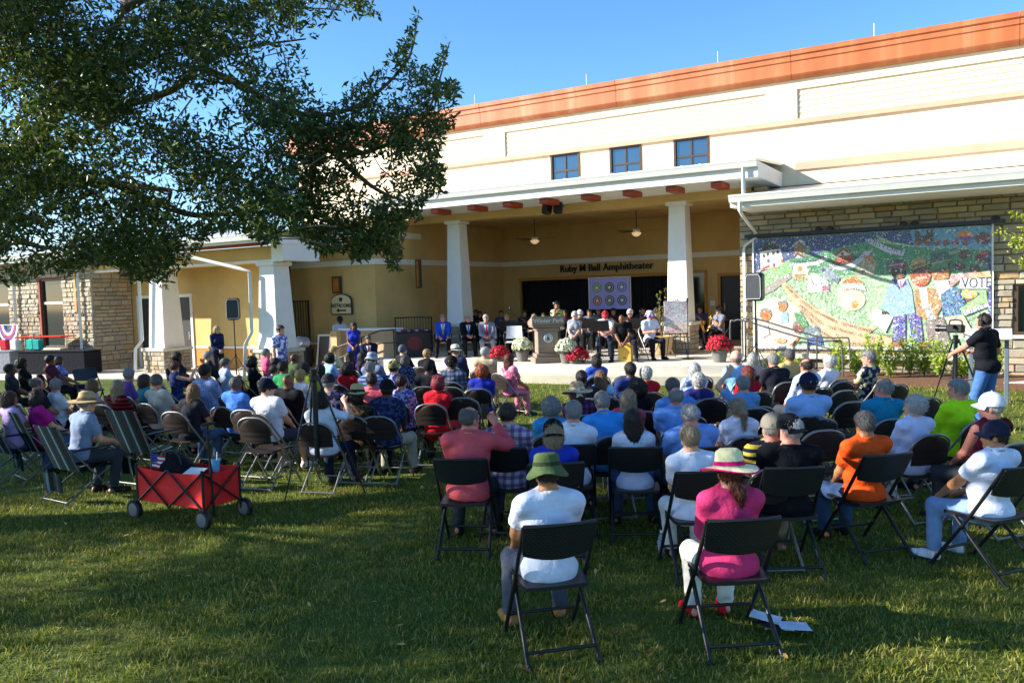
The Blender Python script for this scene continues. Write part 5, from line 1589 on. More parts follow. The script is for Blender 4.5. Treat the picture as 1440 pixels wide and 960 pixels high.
P(850, 449, 'musician in red visor cap and white shirt bending over his score', 'm', 'forward', ('D6D8DE',), NV, ('short', 'white'), 'ruddy', ('cap', 'C0262E', 'D0D0D0'), ywy=20.2, ch='metal', pitch=30, **S)
P(877, 447, 'bearded drummer in black tee sitting on a cajon', 'm', 'drum', ('121317',), ('22242C', 'long'), None, 'brown', ch=None, ywy=18.55, girth=.25, pitch=20, **S)
P(886, 437, 'musician in grey cap behind the drummer', 'm', 'horn', ('23252C',), BK, ('short', 'salt'), 'ruddy', ('cap', 'A8AAAE', '808080'), ywy=21.2, ch='metal', **S)
P(916, 449, 'musician in flag-print bucket hat and white shirt', 'm', 'sheet', ('D4DCEA',), ('1E2026', 'long'), ('crop', 'white'), 'ruddy', ('bucket', '3A3C8A', 'D8D0DA', 'floral'), ywy=19.4, ch='metal', face=40, **S)
P(925, 441, 'musician in dark cap at the back near the column', 'm', 'horn', ('24262C',), BK, ('short', 'dark'), 'tan', ('cap', '3A3C40', '505050'), ywy=22.0, ch='metal', **S)
P(1009, 441, 'musician in grey cap and sunglasses by the stage door', 'm', 'horn', ('6E7688',), BK, ('short', 'dark'), 'light', ('cap', '4A4E56', '606060'), ywy=22.8, ch='metal', face=-40, girth=.25, **S)
P(983, 443, 'trombone player half hidden behind the right column', 'm', 'horn', ('3A4460',), BK, ('short', 'dark'), 'tan', ywy=24.0, ch='metal', **S)
P(668, 440, 'drummer in dark shirt at the rear left of the stage', 'm', 'horn', ('23242A',), BK, ('short', 'brown'), 'tan', ywy=24.5, ch='metal', **S)
P(862, 441, 'musician with dark beard at the rear of the band', 'm', 'horn', ('26282E',), BK, ('short', 'dark'), 'tan', ywy=23.2, ch='metal', **S)
P(738, 441, 'trombonist in dark shirt behind the empty pale chair', 'm', 'horn', ('2A2C34',), BK, ('short', 'dark'), 'tan', ywy=22.6, ch='metal', **S)
P(766, 443, 'musician with long dark hair left of the singing woman', 'f', 'horn', ('22242C',), BK, ('long', 'dark'), 'light', ywy=21.6, ch='metal', **S)
P(843, 440, 'musician in grey shirt at the foot of the banner', 'm', 'horn', ('5A6272',), BK, ('short', 'grey'), 'light', ywy=24.0, ch='metal', **S)
P(904, 441, 'musician in charcoal shirt between the two capped players', 'm', 'horn', ('2C2E36',), BK, ('crop', 'dark'), 'tan', ywy=23.6, ch='metal', **S)
P(796, 441, 'musician in maroon shirt just right of the podium', 'm', 'horn', ('4A2428',), BK, ('short', 'black'), 'brown', ywy=22.2, ch='metal', **S)
# empty chairs (back-top pixel, height .85)
for (px, py, kind, face, lab) in (
    (343, 577, 'metal', 0, 'empty brown folding chair with a leaflet, left of the white FREEDOM tee'),
    (320, 556, 'metal', 0, 'empty brown folding chair beside the woman in black tee'),
    (177, 586, 'lawn', 0, 'empty striped canvas lawn chair, rightmost of the lawn chairs'),
    (355, 588, 'metal', 0, 'empty brown folding chair nearest the red wagon'),
    (650, 560, 'metal', 0, 'empty folding chair behind the royal blue top'),
    (632, 545, 'metal', 0, 'empty folding chair right of the crimson braids'),
    (880, 529, 'metal', 0, 'empty folding chair between the red cardigan and the drummer'),
    (1159, 606, 'metal', 0, 'large empty folding chair left of the orange tee'),
    (1139, 585, 'metal', 0, 'empty folding chair right behind the navy cap'),
    (1186, 537, 'metal', 0, 'empty folding chair in the far right rows, before the bushes'),
    (1188, 550, 'metal', 0, 'empty folding chair left of the teal polo'),
    (1198, 566, 'metal', 0, 'empty folding chair left of the white-haired woman'),
    (1262, 541, 'metal', 0, 'empty folding chair right of the teal polo'),
    (1000, 561, 'metal', 0, 'empty folding chair under the navy tee rows'),
    (1060, 575, 'metal', 0, 'empty folding chair right of the ponytail'),
    (1305, 560, 'metal', 0, 'empty folding chair left of the neon shirt'),
    (985, 530, 'metal', 0, 'empty folding chair at the front by the steps'),
    (118, 520, 'black', -60, 'empty black folding chair by the stone corner'),
    (722, 462, 'white', 0, 'empty pale chair left of the podium')):
    if kind == 'white':
        p = on_y(px, py, 19.1); d = Vector(AUD) - p; chair(kind, p.x, p.y, math.atan2(-d.x, d.y), lab, 1.0, STAGE_Z); continue
    p = on_z(px, py, .85); d = FOCUS - p; rz = math.atan2(-d.x, d.y) + math.radians(face)
    o = Matrix.Rotation(rz, 3, 'Z') @ Vector((0, -.28, 0))
    chair(kind, p.x - o.x, p.y - o.y, rz, lab)
# ------------------------------------------------------------------ mosaic mural
def mosaic(col, jit=.35, tile=26.0):
    key = f'mosaic_{col}_{jit}_{tile}'
    if key in MATS: return MATS[key]
    m, nt, b = _new(key); c = lin(col)
    tc = nt.nodes.new('ShaderNodeTexCoord')
    vo = nt.nodes.new('ShaderNodeTexVoronoi'); vo.inputs['Scale'].default_value = tile
    ve = nt.nodes.new('ShaderNodeTexVoronoi'); ve.feature = 'DISTANCE_TO_EDGE'; ve.inputs['Scale'].default_value = tile
    mp = nt.nodes.new('ShaderNodeMapping'); mp.inputs['Scale'].default_value = (1, 0, 1)
    nt.links.new(tc.outputs['Object'], mp.inputs[0])
    nt.links.new(mp.outputs[0], vo.inputs['Vector']); nt.links.new(mp.outputs[0], ve.inputs['Vector'])
    hs = nt.nodes.new('ShaderNodeHueSaturation'); hs.inputs['Color'].default_value = (*c, 1)
    sp = nt.nodes.new('ShaderNodeSeparateColor'); nt.links.new(vo.outputs['Color'], sp.inputs[0])
    for i, (nm, a, d) in enumerate((('Hue', .5, .09 * jit), ('Saturation', 1.15, .7 * jit), ('Value', .92, 1.0 * jit))):
        mr = nt.nodes.new('ShaderNodeMapRange'); mr.inputs[3].default_value = a - d; mr.inputs[4].default_value = a + d * .8
        nt.links.new(sp.outputs[i], mr.inputs[0]); nt.links.new(mr.outputs[0], hs.inputs[nm])
    wt = nt.nodes.new('ShaderNodeMath'); wt.operation = 'GREATER_THAN'; wt.inputs[1].default_value = .93; nt.links.new(sp.outputs[2], wt.inputs[0])
    wm_ = nt.nodes.new('ShaderNodeMath'); wm_.operation = 'MULTIPLY'; wm_.inputs[1].default_value = .5; nt.links.new(wt.outputs[0], wm_.inputs[0])
    hsc = mix_rgb(nt, wm_.outputs[0], hs.outputs[0], lin('E6E6E0'))
    gr = ramp(nt, ve.outputs['Distance'], [(.02, (1, 1, 1)), (.05, (0, 0, 0))])
    nt.links.new(mix_rgb(nt, gr, hsc, lin('B5B0A4')), b.inputs['Base Color'])
    b.inputs['Roughness'].default_value = .3
    bump(nt, b, ve.outputs['Distance'], .5, .004)
    MATS[key] = m
    return m
MY = WY - 0.1
mural = empty('mosaic_mural', (-2.6, MY, .56), 0, 'big mosaic mural of suited men in hats, houses and word ribbons', 'mural')
def mpart(name, m, *boxes):
    g = G()
    for a, b in boxes: g.mm((a[0] + 2.6, a[1] - MY, a[2] - .56), (b[0] + 2.6, b[1] - MY, b[2] - .56))
    return g.build(name, m, mural)
mpart('panel', mosaic('9FC29A', .5), ((-5.22, MY, .56), (-.02, MY + .04, 3.36)))
for x0, x1 in ((-5.26, -5.222), (-.018, .02)): mpart('edge_strip', WHITE, ((x0, MY - .02, .52), (x1, MY + .04, 3.4)))
mpart('top_bar', mat('bar_blue', lin('2A3038'), .4, .1), ((-5.42, MY - .12, 3.385), (.24, MY + .0, 3.47)))
for px in (1152, 1168, 1271, 1287, 1400): 
    p = on_y(px, 320, MY); g = G(); g.lathe([(.06, -.05), (.085, -.02), (.085, .02), (.03, .06)], 12, (p.x + 2.6, -.06, 3.47 + .03 - .56)); g.build('bar_lamp', MATS['bar_blue'], mural, 40)
za = lambda x, y: (1050 + x / 8, 310 + y / 8)
zb = lambda x, y: (1220 + x / 7.2, 310 + y / 7.2)
zc = lambda x, y: (1050 + x / 8, 400 + y / 8)
zd = lambda x, y: (1220 + x / 7.2, 400 + y / 7.2)
LAY = [0]
def shape(pts, col, z=za, jit=.35, name='mosaic_piece', tile=26.0):
    LAY[0] += 1
    d = .00028 * LAY[0] + .001
    P2 = []
    for q in pts:
        if len(q) == 3: q = q[2](q[0], q[1])
        else: q = z(*q)
        w = on_y(q[0], q[1], MY); P2.append((min(max(w.x, -5.215), -.03) + 2.6, min(max(w.z, .57), 3.35) - .56))
    g = G(); g.prism(P2, 0, d, lambda u, v, h: (u, -h, v))
    return g.build(name, mosaic(col, jit, tile), mural)
def oval(cx, cy, rx, ry, n=14, a0=0, a1=2 * math.pi):
    return [(cx + rx * math.cos(a0 + (a1 - a0) * k / n), cy + ry * math.sin(a0 + (a1 - a0) * k / n)) for k in range(n + (0 if abs(a1 - a0 - 2 * math.pi) < .01 else 1))]
SK = .92
shape([(60, 190), (1460, 130), (1460, 240), (1290, 250), (1130, 280), (960, 330), (760, 390), (480, 440), (60, 620)], '2A4480')
shape([(0, 100), (430, 80), (470, 255), (240, 215), (100, 150), (0, 190)], '24407E', zb)
shape([(430, 80), (1300, 40), (1300, 290), (470, 265)], '6FA6C6', zb)
shape([(480, 440), (760, 390), (960, 330), (1130, 280), (1290, 250), (1460, 245, za), (470, 270, zb), (1290, 300, zb), (1290, 540, zb), (0, 545, zb), (1000, 620), (480, 560)], '4E8F68')
shape([(60, 620), (480, 440), (520, 560), (300, 760), (60, 800)], '8FBF88')
shape([(80, 960), (300, 860), (700, 980), (560, 1400), (60, 1420)], 'E6DCC8', za)
shape([(0, 545), (800, 545), (640, 860), (0, 900)], 'A8C8A0', zb)
shape([(150, 350), (380, 318), (415, 470), (345, 520), (160, 560)], 'EDEAE2', jit=.1)
shape([(150, 350), (155, 315), (250, 225), (330, 245), (385, 318)], '2A221E', jit=.3)
for x, y in ((195, 398), (238, 384), (300, 370), (350, 358), (245, 455)): shape([(x - 14, y - 18), (x + 14, y - 22), (x + 16, y + 16), (x - 12, y + 20)], '3A3A42', jit=.2)
shape([(150, 545), (250, 500), (265, 520), (160, 570)], 'C2402A'); shape([(385, 440), (410, 430), (418, 470), (392, 478)], 'D0603A')
shape(oval(308, 500, 16, 20), '5A3020'); shape([(270, 520), (345, 520), (350, 545), (262, 545)], 'C8A888')
shape([(535, 270), (600, 215), (640, 270), (640, 410), (535, 410)], '9A7A5A'); shape([(480, 320), (600, 205), (665, 270), (650, 285), (600, 235), (490, 325)], 'B8BCC4')
shape([(640, 290), (705, 280), (720, 400), (640, 410)], '7C8E80'); shape([(520, 420), (575, 362), (660, 420), (640, 425), (575, 380), (535, 425)], '202A4A'); shape([(545, 425), (575, 385), (640, 425)], 'A8B0B8')
shape([(480, 470), (600, 480), (780, 460), (900, 395), (920, 440), (790, 500), (600, 520), (480, 510)], 'D8D6E0', jit=.08, name='word_ribbon')
shape([(525, 520), (660, 505), (700, 560), (680, 640), (530, 640)], 'EDE6DC', jit=.1); shape(oval(598, 545, 32, 30), 'C89A5A'); shape([(530, 605), (670, 600), (675, 640), (640, 640), (640, 680), (620, 640), (560, 645), (556, 680), (540, 640)], 'DE8A4A')
shape([(985, 440), (1080, 385), (1190, 400), (1190, 470), (1040, 500), (980, 490)], 'C05A40'); shape([(985, 400), (1080, 310), (1200, 370), (1180, 385), (1085, 335), (1000, 405)], 'A82030'); shape([(1010, 400), (1085, 335), (1170, 385), (1090, 395)], 'E0DCD6', jit=.1)
for x, y in ((1012, 440), (1106, 430), (1078, 375)): shape(oval(x, y, 17, 19), '3E5A34')
shape([(920, 490), (1050, 520), (1180, 480), (1330, 345), (1420, 340), (1260, 490), (1190, 540), (1060, 560), (930, 540)], 'D2CFDC', jit=.08, name='word_ribbon')
shape([(1330, 400), (1400, 380), (1460, 470, za), (1430, 620), (1200, 600), (1290, 470)], 'B0A890'); shape([(1340, 410), (1400, 380), (1440, 480), (1400, 500)], 'D08A50'); shape([(1290, 560), (1335, 560), (1325, 600), (1285, 600)], '26262A')
shape([(800, 540), (880, 510), (960, 560), (1060, 640), (1020, 715), (900, 650), (840, 610)], '8E9EA8'); shape(oval(868, 562, 24, 24), '3A4E60')
shape([(700, 640), (760, 590), (840, 640), (920, 690), (930, 800), (700, 810)], 'ECEAE8', jit=.1); shape([(850, 740), (930, 715), (935, 790), (850, 800)], 'A86A86'); shape([(725, 655), (752, 655), (755, 720), (727, 725)], '9AA0A0')
shape([(1060, 695), (1205, 620), (1330, 720), (1200, 700)], 'CC7A46', jit=.3)
shape(oval(1180, 890, 160, 130), 'DCCBB4', jit=.15); shape([(1030, 790), (1080, 730), (1200, 705), (1330, 740), (1345, 790), (1210, 765), (1100, 780), (1040, 830)], 'ECE8E6', jit=.08, name='word_ribbon')
shape([(1070, 960), (1110, 830), (1210, 850), (1170, 980)], 'E8E2EA', jit=.08); shape(oval(1215, 945, 45, 45), 'D8AA60')
shape([(200, 750), (470, 590), (510, 640), (300, 790), (200, 840)], '9E9890', jit=.2)
# path with the story lettering
shape([(395, 0), (440, -30), (600, 130), (780, 260), (1000, 380), (1250, 460), (1460, 490), (10, 500, zd), (250, 530, zd), (250, 640, zd), (1460, 690), (1050, 690), (900, 610), (750, 480), (620, 320), (540, 230), (430, 60)], 'E2BE9C', zc, .12)
# left musicians
for cx, cy, r, skc in ((215, 350, 62, 'CE7A30'), (405, 250, 52, 'C08050'), (580, 490, 60, '8A4A34')):
    shape(oval(cx, cy - 18, r * 1.1, r * 1.15), '8A8078', zc); shape(oval(cx, cy + 8, r * .9, r * .95), skc, zc)
shape([(390, 310), (460, 310), (470, 420), (390, 430)], '9ACBE2', zc); shape(oval(740, 540, 100, 80), '6A8088', zc); shape([(700, 590), (850, 600), (860, 680), (690, 680)], '3A58A0', zc)
shape([(480, 680), (590, 580), (600, 600), (520, 700)], 'B87A50', zc); shape(oval(380, 630, 70, 32), 'E0B088', zc); shape([(160, 460), (240, 450), (260, 560), (180, 600)], 'D6D8E4', zc)
shape([(530, 320), (620, 300), (700, 470), (640, 480), (560, 400)], '4E8F60', zc)
# lower border of tiles and letters
shape([(100, 690), (1460, 700), (0, 630, zd), (1040, 640, zd), (1040, 700, zd), (10, 690, zd), (1440, 760), (100, 750)], 'E4E2DE', zc, .12, 'border_strip')
# three men
def man(hat, band, face, coat, z=zb): pass
shape([(250, 590), (330, 600), (400, 590), (450, 700), (490, 860), (530, 860)][:4] + [(480, 290, zd), (270, 330, zd), (140, 220, zd), (150, 840), (220, 650)], '9CB9D2', zb, .2)
shape([(240, 590), (300, 600), (335, 690), (390, 590), (400, 650), (320, 700)], '4A4A8E', zb); shape([(300, 600), (385, 590), (335, 680)], 'E8E4E4', zb, .08); shape([(325, 610), (345, 610), (350, 670), (335, 690)], 'D88A94', zb)
shape(oval(315, 520, 75, 82), '2A1A14', zb); shape(oval(325, 565, 42, 26), '8A5A3C', zb)
shape([(185, 490), (240, 400), (330, 385), (370, 430), (400, 440), (385, 470)], '6A3A4C', zb); shape([(185, 490), (400, 435), (395, 465), (200, 502)], 'A04450', zb); shape([(215, 455), (370, 425), (372, 440), (215, 468)], '9AB0B8', zb)
for cx, cy in ((290, 510), (340, 495)): shape(oval(cx, cy, 14, 8), 'E0DCD8', zb, .05)
shape([(260, 330), (385, 300), (385, 575), (262, 578)], '5850B0', zd, .8); shape([(410, 300), (530, 280), (565, 570), (450, 575)], '5850B0', zd, .8)
shape(oval(300, 605, 85, 26), 'B06A3C', zd); shape(oval(575, 605, 65, 26), 'B06A3C', zd)
shape([(470, 700), (560, 680), (700, 690), (760, 860), (700, 960), (735, 330, zd), (600, 370, zd), (500, 300, zd)], 'B88E62', zb, .35)
shape([(520, 680), (600, 680), (620, 870), (560, 900)], 'F0EEEA', zb, .05); shape([(580, 240), (640, 230), (700, 350), (610, 370)], 'AEB0B0', zd)
shape(oval(535, 560, 105, 110), 'B8542E', zb); shape([(440, 600), (600, 560), (600, 585), (470, 620)], 'E0A888', zb, .1); shape([(425, 500), (560, 470), (630, 440), (620, 500), (440, 530)], '4A2A20', zb)
shape([(425, 500), (450, 400), (560, 365), (600, 420), (635, 410), (630, 440), (520, 480)], 'B89A5A', zb); shape([(440, 460), (600, 420), (605, 435), (445, 478)], '6A5A4A', zb)
shape([(680, 610), (815, 600), (840, 700), (760, 850), (700, 700)], 'ECEAE8', zb, .08); shape([(640, 520), (830, 490), (820, 580), (760, 605), (670, 600)], 'C07A46', zb); shape([(640, 500), (800, 470), (850, 400), (850, 440), (830, 495), (650, 525)], '54483E', zb)
shape([(640, 330), (800, 320), (850, 395), (650, 450)], '3E5458', zb); shape([(645, 430), (850, 385), (850, 405), (648, 455)], '9A9A70', zb)
shape([(740, 100), (860, 20), (930, 40), (985, 170), (960, 310), (760, 325)], '4E7CA8', zd, .6); shape([(580, 390), (770, 330), (830, 560), (800, 620), (630, 640)], '8A7A78', zd); shape([(770, 330), (970, 300), (1060, 470), (880, 480)], 'CFC6AA', zd); shape([(900, 350), (970, 310), (1080, 500), (960, 520)], 'D6CCB4', zd, .15)
shape([(10, 330), (90, 240), (260, 330), (180, 490)], 'EEECEA', zd, .08, 'paper_sheet'); shape(oval(172, 285, 28, 22), '2E2620', zd)
# little heads, votes, sun
for cx, cy, r, c in ((980, 345, 58, '5E2420'), (930, 460, 60, '5A2220'), (1155, 380, 62, '6A2A24'), (1080, 490, 56, '6A3424'), (1170, 180, 80, '6A2A30')): shape(oval(cx, cy, r, r * .8), c, zb)
shape([(1110, 330), (1160, 300), (1245, 320), (1240, 370)], 'B86A60', zb); shape(oval(990, 165, 90, 60, 10, math.pi, 2 * math.pi) , 'E08A3C', zb); shape([(890, 165), (1080, 170), (1060, 200), (900, 190)], '8A5AA8', zb)
shape([(480, 190), (480, 110), (520, 110), (540, 160), (600, 150), (600, 95), (660, 95), (670, 210), (480, 215)], '2E2A24', zb)
for k in range(6): shape(oval(510 + k * 95, 225, 34, 28), '8A4A3E', zb)
shape([(840, 560), (1100, 520), (1130, 570), (940, 600), (830, 690)], 'D8A0A0', zb); shape([(960, 600), (1090, 535), (1290, 500), (1290, 580)], 'E2B88A', zb)
shape([(942, 588), (1270, 582), (1275, 690), (925, 690)], 'F1EFEC', zb, .04, 'vote_board'); shape([(820, 310), (930, 285), (935, 325), (830, 345)], '9AAC9A', zb, .1); shape([(1160, 440), (1260, 440), (1262, 480), (1165, 482)], '8A9A98', zb, .1)
shape(oval(1030, 745, 85, 45), 'E2BE88', zb); shape([(1000, 790), (1090, 790), (1080, 850), (1040, 870), (1010, 850)], '6A4030', zb); shape([(970, 270), (1260, 170), (1270, 210), (985, 315)], 'E6E6EA', zd, .08, 'word_ribbon')
shape([(940, 240), (1200, 60), (1220, 200), (960, 300)], '9CC08A', zd) ; shape([(970, 270), (1260, 170), (1270, 210), (985, 315)], 'E6E6EA', zd, .08, 'word_ribbon')
shape([(1220, 330), (1290, 310), (1290, 545), (1220, 470)], '2E3C7C', zb, .6); shape([(1225, 0), (1290, 0), (1290, 470), (1215, 470)], '5A64A4', zd, .8)
shape([(0, 190), (30, 185), (230, 275), (380, 315), (360, 360), (200, 325), (10, 230)], 'D2D0DE', zb, .08, 'word_ribbon')
INK = mat('mosaic_ink', lin('3A2218'), .5, .1); INKB = mat('mosaic_ink_blue', lin('33305A'), .5, .1)
def mtext(s, x0, y0, x1, y1, size, z, m=INK):
    """letters set one by one along a line in the mural"""
    a, b = on_y(*z(x0, y0), MY), on_y(*z(x1, y1), MY)
    ang = math.atan2(b.z - a.z, b.x - a.x); L = math.hypot(b.x - a.x, b.z - a.z)
    o = text('mural_lettering', s, size, m, mural, ((a.x + b.x) / 2 + 2.6, -.00028 * LAY[0] - .0022, (a.z + b.z) / 2 - .56), (math.pi / 2, -ang, 0), .002)
    o.data.offset = -.0025
    o.scale = (L / (size * .58 * max(1, len(s))), 1, 1)
    return o
for w in (('IN 1887 THE', 425, 0, 580, 160, .1, zc), ('CITIZENS', 600, 175, 745, 280, .1, zc), ('OF HANNIBAL', 750, 290, 1020, 425, .1, zc), ('SQUARE JOINED', 1060, 430, 1400, 525, .1, zc), ('TOGETHER', 20, 465, 240, 528, .1, zd),
          ('AND CROSSED', 600, 235, 840, 440, .1, zc), ('THE TRACKS TO VOTE', 910, 475, 1440, 610, .1, zc), ('ELECTING TWO', 615, 290, 830, 520, .1, zc), ('AFRICAN', 845, 535, 1010, 635, .1, zc), ('AMERICAN ALDERMEN', 1035, 655, 1450, 670, .1, zc)):
    mtext(*w)
for w in (('STRENGTH', 490, 480, 910, 420, .13, za, INKB), ('LEARNING', 925, 515, 1330, 390, .13, za, INKB), ('HISTORY', 15, 210, 370, 335, .15, zb, INKB), ('FAMILY', 1045, 772, 1325, 766, .10, za, INKB), ('FAITH', 740, 730, 1050, 650, .11, za, INKB),
          ('VOTE', 965, 640, 1240, 632, .34, zb, INKB), ('UNITY', 990, 290, 1255, 190, .14, zd, INKB), ('VOTE', 840, 318, 915, 302, .1, zb), ('VOTE', 1170, 462, 1255, 460, .1, zb), ('HANNIBAL SQUARE COMMUNITY', 130, 725, 1420, 735, .13, zc, INKB), ('HERITAGE', 300, 655, 1000, 660, .13, zd, INKB)):
    mtext(*w)

# ------------------------------------------------------------------ stage furniture
WOODG = mat('weathered_wood', lin('8A7868'), .7, .2, 3.0, vscale=(1, 1, 12))
def at_stage(px, py, z=STAGE_Z): return on_z(px, py, z)
def face_to(p, to=AUD): d = Vector(to) - Vector(p); return math.atan2(-d.x, d.y)
p = on_y(769, 505, 18.05)
pod = empty('podium', (p.x, p.y, STAGE_Z), face_to(p) + math.pi + .35, 'grey wooden podium lettered Winter Park with a round city seal', 'podium')
def pp(name, c, d, m=WOODG, r=.012):
    g = G(); g.rbox(c, d, r); return g.build(name, m, pod)
pp('plinth', (0, 0, .07), (.72, .56, .14)); pp('base_board', (0, 0, .19), (.62, .46, .096)); pp('column', (0, 0, .52), (.52, .38, .56)); pp('neck', (0, 0, .84), (.58, .42, .076))
pp('shelf', (0, 0, .915), (.78, .52, .05)); g = G(); g.prism([(-.28, .945), (.26, .945), (.26, 1.03), (-.28, 1.17)], -.41, .41, lambda u, v, h: (h, u, v)); g.build('reading_desk', WOODG, pod)
text('lettering', 'Winter Park', .15, mat('pale_letter', lin('CFC8BC'), .6, .05), pod, (0, -.284, 1.055), (math.pi / 2, 0, 0), .006, bold=.003)
g = G(); g.lathe([(.001, .0), (.115, 0), (.115, .02), (.10, .03)], 24, R=Matrix.Rotation(math.pi / 2, 3, 'X')); seal = g.build('seal', mat('seal_pale', lin('C9CED0'), .5, .1), pod, 40, (0, -.192, .62))
g = G(); g.tube([(math.cos(a) * .082, -.03, math.sin(a) * .082) for a in np.linspace(0, 2 * math.pi, 25)[:-1]], .007, 6, closed=True); g.build('seal_ring', mat('seal_dark', lin('3A4046'), .5, .1), seal)
g = G(); g.prism([(-.03, -.05), (.03, -.05), (.045, -.02), (.02, .01), (.03, .05), (0, .03), (-.03, .05), (-.02, 0), (-.045, -.02)], 0, .008, lambda u, v, h: (u, -.031 - h, v)); g.build('seal_crest', MATS['seal_dark'], seal)
# mums
def scatter_obj(name, m, base_v, base_f, pos, nrmv, scl, parent, rng, kind='stuff'):
    """many small alike pieces joined into one mesh"""
    base_v = np.array(base_v, float); n = len(pos)
    nv = np.array(nrmv, float); nv /= np.linalg.norm(nv, axis=1, keepdims=True) + 1e-9
    a = rng.normal(size=(n, 3)); t = np.cross(nv, a); t /= np.linalg.norm(t, axis=1, keepdims=True) + 1e-9; b = np.cross(nv, t)
    sc = np.asarray(scl, float).reshape(-1, 1, 1) * np.ones((n, 1, 1))
    V = np.array(pos)[:, None] + sc * (base_v[None, :, 0:1] * t[:, None] + base_v[None, :, 1:2] * b[:, None] + base_v[None, :, 2:3] * nv[:, None])
    k = len(base_v)
    lens = [len(f) for f in base_f]; flat_ = np.array([i for f in base_f for i in f], np.int64)
    L = (flat_[None] + (np.arange(n) * k)[:, None]).ravel()
    st = np.cumsum([0] + lens[:-1]); starts = (st[None] + (np.arange(n) * len(flat_))[:, None]).ravel()
    me = bpy.data.meshes.new(name)
    me.vertices.add(n * k); me.vertices.foreach_set('co', V.astype(np.float32).ravel())
    me.loops.add(len(L)); me.loops.foreach_set('vertex_index', L.astype(np.int32))
    me.polygons.add(len(starts)); me.polygons.foreach_set('loop_start', starts.astype(np.int32))
    me.update(calc_edges=True); me.materials.append(m)
    o = link(name, me, parent)
    if kind: o['kind'] = kind
    return o
def leafmat(name, c1, c2, c3=None, trans=.35, rough=.45):
    if name in MATS: return MATS[name]
    m, nt, b = _new(name)
    ge = nt.nodes.new('ShaderNodeNewGeometry')
    st = [(0, c1), (1, c2)] if c3 is None else [(0, c1), (.7, c2), (1, c3)]
    c = ramp(nt, ge.outputs['Random Per Island'], st)
    nt.links.new(c, b.inputs['Base Color']); b.inputs['Roughness'].default_value = rough; b.inputs['Specular IOR Level'].default_value = .35
    if trans:
        tr = nt.nodes.new('ShaderNodeBsdfTranslucent'); nt.links.new(c, tr.inputs[0])
        mx = nt.nodes.new('ShaderNodeMixShader'); mx.inputs[0].default_value = trans
        nt.links.new(b.outputs[0], mx.inputs[1]); nt.links.new(tr.outputs[0], mx.inputs[2])
        nt.links.new(mx.outputs[0], nt.nodes['Material Output'].inputs[0])
    MATS[name] = m
    return m
MUMLEAF = leafmat('mum_leaf', (.03, .07, .015), (.09, .14, .03))
MR = leafmat('red_mum', lin('8E0E24'), lin('D02038'), lin('E2465A'), .2, .7); MW = leafmat('white_mum', lin('C9CC9A'), lin('EDEBD2'), lin('F6F4E6'), .2, .7)
FLV = [(0, 0, .0)] + [((1 if i % 2 == 0 else .72) * math.cos(i * math.pi / 5), (1 if i % 2 == 0 else .72) * math.sin(i * math.pi / 5), .28 if i % 2 == 0 else .1) for i in range(10)]
FLF = [(0, 1 + i, 1 + (i + 1) % 10) for i in range(10)]
LFV = [(0, 0, 0), (.5, .28, .08), (1, .0, .02), (.5, -.28, .08)]; LFF = [(0, 3, 2), (0, 2, 1)]
def mums(px, py, z, w, red, label):
    p = on_z(px, py, z)
    t = empty('potted_mum', (p.x, p.y, z), 0, label, 'flower pot', 'potted mums along the stage edge')
    pw = w * .31
    g = G(); g.lathe([(pw * .72, 0), (pw, .24), (pw * 1.1, .245), (pw * 1.1, .285), (pw * .98, .285), (pw * .9, .25)], 22); g.build('pot', mat('pot_grey', lin('6E6C66'), .7, .15, 5.0), t, 40)
    rng = np.random.default_rng(int(px))
    n = 620; u = rng.normal(size=(n, 3)); u /= np.linalg.norm(u, axis=1, keepdims=True); u[:, 2] = np.abs(u[:, 2]) * 1.25 - .35
    R = np.array([w / 2, w / 2, w * .42]); r = rng.uniform(.88, 1.04, (n, 1)) * (1 + .05 * np.sin(u[:, :1] * 9))
    scatter_obj('blossoms', MR if red else MW, FLV, FLF, u * R * r + np.array([0, 0, .40]), u + rng.normal(size=(n, 3)) * .25, rng.uniform(.020, .032, n), t, rng)
    n = 500; u = rng.normal(size=(n, 3)); u /= np.linalg.norm(u, axis=1, keepdims=True); u[:, 2] = np.abs(u[:, 2]) * 1.3 - .5
    scatter_obj('foliage', MUMLEAF, LFV, LFF, u * R * .86 + np.array([0, 0, .39]), u + rng.normal(size=(n, 3)) * .6, .06, t, rng)
mums(735, 508, STAGE_Z, .56, False, 'white potted mum left of the podium on the stage edge'); mums(703, 519, .21, .55, True, 'red potted mum left of the podium, half hidden by the pink-clad woman')
mums(797, 511, STAGE_Z, .56, False, 'white potted mum right of the podium'); mums(812, 523, .21, .60, True, 'red potted mum on the step right of the podium'); mums(1012, 509, STAGE_Z, .62, True, 'red potted mum at the right end of the stage')
# cajon
t0, B0, s0, _ = PEOPLE['bearded drummer in black tee sitting on a cajon']
cj = empty('cajon', (t0.location.x, t0.location.y, STAGE_Z), t0.rotation_euler.z, 'yellow wooden box drum under the bearded drummer', 'drum')
g = G(); g.rbox((0, .08, .235), (.32, .34, .47), .012); g.build('shell', mat('birch', lin('D8A84A'), .45, .12, 3.0, vscale=(1, 1, 8)), cj)
g = G(); g.rbox((0, .255, .235), (.31, .008, .46), .003); g.build('tapa', mat('birch_front', lin('E2B450'), .4, .1, 3.0, vscale=(1, 1, 8)), cj)
text('mark', 'm', .12, bm, cj, (0, .261, .10), (math.pi / 2, 0, math.pi), .001)
# beard for the drummer
F = Field((-.1, -.05, -.25), (.1, .15, .05), .008); F.ell((0, .045, -.09), (.062, .06, .075), .02); F.ell((0, .04, -.15), (.04, .04, .06), .03); F.ell((0, .06, -.03), (.03, .07, .035), carve=True); F.wrinkle(.003, 90, 70, 40)
bind(link('beard', F.mesh('beard'), t0, _, (math.radians(-20), 0, 0)), [hairm('black')])
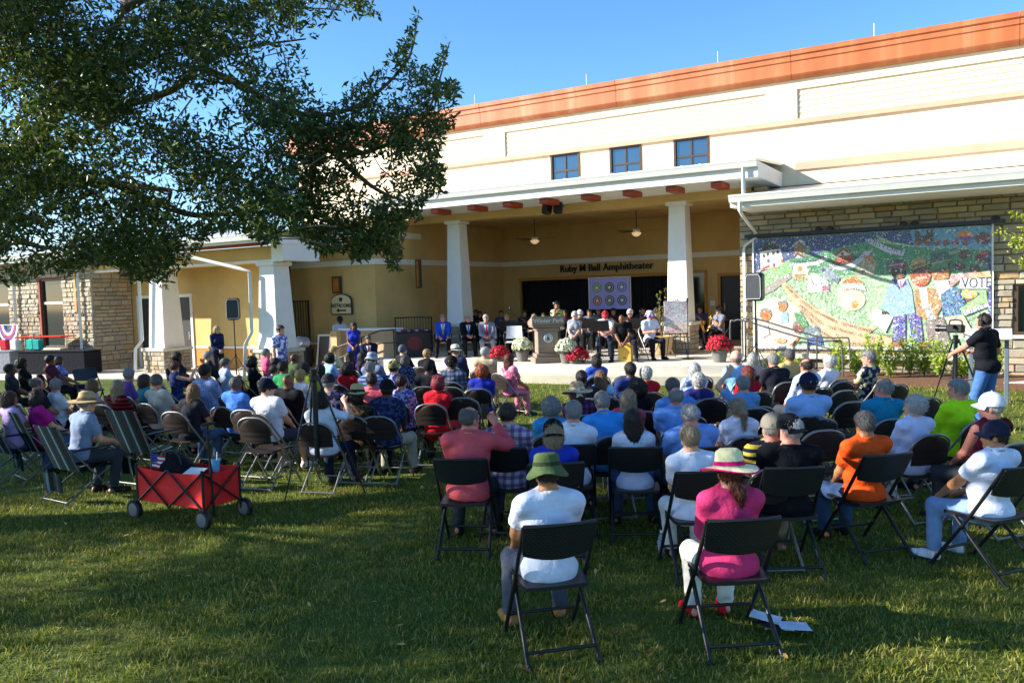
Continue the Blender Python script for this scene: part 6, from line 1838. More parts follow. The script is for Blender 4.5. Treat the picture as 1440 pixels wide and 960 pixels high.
# planter with a bare sapling
p = on_z(931, 499, STAGE_Z)
pl = empty('planter', (p.x, p.y, STAGE_Z), 0, 'large ribbed clay pot by the right stage column', 'planter')
g = G(); g.lathe([(.19, 0), (.23, .1), (.245, .12), (.26, .2), (.272, .22), (.28, .32), (.29, .34), (.285, .44), (.30, .47), (.30, .5), (.26, .5), (.25, .45)], 28); g.build('pot', mat('clay_cream', lin('C8A878'), .8, .1, 5.0), pl, 30)
g = G(); g.lathe([(.001, .44), (.255, .445)], 20, caps=False); g.build('soil', mat('soil', lin('3A2C22'), .95, .3, 20.0), pl)
sap = empty('sapling', (p.x, p.y, STAGE_Z + .44), 0, 'thin bare sapling with yellow-green buds in the clay pot', 'plant')
BARK = mat('bark', lin('6B5B4C'), .9, .3, 6.0, bmp=1.0, bscale=30, vscale=(1, 1, .25)); rr = random.Random(3); tips = []
g = G()
for k in range(9):
    a = k * .7; q = [Vector((0, 0, 0))]; d = Vector((math.cos(a) * .2, math.sin(a) * .2, 1))
    L = rr.uniform(.7, 1.35)
    for i in range(6):
        q.append(q[-1] + d.normalized() * L / 6); d += Vector((rr.uniform(-.12, .12), rr.uniform(-.12, .12), .05)); tips.append(q[-1].copy())
    g.tube(q, [.014 * (1 - i / 7.5) for i in range(7)], 5)
g.build('stems', BARK, sap)
rng = np.random.default_rng(5); tp = np.array([tuple(x) for x in tips if x.z > .35]); tp = np.repeat(tp, 4, 0) + rng.normal(size=(len(tp) * 4, 3)) * .02
scatter_obj('foliage', leafmat('bud_leaf', lin('8A9A3A'), lin('C2BC5A')), LFV, LFF, tp, rng.normal(size=tp.shape), .05, sap, rng)
# easel with watercolour
p = on_z(952, 504, STAGE_Z)
ea = empty('easel', (p.x, p.y, STAGE_Z), face_to(p) + math.pi + .3, 'thin black easel holding a bright watercolour', 'easel')
for q in (((-.26, 0, 0), (-.05, 0, 1.5)), ((.26, 0, 0), (.05, 0, 1.5)), ((0, .45, 0), (0, .02, 1.5))): tubeobj('leg', q, .010, BLACKM, ea, 6)
tubeobj('tray', ((-.3, -.03, .62), (.3, -.03, .62)), .012, BLACKM, ea, 6)
pic = empty('painting', (p.x, p.y, STAGE_Z + .64), ea.rotation_euler.z, 'loose floral watercolour painting standing on the easel', 'painting')
def m_paint():
    m, nt, b = _new('watercolour'); tc = nt.nodes.new('ShaderNodeTexCoord'); sx = nt.nodes.new('ShaderNodeSeparateXYZ'); nt.links.new(tc.outputs['Object'], sx.inputs[0])
    n1 = noise(nt, 7.0, 5.0); mx = nt.nodes.new('ShaderNodeMath'); mx.operation = 'MULTIPLY_ADD'; mx.inputs[1].default_value = 1.1; nt.links.new(sx.outputs[2], mx.inputs[0]); nt.links.new(n1, mx.inputs[2])
    c = ramp(nt, mx.outputs[0], [(.42, lin('C8525A')), (.56, lin('E2B0A8')), (.66, lin('D8D6B0')), (.78, lin('A8C4B8')), (.92, lin('C9D2DA')), (1.0, lin('8AA4B0'))])
    n2 = noise(nt, 19.0, 4.0); nt.links.new(mix_rgb(nt, .5, c, ramp(nt, n2, [(.4, lin('E6E2D8')), (.6, lin('C06A6A'))])), b.inputs['Base Color']); b.inputs['Roughness'].default_value = .5
    return m
g = G(); g.rbox((0, -.035, .40), (.60, .022, .80), .006, Matrix.Rotation(math.radians(-4), 3, 'X')); g.build('canvas', m_paint(), pic)
# microphone stands, music stands
def mic_stand(px, py, h, label, boom=None, z=STAGE_Z):
    p = on_z(px, py, z)
    t = empty('microphone_stand', (p.x, p.y, z), face_to(p), label, 'microphone stand')
    g = G(); g.lathe([(.14, 0), (.14, .015), (.03, .03)], 18); g.build('base', BLACKM, t, 40)
    tubeobj('pole', [(0, 0, .02), (0, 0, h)], .010, BLACKM, t, 6)
    e = Vector((0, 0, h))
    if boom: e = Vector(boom); tubeobj('boom', [(0, 0, h), e], .008, BLACKM, t, 6)
    g = G(); g.lathe([(.012, 0), (.02, .09), (.028, .11), (.024, .15), (.005, .16)], 10, e); g.build('microphone', BLACKM, t, 60)
mic_stand(968, 505, 1.35, 'straight microphone stand before the right column'); mic_stand(751, 507, .95, 'boom microphone stand reaching to the podium', (.55, .25, 1.25)); mic_stand(845, 500, .9, 'low boom microphone stand left of the drummer', (.1, .3, 1.0)); mic_stand(902, 500, 1.05, 'microphone stand beside the flag-hatted musician')
def music_stand(px, py, y, label, tilt=30, paper=True):
    p = on_y(px, py, y)
    t = empty('music_stand', (p.x, p.y, STAGE_Z), face_to(p), label, 'music stand', 'music stands of the band')
    for k in range(3):
        a = k * 2.094; tubeobj('leg', [(0, 0, .16), (math.cos(a) * .25, math.sin(a) * .25, .008)], .008, BLACKM, t, 6)
    tubeobj('pole', [(0, 0, .16), (0, 0, .74)], .011, BLACKM, t, 6)
    R = Matrix.Rotation(math.radians(-tilt), 3, 'X'); g = G(); g.box((0, 0, .84), (.5, .01, .32), R); g.box(Vector((0, 0, .84)) + R @ Vector((0, -.03, -.165)), (.5, .06, .01), R); g.build('desk', mat('stand_black', (.02, .02, .021), .5, .1), t)
    if paper:
        s = empty('sheet_music', Vector((p.x, p.y, STAGE_Z)) , t.rotation_euler.z, 'white sheet music lying on the ' + label[:60], 'sheet music'); g = G()
        for sx in (-.11, .11): g.box(Vector((sx, 0, .84)) + R @ Vector((0, -.012, 0)), (.205, .004, .27), R)
        g.build('page', mat('paper', lin('E6E6E2'), .7, .03), s)
music_stand(843, 470, 19.5, 'music stand left of the white-shirted musician'); music_stand(731, 468, 20.3, 'music stand by the blond band woman', 60); music_stand(897, 455, 20.6, 'music stand behind the drummer', paper=False); music_stand(826, 462, 21.0, 'music stand in the middle of the band', paper=False); music_stand(715, 478, 20.0, 'music stand behind the white-haired suited man', paper=False)
# brass
BRASS = mat('brass', lin('C89A3A'), .25, .1, 6.0, metal=.9)
def horn(name, desc, label, sc=1.0):
    t0, B, s, hc = PEOPLE[desc]; t = empty(name, t0.location, t0.rotation_euler.z, label, name.replace('_', ' '))
    g = G(); q = arc_pts([(-.02, .16, .98), (-.02, .26, .99), (-.02, .31, .88), (.02, .33, .62), (.06, .36, .52), (.12, .42, .53), (.16, .46, .68)], 5)
    g.tube(q, [.010 + .030 * (i / len(q)) ** 2.2 for i in range(len(q))], 10); g.build('tube', BRASS, t, 60)
    g = G(); g.lathe([(.04, 0), (.05, .05), (.085, .11), (.08, .11), (.045, .04)], 16, (.16, .46, .68)); g.build('bell', BRASS, t, 60)
horn('saxophone', 'musician in white cap with a saxophone', 'gold saxophone held by the white-capped musician'); horn('saxophone', 'musician in grey cap and sunglasses by the stage door', 'gold saxophone of the musician by the stage door'); horn('saxophone', 'musician in grey cap behind the drummer', 'saxophone of the musician behind the drummer')
t0, B, s, hc = PEOPLE['woman singing at the podium in green and cream print top']
W = B['J']['Wr']; mh = empty('handheld_microphone', t0.location, t0.rotation_euler.z, 'black microphone held to the singing woman at the podium', 'microphone')
g = G(); g.tube([(W[0], W[1] + .03, W[2] + .0), (W[0] + .0, W[1] + .05, W[2] + .06)], .014, 8); g.build('grip', BLACKM, mh); g = G(); g.lathe([(.012, 0), (.026, .02), (.024, .05), (.005, .062)], 10, (W[0] + .0, W[1] + .05, W[2] + .055)); g.build('head', TUBE_G, mh, 60)
# seal banner on poles
a, b = on_y(829, 392, 23.6), on_y(886, 434, 23.6)
bn = empty('banner', (a.x, 23.6, STAGE_Z), 0, 'lavender banner with six round service seals behind the band', 'banner')
w, z0, z1 = b.x - a.x, b.z - STAGE_Z, a.z - STAGE_Z
for x in (-.03, w + .03): tubeobj('pole', [(x, 0, 0), (x, 0, z1 + .04)], .014, METAL_W, bn, 6)
tubeobj('crossbar', [(-.03, 0, z1 + .02), (w + .03, 0, z1 + .02)], .01, METAL_W, bn, 6)
sheet(lambda u, v: (u * w, -.015 + .012 * math.sin(u * 14), z0 + (z1 - z0) * v), 24, 4, .004, 'cloth', mat('banner_cloth', lin('8F8CC0'), .85, .06, 3.0), bn)
for k, c in enumerate(('6A7A5A', '3A3A48', '3A5A9A', '8A4A4A', '4A4A58', '2A3A6A')):
    x = w * (.2 + .31 * (k % 3)); z = z0 + (z1 - z0) * (.70 if k < 3 else .28); r = w * .115
    g = G(); g.lathe([(.001, 0), (r, 0), (r, .006)], 22, R=Matrix.Rotation(math.pi / 2, 3, 'X')); sl = g.build('seal', mat('seal_' + c, lin(c), .7, .1), bn, None, (x, -.035, z))
    g = G(); g.tube([(math.cos(q) * r * .72, -.008, math.sin(q) * r * .72) for q in np.linspace(0, 2 * math.pi, 21)[:-1]], .008, 5, closed=True); g.build('seal_ring', mat('seal_gold', lin('C9C4A0'), .6, .1), sl)
    g = G(); n = 5 + k % 3; g.prism([(r * (.5 if i % 2 == 0 else .22) * math.cos(i * math.pi / n + 1.57), r * (.5 if i % 2 == 0 else .22) * math.sin(i * math.pi / n + 1.57)) for i in range(2 * n)], 0, .004, lambda u, v, h: (u, -.007 - h, v)); g.build('seal_emblem', MATS['seal_gold'], sl)
# covered table with flags, barrier
p = on_z(590, 500, STAGE_Z); a = face_to(p) + math.pi + .25
tb = empty('table', (p.x, 19.1, STAGE_Z), a, 'table under a dark cloth at the left of the stage', 'table')
tbx = on_y(580, 480, 19.1); tb.location.x = tbx.x
g = G(); g.rbox((0, 0, .36), (1.0, .62, .72), .03); g.build('tablecloth', mat('dark_cloth', lin('3A3434'), .9, .15, 4.0), tb); g = G(); g.rbox((0, 0, .735), (1.04, .66, .025), .01); g.build('tabletop', MATS['dark_cloth'], tb)
g = G(); g.prism(oval(0, .40, .22, .2), 0, .004, lambda u, v, h: (u, -.312 - h, v)); g.build('emblem', mat('emblem_red', lin('6A3030'), .8, .1), tb)
FLAGR, FLAGW, FLAGB = mat('flag_red', lin('B02A38'), .8, .1), mat('flag_white', lin('DDDDE2'), .8, .05), mat('flag_blue', lin('2C3A86'), .8, .1)
fl2 = empty('folded_flags', (tb.location.x, tb.location.y, STAGE_Z + .75), a, 'red white and blue flags lying on the dark table', 'flag')
for k in range(11):
    g = G(); g.rbox((-.42 + k * .085, -.02 + .05 * math.sin(k * 2), .012 + .01 * (k % 3)), (.08, .5, .02), .005, Matrix.Rotation(.15 * math.sin(k), 3, 'Z')); g.build('stripe', (FLAGW, FLAGR, FLAGB)[k % 3], fl2)
g = G(); g.box((.525, 0, -.2), (.012, .5, .42)); g.build('hanging_flag', FLAGB, fl2)
a_, b_ = on_y(556, 452, 20.0), on_y(608, 490, 20.0)
br = empty('crowd_barrier', (a_.x, 20.0, STAGE_Z), 0, 'black steel crowd barrier behind the flag table', 'barrier')
bw, bh = b_.x - a_.x, 1.1
tubeobj('frame', arc_pts([(0, 0, .1), (0, 0, bh - .1), (.1, 0, bh), (bw - .1, 0, bh), (bw, 0, bh - .1), (bw, 0, .1)], 3), .02, BLACKM, br, 6); tubeobj('bottom_rail', [(0, 0, .18), (bw, 0, .18)], .016, BLACKM, br, 6)
for k in range(1, 13): tubeobj('bar', [(bw * k / 13, 0, .19), (bw * k / 13, 0, bh - .01)], .008, BLACKM, br, 5)
for x in (.15, bw - .15): tubeobj('foot', [(x, -.3, .02), (x, 0, .17), (x, .3, .02)], .015, BLACKM, br, 6)
# ramp wall and rails
rmp = empty('ramp_wall', (0, 0, 0), 0, 'low tan ramp wall with pale cap left of the stage', 'wall')
part('wall_body', mat('ramp_tan', lin('B89A78'), .85, .08, 2.0), rmp, ((-17.05, 18.75, 0), (-14.9, 18.95, 1.2))); part('cap', WHITE, rmp, ((-17.1, 18.7, 1.202), (-14.85, 19.0, 1.27))); part('end_post', mat('ramp_post', lin('C9A878'), .85, .06), rmp, ((-17.3, 18.55, 0), (-17.052, 19.0, 1.2)))
rl = empty('handrail', (0, 0, 0), 0, 'dark sloping handrail along the ramp left of the stage', 'handrail')
tubeobj('rail', [(-17.2, 18.35, .62), (-15.2, 18.35, 1.22), (-14.6, 18.35, 1.25)], .022, BLACKM, rl); tubeobj('rail', [(-17.2, 18.35, .3), (-15.2, 18.35, .85), (-14.6, 18.35, .88)], .016, BLACKM, rl)
for x, z in ((-17.0, .68), (-15.9, 1.0), (-14.7, 1.25)): tubeobj('post', [(x, 18.35, 0), (x, 18.35, z)], .02, BLACKM, rl)
rh = empty('handrail', (0, 0, 0), 0, 'grey metal handrail descending past the mural at the stage end', 'handrail'); RG = mat('rail_grey', lin('5E5F61'), .45, .1, 5.0, metal=.5)
for dy in (0, 1.1):
    y = 19.3 + dy
    tubeobj('rail', arc_pts([(-5.35, y, .45), (-5.35, y, 1.30), (-5.25, y, 1.36), (-5.0, y, 1.36), (-3.6, y, .93), (-3.0, y, .90), (-2.88, y, .82), (-2.86, y, .1)], 3), .020, RG, rh)
    for x, z in ((-5.0, 1.34), (-3.6, .92)): tubeobj('post', [(x, y, .0), (x, y, z)], .02, RG, rh)
flat('side_step', [(-4.3, 19.2), (-3.75, 19.2), (-3.75, 20.5), (-4.3, 20.5)], .27, CONC2); flat('side_step', [(-3.748, 19.2), (-3.2, 19.2), (-3.2, 20.5), (-3.748, 20.5)], .13, CONC2)
# loudspeakers
def speaker(px, py, y, z0, zc_, label, to=AUD):
    p = on_y(px, py, y); rz = face_to(p, to)
    s = empty('speaker_stand', (p.x, p.y, z0), rz, 'black tripod stand under the ' + label, 'speaker stand')
    tubeobj('pole', [(0, 0, .1), (0, 0, p.z - .3 - z0)], .018, BLACKM, s); g = G(); g.lathe([(.03, 0), (.03, .08)], 10, (0, 0, .62)); g.build('collar', BLACKM, s)
    for k in range(3):
        a = k * 2.094 + .5; e = Vector((math.cos(a), math.sin(a), 0)); tubeobj('leg', [(0, 0, .66), e * .5 + Vector((0, 0, .02))], .012, BLACKM, s, 6); tubeobj('brace', [(0, 0, .22), e * .26 + Vector((0, 0, .34))], .008, BLACKM, s, 6)
    t = empty('loudspeaker', (p.x, p.y, p.z - .3), rz, label, 'loudspeaker', 'loudspeakers')
    g = G(); g.rbox((0, 0, .31), (.36, .32, .62), .05); g.build('cabinet', PLASTIC, t)
    g = G(); g.prism([(-.15, .05), (.15, .05), (.165, .12), (.16, .5), (.12, .58), (-.12, .58), (-.16, .5), (-.165, .12)], 0, .02, lambda u, v, h: (u, .161 + h, v)); g.build('grille', mat('grille_grey', lin('3A3C40'), .6, .2, 40.0, bmp=.4, bscale=200), t)
    g = G(); g.tube(arc_pts([(-.155, .05 + .12, 0), (-.165, .17, .1)], 2) and [(-.15, .182, .05), (.15, .182, .05), (.165, .182, .12), (.16, .182, .5), (.12, .182, .58), (-.12, .182, .58), (-.16, .182, .5), (-.165, .182, .12)], .007, 5, closed=True); g.build('rim', METAL_W, t)
speaker(1062, 404, 18.35, .21, 0, 'black loudspeaker before the mural at the stage end'); speaker(328, 435, 16.0, 0, 0, 'black loudspeaker by the corner column of the side porch', (-8, 4, 0))
# signboard and cameraman's gear
a, b = on_y(1358, 470, 16.4), on_y(1424, 470, 16.4)
ib = empty('information_board', ((a.x + b.x) / 2, 16.4, 0), 0, 'slanted white information board on two grey posts by the mural', 'signboard'); w = (b.x - a.x)
g = G(); g.rbox((0, 0, 1.22), (w, .42, .04), .01, Matrix.Rotation(math.radians(20), 3, 'X')); g.build('panel', mat('board_white', lin('DADBDD'), .4, .04), ib)
for s in (-1, 1): g = G(); g.rbox((s * w * .38, .02, .58), (.07, .07, 1.16), .008); g.build('post', mat('post_grey', lin('5E6A70'), .5, .1), ib)
def tripod(x, y, h, spread, name_label, col=BLACKM, r=.014, rz=0.3, z0=0):
    t = empty('tripod', (x, y, z0), rz, name_label, 'tripod')
    for k in range(3):
        a = k * 2.094; e = Vector((math.cos(a) * spread, math.sin(a) * spread, .01)); tp_ = Vector((math.cos(a) * .05, math.sin(a) * .05, h * .93)); mdl = tp_.lerp(e, .5)
        lg = tubeobj('leg', [tp_, mdl], r, col, t, 6); tubeobj('lower_leg', [mdl, e], r * .7, col, lg, 6)
        tubeobj('brace', [Vector((0, 0, h * .45)), tp_.lerp(e, .5)], r * .45, col, t, 5)
    g = G(); g.lathe([(.03, h * .3), (.03, h * .9), (.06, h * .91), (.06, h * .95), (.035, h * .96), (.04, h)], 12); g.build('column', col, t, 40)
    return t
_tp = on_y(1344, 480, 14.5)
tripod(_tp.x, 14.5, 1.32, .5, 'black tripod carrying the video camera before the mural', rz=.4)
vc = empty('video_camera', (_tp.x, 14.5, 1.32), math.atan2(5, 3) + .1, 'black video camera on the tripod before the mural', 'camera')
g = G(); g.rbox((0, 0, .1), (.11, .26, .13), .02); g.build('camera_body', BLACKM, vc); g = G(); g.lathe([(.045, 0), (.045, .12), (.055, .125), (.055, .17)], 14, (0, .13, .1), R=Matrix.Rotation(-math.pi / 2, 3, 'X')); g.build('lens', BLACKM, vc, 40)
g = G(); g.rbox((-.09, -.02, .13), (.08, .015, .06), .005); g.build('viewfinder', BLACKM, vc); tubeobj('carry_handle', arc_pts([(0, .1, .16), (0, .08, .23), (0, -.08, .23), (0, -.1, .16)], 3), .012, BLACKM, vc, 6); tubeobj('pan_arm', [(.03, -.1, .02), (.12, -.45, -.12)], .010, BLACKM, vc, 6)
t0, B, s, hc = PEOPLE['man in black polo and headphones filming with a video camera']
hp = empty('headphones', t0.location, t0.rotation_euler.z, "black over-ear headphones on the filming man's head", 'headphones'); hp.scale = t0.scale
tubeobj('headband', [(hc[0] + math.cos(a) * .093, hc[1] - .01, hc[2] + math.sin(a) * .135) for a in np.linspace(-.05, math.pi + .05, 13)], .010, BLACKM, hp, 6)
for sx in (-1, 1): g = G(); g.rbox((hc[0] + sx * .098, hc[1] - .01, hc[2] - .01), (.04, .07, .09), .015); g.build('ear_cup', BLACKM, hp)
# phones
def phone(desc, hand_, label):
    t0, B, s, hc = PEOPLE[desc]; W, E = B['J']['W' + hand_], B['J']['E' + hand_]; d = nrm(W - E); q = W + d * .11
    t = empty('phone', t0.location, t0.rotation_euler.z, label, 'phone'); t.scale = t0.scale; g = G(); g.rbox((q[0], q[1] + .03, q[2] + .02), (.075, .010, .15), .008); g.build('case', BLACKM, t)
phone('man with shaved grey head in coral shirt raising a phone', 'r', 'black phone raised by the man in coral'); phone('woman with brown bob in white tee holding up a phone', 'r', 'black phone held by the woman in white tee')
# ------------------------------------------------------------------ near left: wagon and tripod
p = Vector((-7.08, 5.42, 0))
wg = empty('wagon', (p.x, p.y, 0), .02, 'red folding fabric wagon with black frame on the grass', 'wagon')
RED = mat('red_canvas', lin('E8221E'), .7, .12, 5.0, bmp=.4, bscale=12)
L, Wd, zb_, zt_ = .98, .46, .20, .54
g = G()
x0, x1, y0, y1 = -L / 2, L / 2, -Wd / 2, Wd / 2
for (pa, pb2) in (((x0, y0), (x1, y0)), ((x1, y0), (x1, y1)), ((x1, y1), (x0, y1)), ((x0, y1), (x0, y0))):
    n = 10; o = len(g.v)
    dx, dy = pb2[0] - pa[0], pb2[1] - pa[1]; nx, ny = dy / math.hypot(dx, dy), -dx / math.hypot(dx, dy)
    vs = []
    for j, z in enumerate((zb_, (zb_ + zt_) / 2, zt_)):
        for i in range(n + 1):
            f = i / n; sg = .018 * math.sin(f * math.pi) * (1 if j == 1 else .3); zz = z - (.03 * math.sin(f * math.pi) if j == 2 else 0); vs.append((pa[0] + dx * f - nx * sg, pa[1] + dy * f - ny * sg, zz))
    g.add(vs, [(j * (n + 1) + i, j * (n + 1) + i + 1, (j + 1) * (n + 1) + i + 1, (j + 1) * (n + 1) + i) for j in range(2) for i in range(n)])
o = g.build('fabric_tub', RED, wg); o.modifiers.new('thick', 'SOLIDIFY').thickness = .006
g = G(); g.rbox((0, 0, zb_), (L, Wd, .02), .005); g.build('floor_panel', RED, wg)
for y in (y0 - .015, y1 + .015):
    for k in range(2):
        xa, xb = x0 + k * L / 2, x0 + (k + 1) * L / 2
        tubeobj('cross_bar', [(xa, y, zb_ - .03), (xb, y, zt_)], .011, BLACKM, wg, 6); tubeobj('cross_bar', [(xa, y, zt_), (xb, y, zb_ - .03)], .011, BLACKM, wg, 6)
for x in (x0 - .012, x1 + .012): tubeobj('cross_bar', [(x, y0, zb_ - .03), (x, y1, zt_)], .010, BLACKM, wg, 6); tubeobj('cross_bar', [(x, y1, zb_ - .03), (x, y0, zt_)], .010, BLACKM, wg, 6)
for x in (x0, x1):
    for y in (y0, y1):
        tubeobj('corner_post', [(x, y, .10), (x, y, zt_ + .03)], .014, BLACKM, wg, 6)
        wh = empty('wheel', (x + (.02 if x > 0 else -.02), y + (.03 if y > 0 else -.03), .1)); wh.parent = wg
        RW = Matrix.Rotation(math.pi / 2, 3, 'X'); g = G(); g.lathe([(.062, -.022), (.094, -.024), (.1, -.012), (.1, .012), (.094, .024), (.062, .022)], 22, R=RW); g.build('tyre', PLASTIC, wh, 40)
        g = G(); g.lathe([(.001, -.034), (.025, -.034), (.068, -.026), (.068, .026), (.025, .034), (.001, .034)], 16, R=RW); g.build('rim', mat('hub_grey', lin('6E6E6C'), .5, .1), wh, 40)
tubeobj('handle', arc_pts([(x1 + .03, y0 + .1, .1), (x1 + .04, y0 + .06, .9), (x1 + .05, y0 + .06, 1.0)], 3), .013, BLACKM, wg, 6); g = G(); g.rbox((x1 + .05, y0 + .06, 1.02), (.03, .16, .03), .01); g.build('grip', PLASTIC, wg)
bag = empty('duffel_bag', (p.x - .12, p.y, .215), 0, 'black bag and folded cloth heaped in the red wagon', 'bag'); F = Field((-.42, -.25, -.02), (.42, .25, .5), .014); F.ell((0, 0, .17), (.34, .17, .19), .05); F.ell((-.1, .02, .33), (.16, .12, .1), .08); F.wrinkle(.014, 14, 17, 21); bind(link('bag_body', F.mesh('bag'), bag), [cloth('14151A')])
tubeobj('bag_handle', arc_pts([(-.12, -.05, .36), (-.08, -.07, .47), (.06, -.07, .46), (.1, -.05, .34)], 4), .010, BLACKM, bag, 6)
sf = empty('small_flag', (p.x - .40, p.y - .15, .45), .3, 'small stick flag stuck in the red wagon', 'flag'); tubeobj('stick', [(0, 0, -.1), (.03, 0, .22)], .004, WOODG, sf, 5)
for k in range(7): sheet(lambda u, v: (.035 + u * .15, .01 * math.sin(u * 7), .06 + .0215 * k + .0215 * v - .02 * u), 6, 1, .002, 'stripe', FLAGR if k % 2 == 0 else FLAGW, sf)
sheet(lambda u, v: (.033 + u * .07, -.006 + .01 * math.sin(u * .07 / .15 * 7), .125 + .085 * v - .0 * u), 4, 1, .002, 'canton', FLAGB, sf)
cp = empty('blue_cup', (p.x + .37, p.y + .05, .50), 0, 'light blue paper cup on the right end of the wagon', 'cup'); g = G(); g.lathe([(.03, 0), (.045, .12), (.042, .12), (.028, .01)], 14); g.build('cup_wall', mat('cup_blue', lin('5AA8D0'), .6, .05), cp, 60); g = G(); g.tube([(0, 0, .02), (.03, 0, .2)], .004, 5); g.build('straw', FLAGW, cp)
pb = empty('leaflet', (p.x + .30, p.y - .14, .535), .2, 'white leaflet on the rim of the red wagon', 'leaflet'); g = G(); g.box((0, 0, .004), (.2, .13, .004), Matrix.Rotation(.3, 3, 'X')); g.build('page', MATS['paper'], pb)
tp0 = (on_z(362, 700) + on_z(465, 717) + on_z(487, 684)) / 3
tripod(tp0.x, tp0.y + .12, 1.42, .52, 'tall black tripod behind the red wagon', rz=2.6, r=.012)
# bottles, leaflets on the grass
def bottle(px, py, label, z=0.0, y=None):
    p = on_z(px, py, z); t = empty('water_bottle', (p.x, p.y, z), 0, label, 'bottle', 'water bottles')
    m = MATS.get('clear_pet')
    if not m:
        m, nt, b = _new('clear_pet'); b.inputs['Base Color'].default_value = (.85, .9, .92, 1); b.inputs['Roughness'].default_value = .12; b.inputs['Transmission Weight'].default_value = .8; b.inputs['IOR'].default_value = 1.3; MATS['clear_pet'] = m
    g = G(); g.lathe([(.028, 0), (.033, .01), (.033, .06), (.030, .065), (.033, .07), (.033, .13), (.024, .165), (.013, .185), (.013, .195)], 16); g.build('flask', m, t, 50)
    g = G(); g.lathe([(.0335, .075), (.0335, .125)], 16, caps=False); g.build('wrapper', mat('wrap_blue', lin('8AA8C8'), .5, .2, 30.0), t); g = G(); g.lathe([(.015, .19), (.015, .208)], 12); g.build('cap', FLAGW, t, 40)
bottle(931, 780, 'clear water bottle on the grass between the two nearest chairs'); bottle(308, 655, 'clear water bottle on the grass behind the wagon')
p = on_z(1100, 888); lf = empty('leaflets', (p.x, p.y, .03), -.4, 'white and black leaflets dropped right of the pink lady', 'leaflets')
for k, (x, y, r, c) in enumerate(((0, 0, .3, 'E2E4EA'), (-.12, .03, -.2, '17181C'), (-.05, -.06, .1, '2A2C30'), (.10, .02, .9, 'D6DAE6'), (-.15, -.02, .5, 'E6E6EA'))):
    g = G(); g.box((x * .75, y * .75, .006 + .008 * k), (.19, .125, .003), Matrix.Rotation(r, 3, 'Z') @ Matrix.Rotation(.08 * (k - 2), 3, 'Y')); g.build('page', cloth(c), lf)
# ------------------------------------------------------------------ far left: covered tables, bags; leaning frame; grill
a, b = on_z(-30, 512, .0), on_z(138, 512, .0)
def far_table(px, y, w, label, c='1C1C22'):
    p = on_y(px, 500, y); t = empty('covered_table', (p.x, y, .03), .28, label, 'table'); g = G(); g.rbox((0, 0, .36), (w, .75, .7), .03); g.build('cloth_skirt', cloth(c), t); g = G(); g.rbox((0, 0, .725), (w + .04, .79, .03), .01); g.build('tabletop', cloth(c), t); return t
far_table(84, 15.4, 2.6, 'long table with black cloth beside the stone corner'); far_table(0, 15.0, 1.6, 'table with pale cloth at the left edge of the lawn', '8A8C90')
def carrier(px, py, y, c, label, sz=(.3, .2, .34)):
    p = on_y(px, py, y); t = empty('tote_bag', (p.x, y, .79), .2, label, 'bag'); g = G(); g.rbox((0, 0, sz[2] / 2), sz, .03); g.build('bag_body', cloth(c), t); tubeobj('bag_handle', arc_pts([(-.08, 0, sz[2]), (-.06, 0, sz[2] + .1), (.06, 0, sz[2] + .1), (.08, 0, sz[2])], 3), .008, cloth(c), t, 5)
carrier(45, 492, 15.3, '2AA89A', 'left turquoise tote bag on the black table'); carrier(54, 492, 15.25, '2E9C92', 'right turquoise tote bag on the black table'); carrier(22, 492, 15.1, 'D0D0D2', 'white carrier bag on the left table'); carrier(8, 492, 15.1, 'C22A3A', 'red and blue bag at the left edge on the pale table')
p = on_y(56, 484, 15.5); rc = empty('red_canopy', (p.x, 15.7, .0), .28, 'flat red cloth shade spread above the black table', 'shade'); g = G(); g.rbox((0, 0, 1.2), (1.9, .7, .04), .015); g.build('cloth', cloth('D0301E'), rc)
for sx in (-.85, .85): tubeobj('pole', [(sx, 0, .03), (sx, 0, 1.19)], .015, METAL_W, rc, 6)
p = on_y(-4, 430, 15.6); fg = empty('bunting', (p.x, 15.9, 1.0), 0, 'fan of red white and blue bunting by the left window', 'bunting')
for k in range(5): g = G(); r0 = .2 + .09 * k; g.prism(oval(0, 0, r0 + .09, r0 + .09, 10, math.pi, 2 * math.pi) + oval(0, 0, r0, r0, 10, 2 * math.pi, math.pi), 0, .01, lambda u, v, h: (u, h, v + .6)); g.build('stripe', (FLAGB, FLAGW, FLAGR)[k % 3], fg)
tubeobj('pole', [(-.6, .02, .6), (.6, .02, .6)], .01, METAL_W, fg, 6); tubeobj('pole', [(0, .02, -1.0), (0, .02, .6)], .012, METAL_W, fg, 6)
p = on_y(453, 508, 18.5); fr = empty('leaning_frame', (p.x, 18.5, 0), .1, 'tall white-framed board leaning on the yellow wall', 'board'); Rl = Matrix.Rotation(math.radians(-10), 3, 'X')
g = G(); 
for sx in (-.22, .22): g.box(Rl @ Vector((sx, 0, .55)), (.05, .04, 1.1), Rl)
for z in (.02, 1.08): g.box(Rl @ Vector((0, 0, z)), (.39, .04, .05), Rl)
g.build('frame', WHITE, fr); g = G(); g.box(Rl @ Vector((0, .005, .55)), (.385, .02, 1.0), Rl); g.build('panel', BROWN, fr)
p = on_y(424, 500, 18.3); gl = empty('covered_grill', (p.x, 18.3, 0), .2, 'black cart wrapped in clear plastic below the short gate', 'cart'); g = G(); g.rbox((0, 0, .45), (.6, .5, .5), .05); g.build('cabinet', PLASTIC, gl); F = Field((-.4, -.35, .6), (.4, .35, 1.15), .02); F.ell((0, 0, .86), (.3, .24, .2), .02); F.wrinkle(.02, 15, 15, 15); bind(link('plastic_cover', F.mesh('cover'), gl), [mat('cling', lin('9AA0AA'), .25, .15, 8.0)])
for sx in (-.25, .25): tubeobj('leg', [(sx, 0, 0), (sx, 0, .2)], .02, BLACKM, gl, 6)
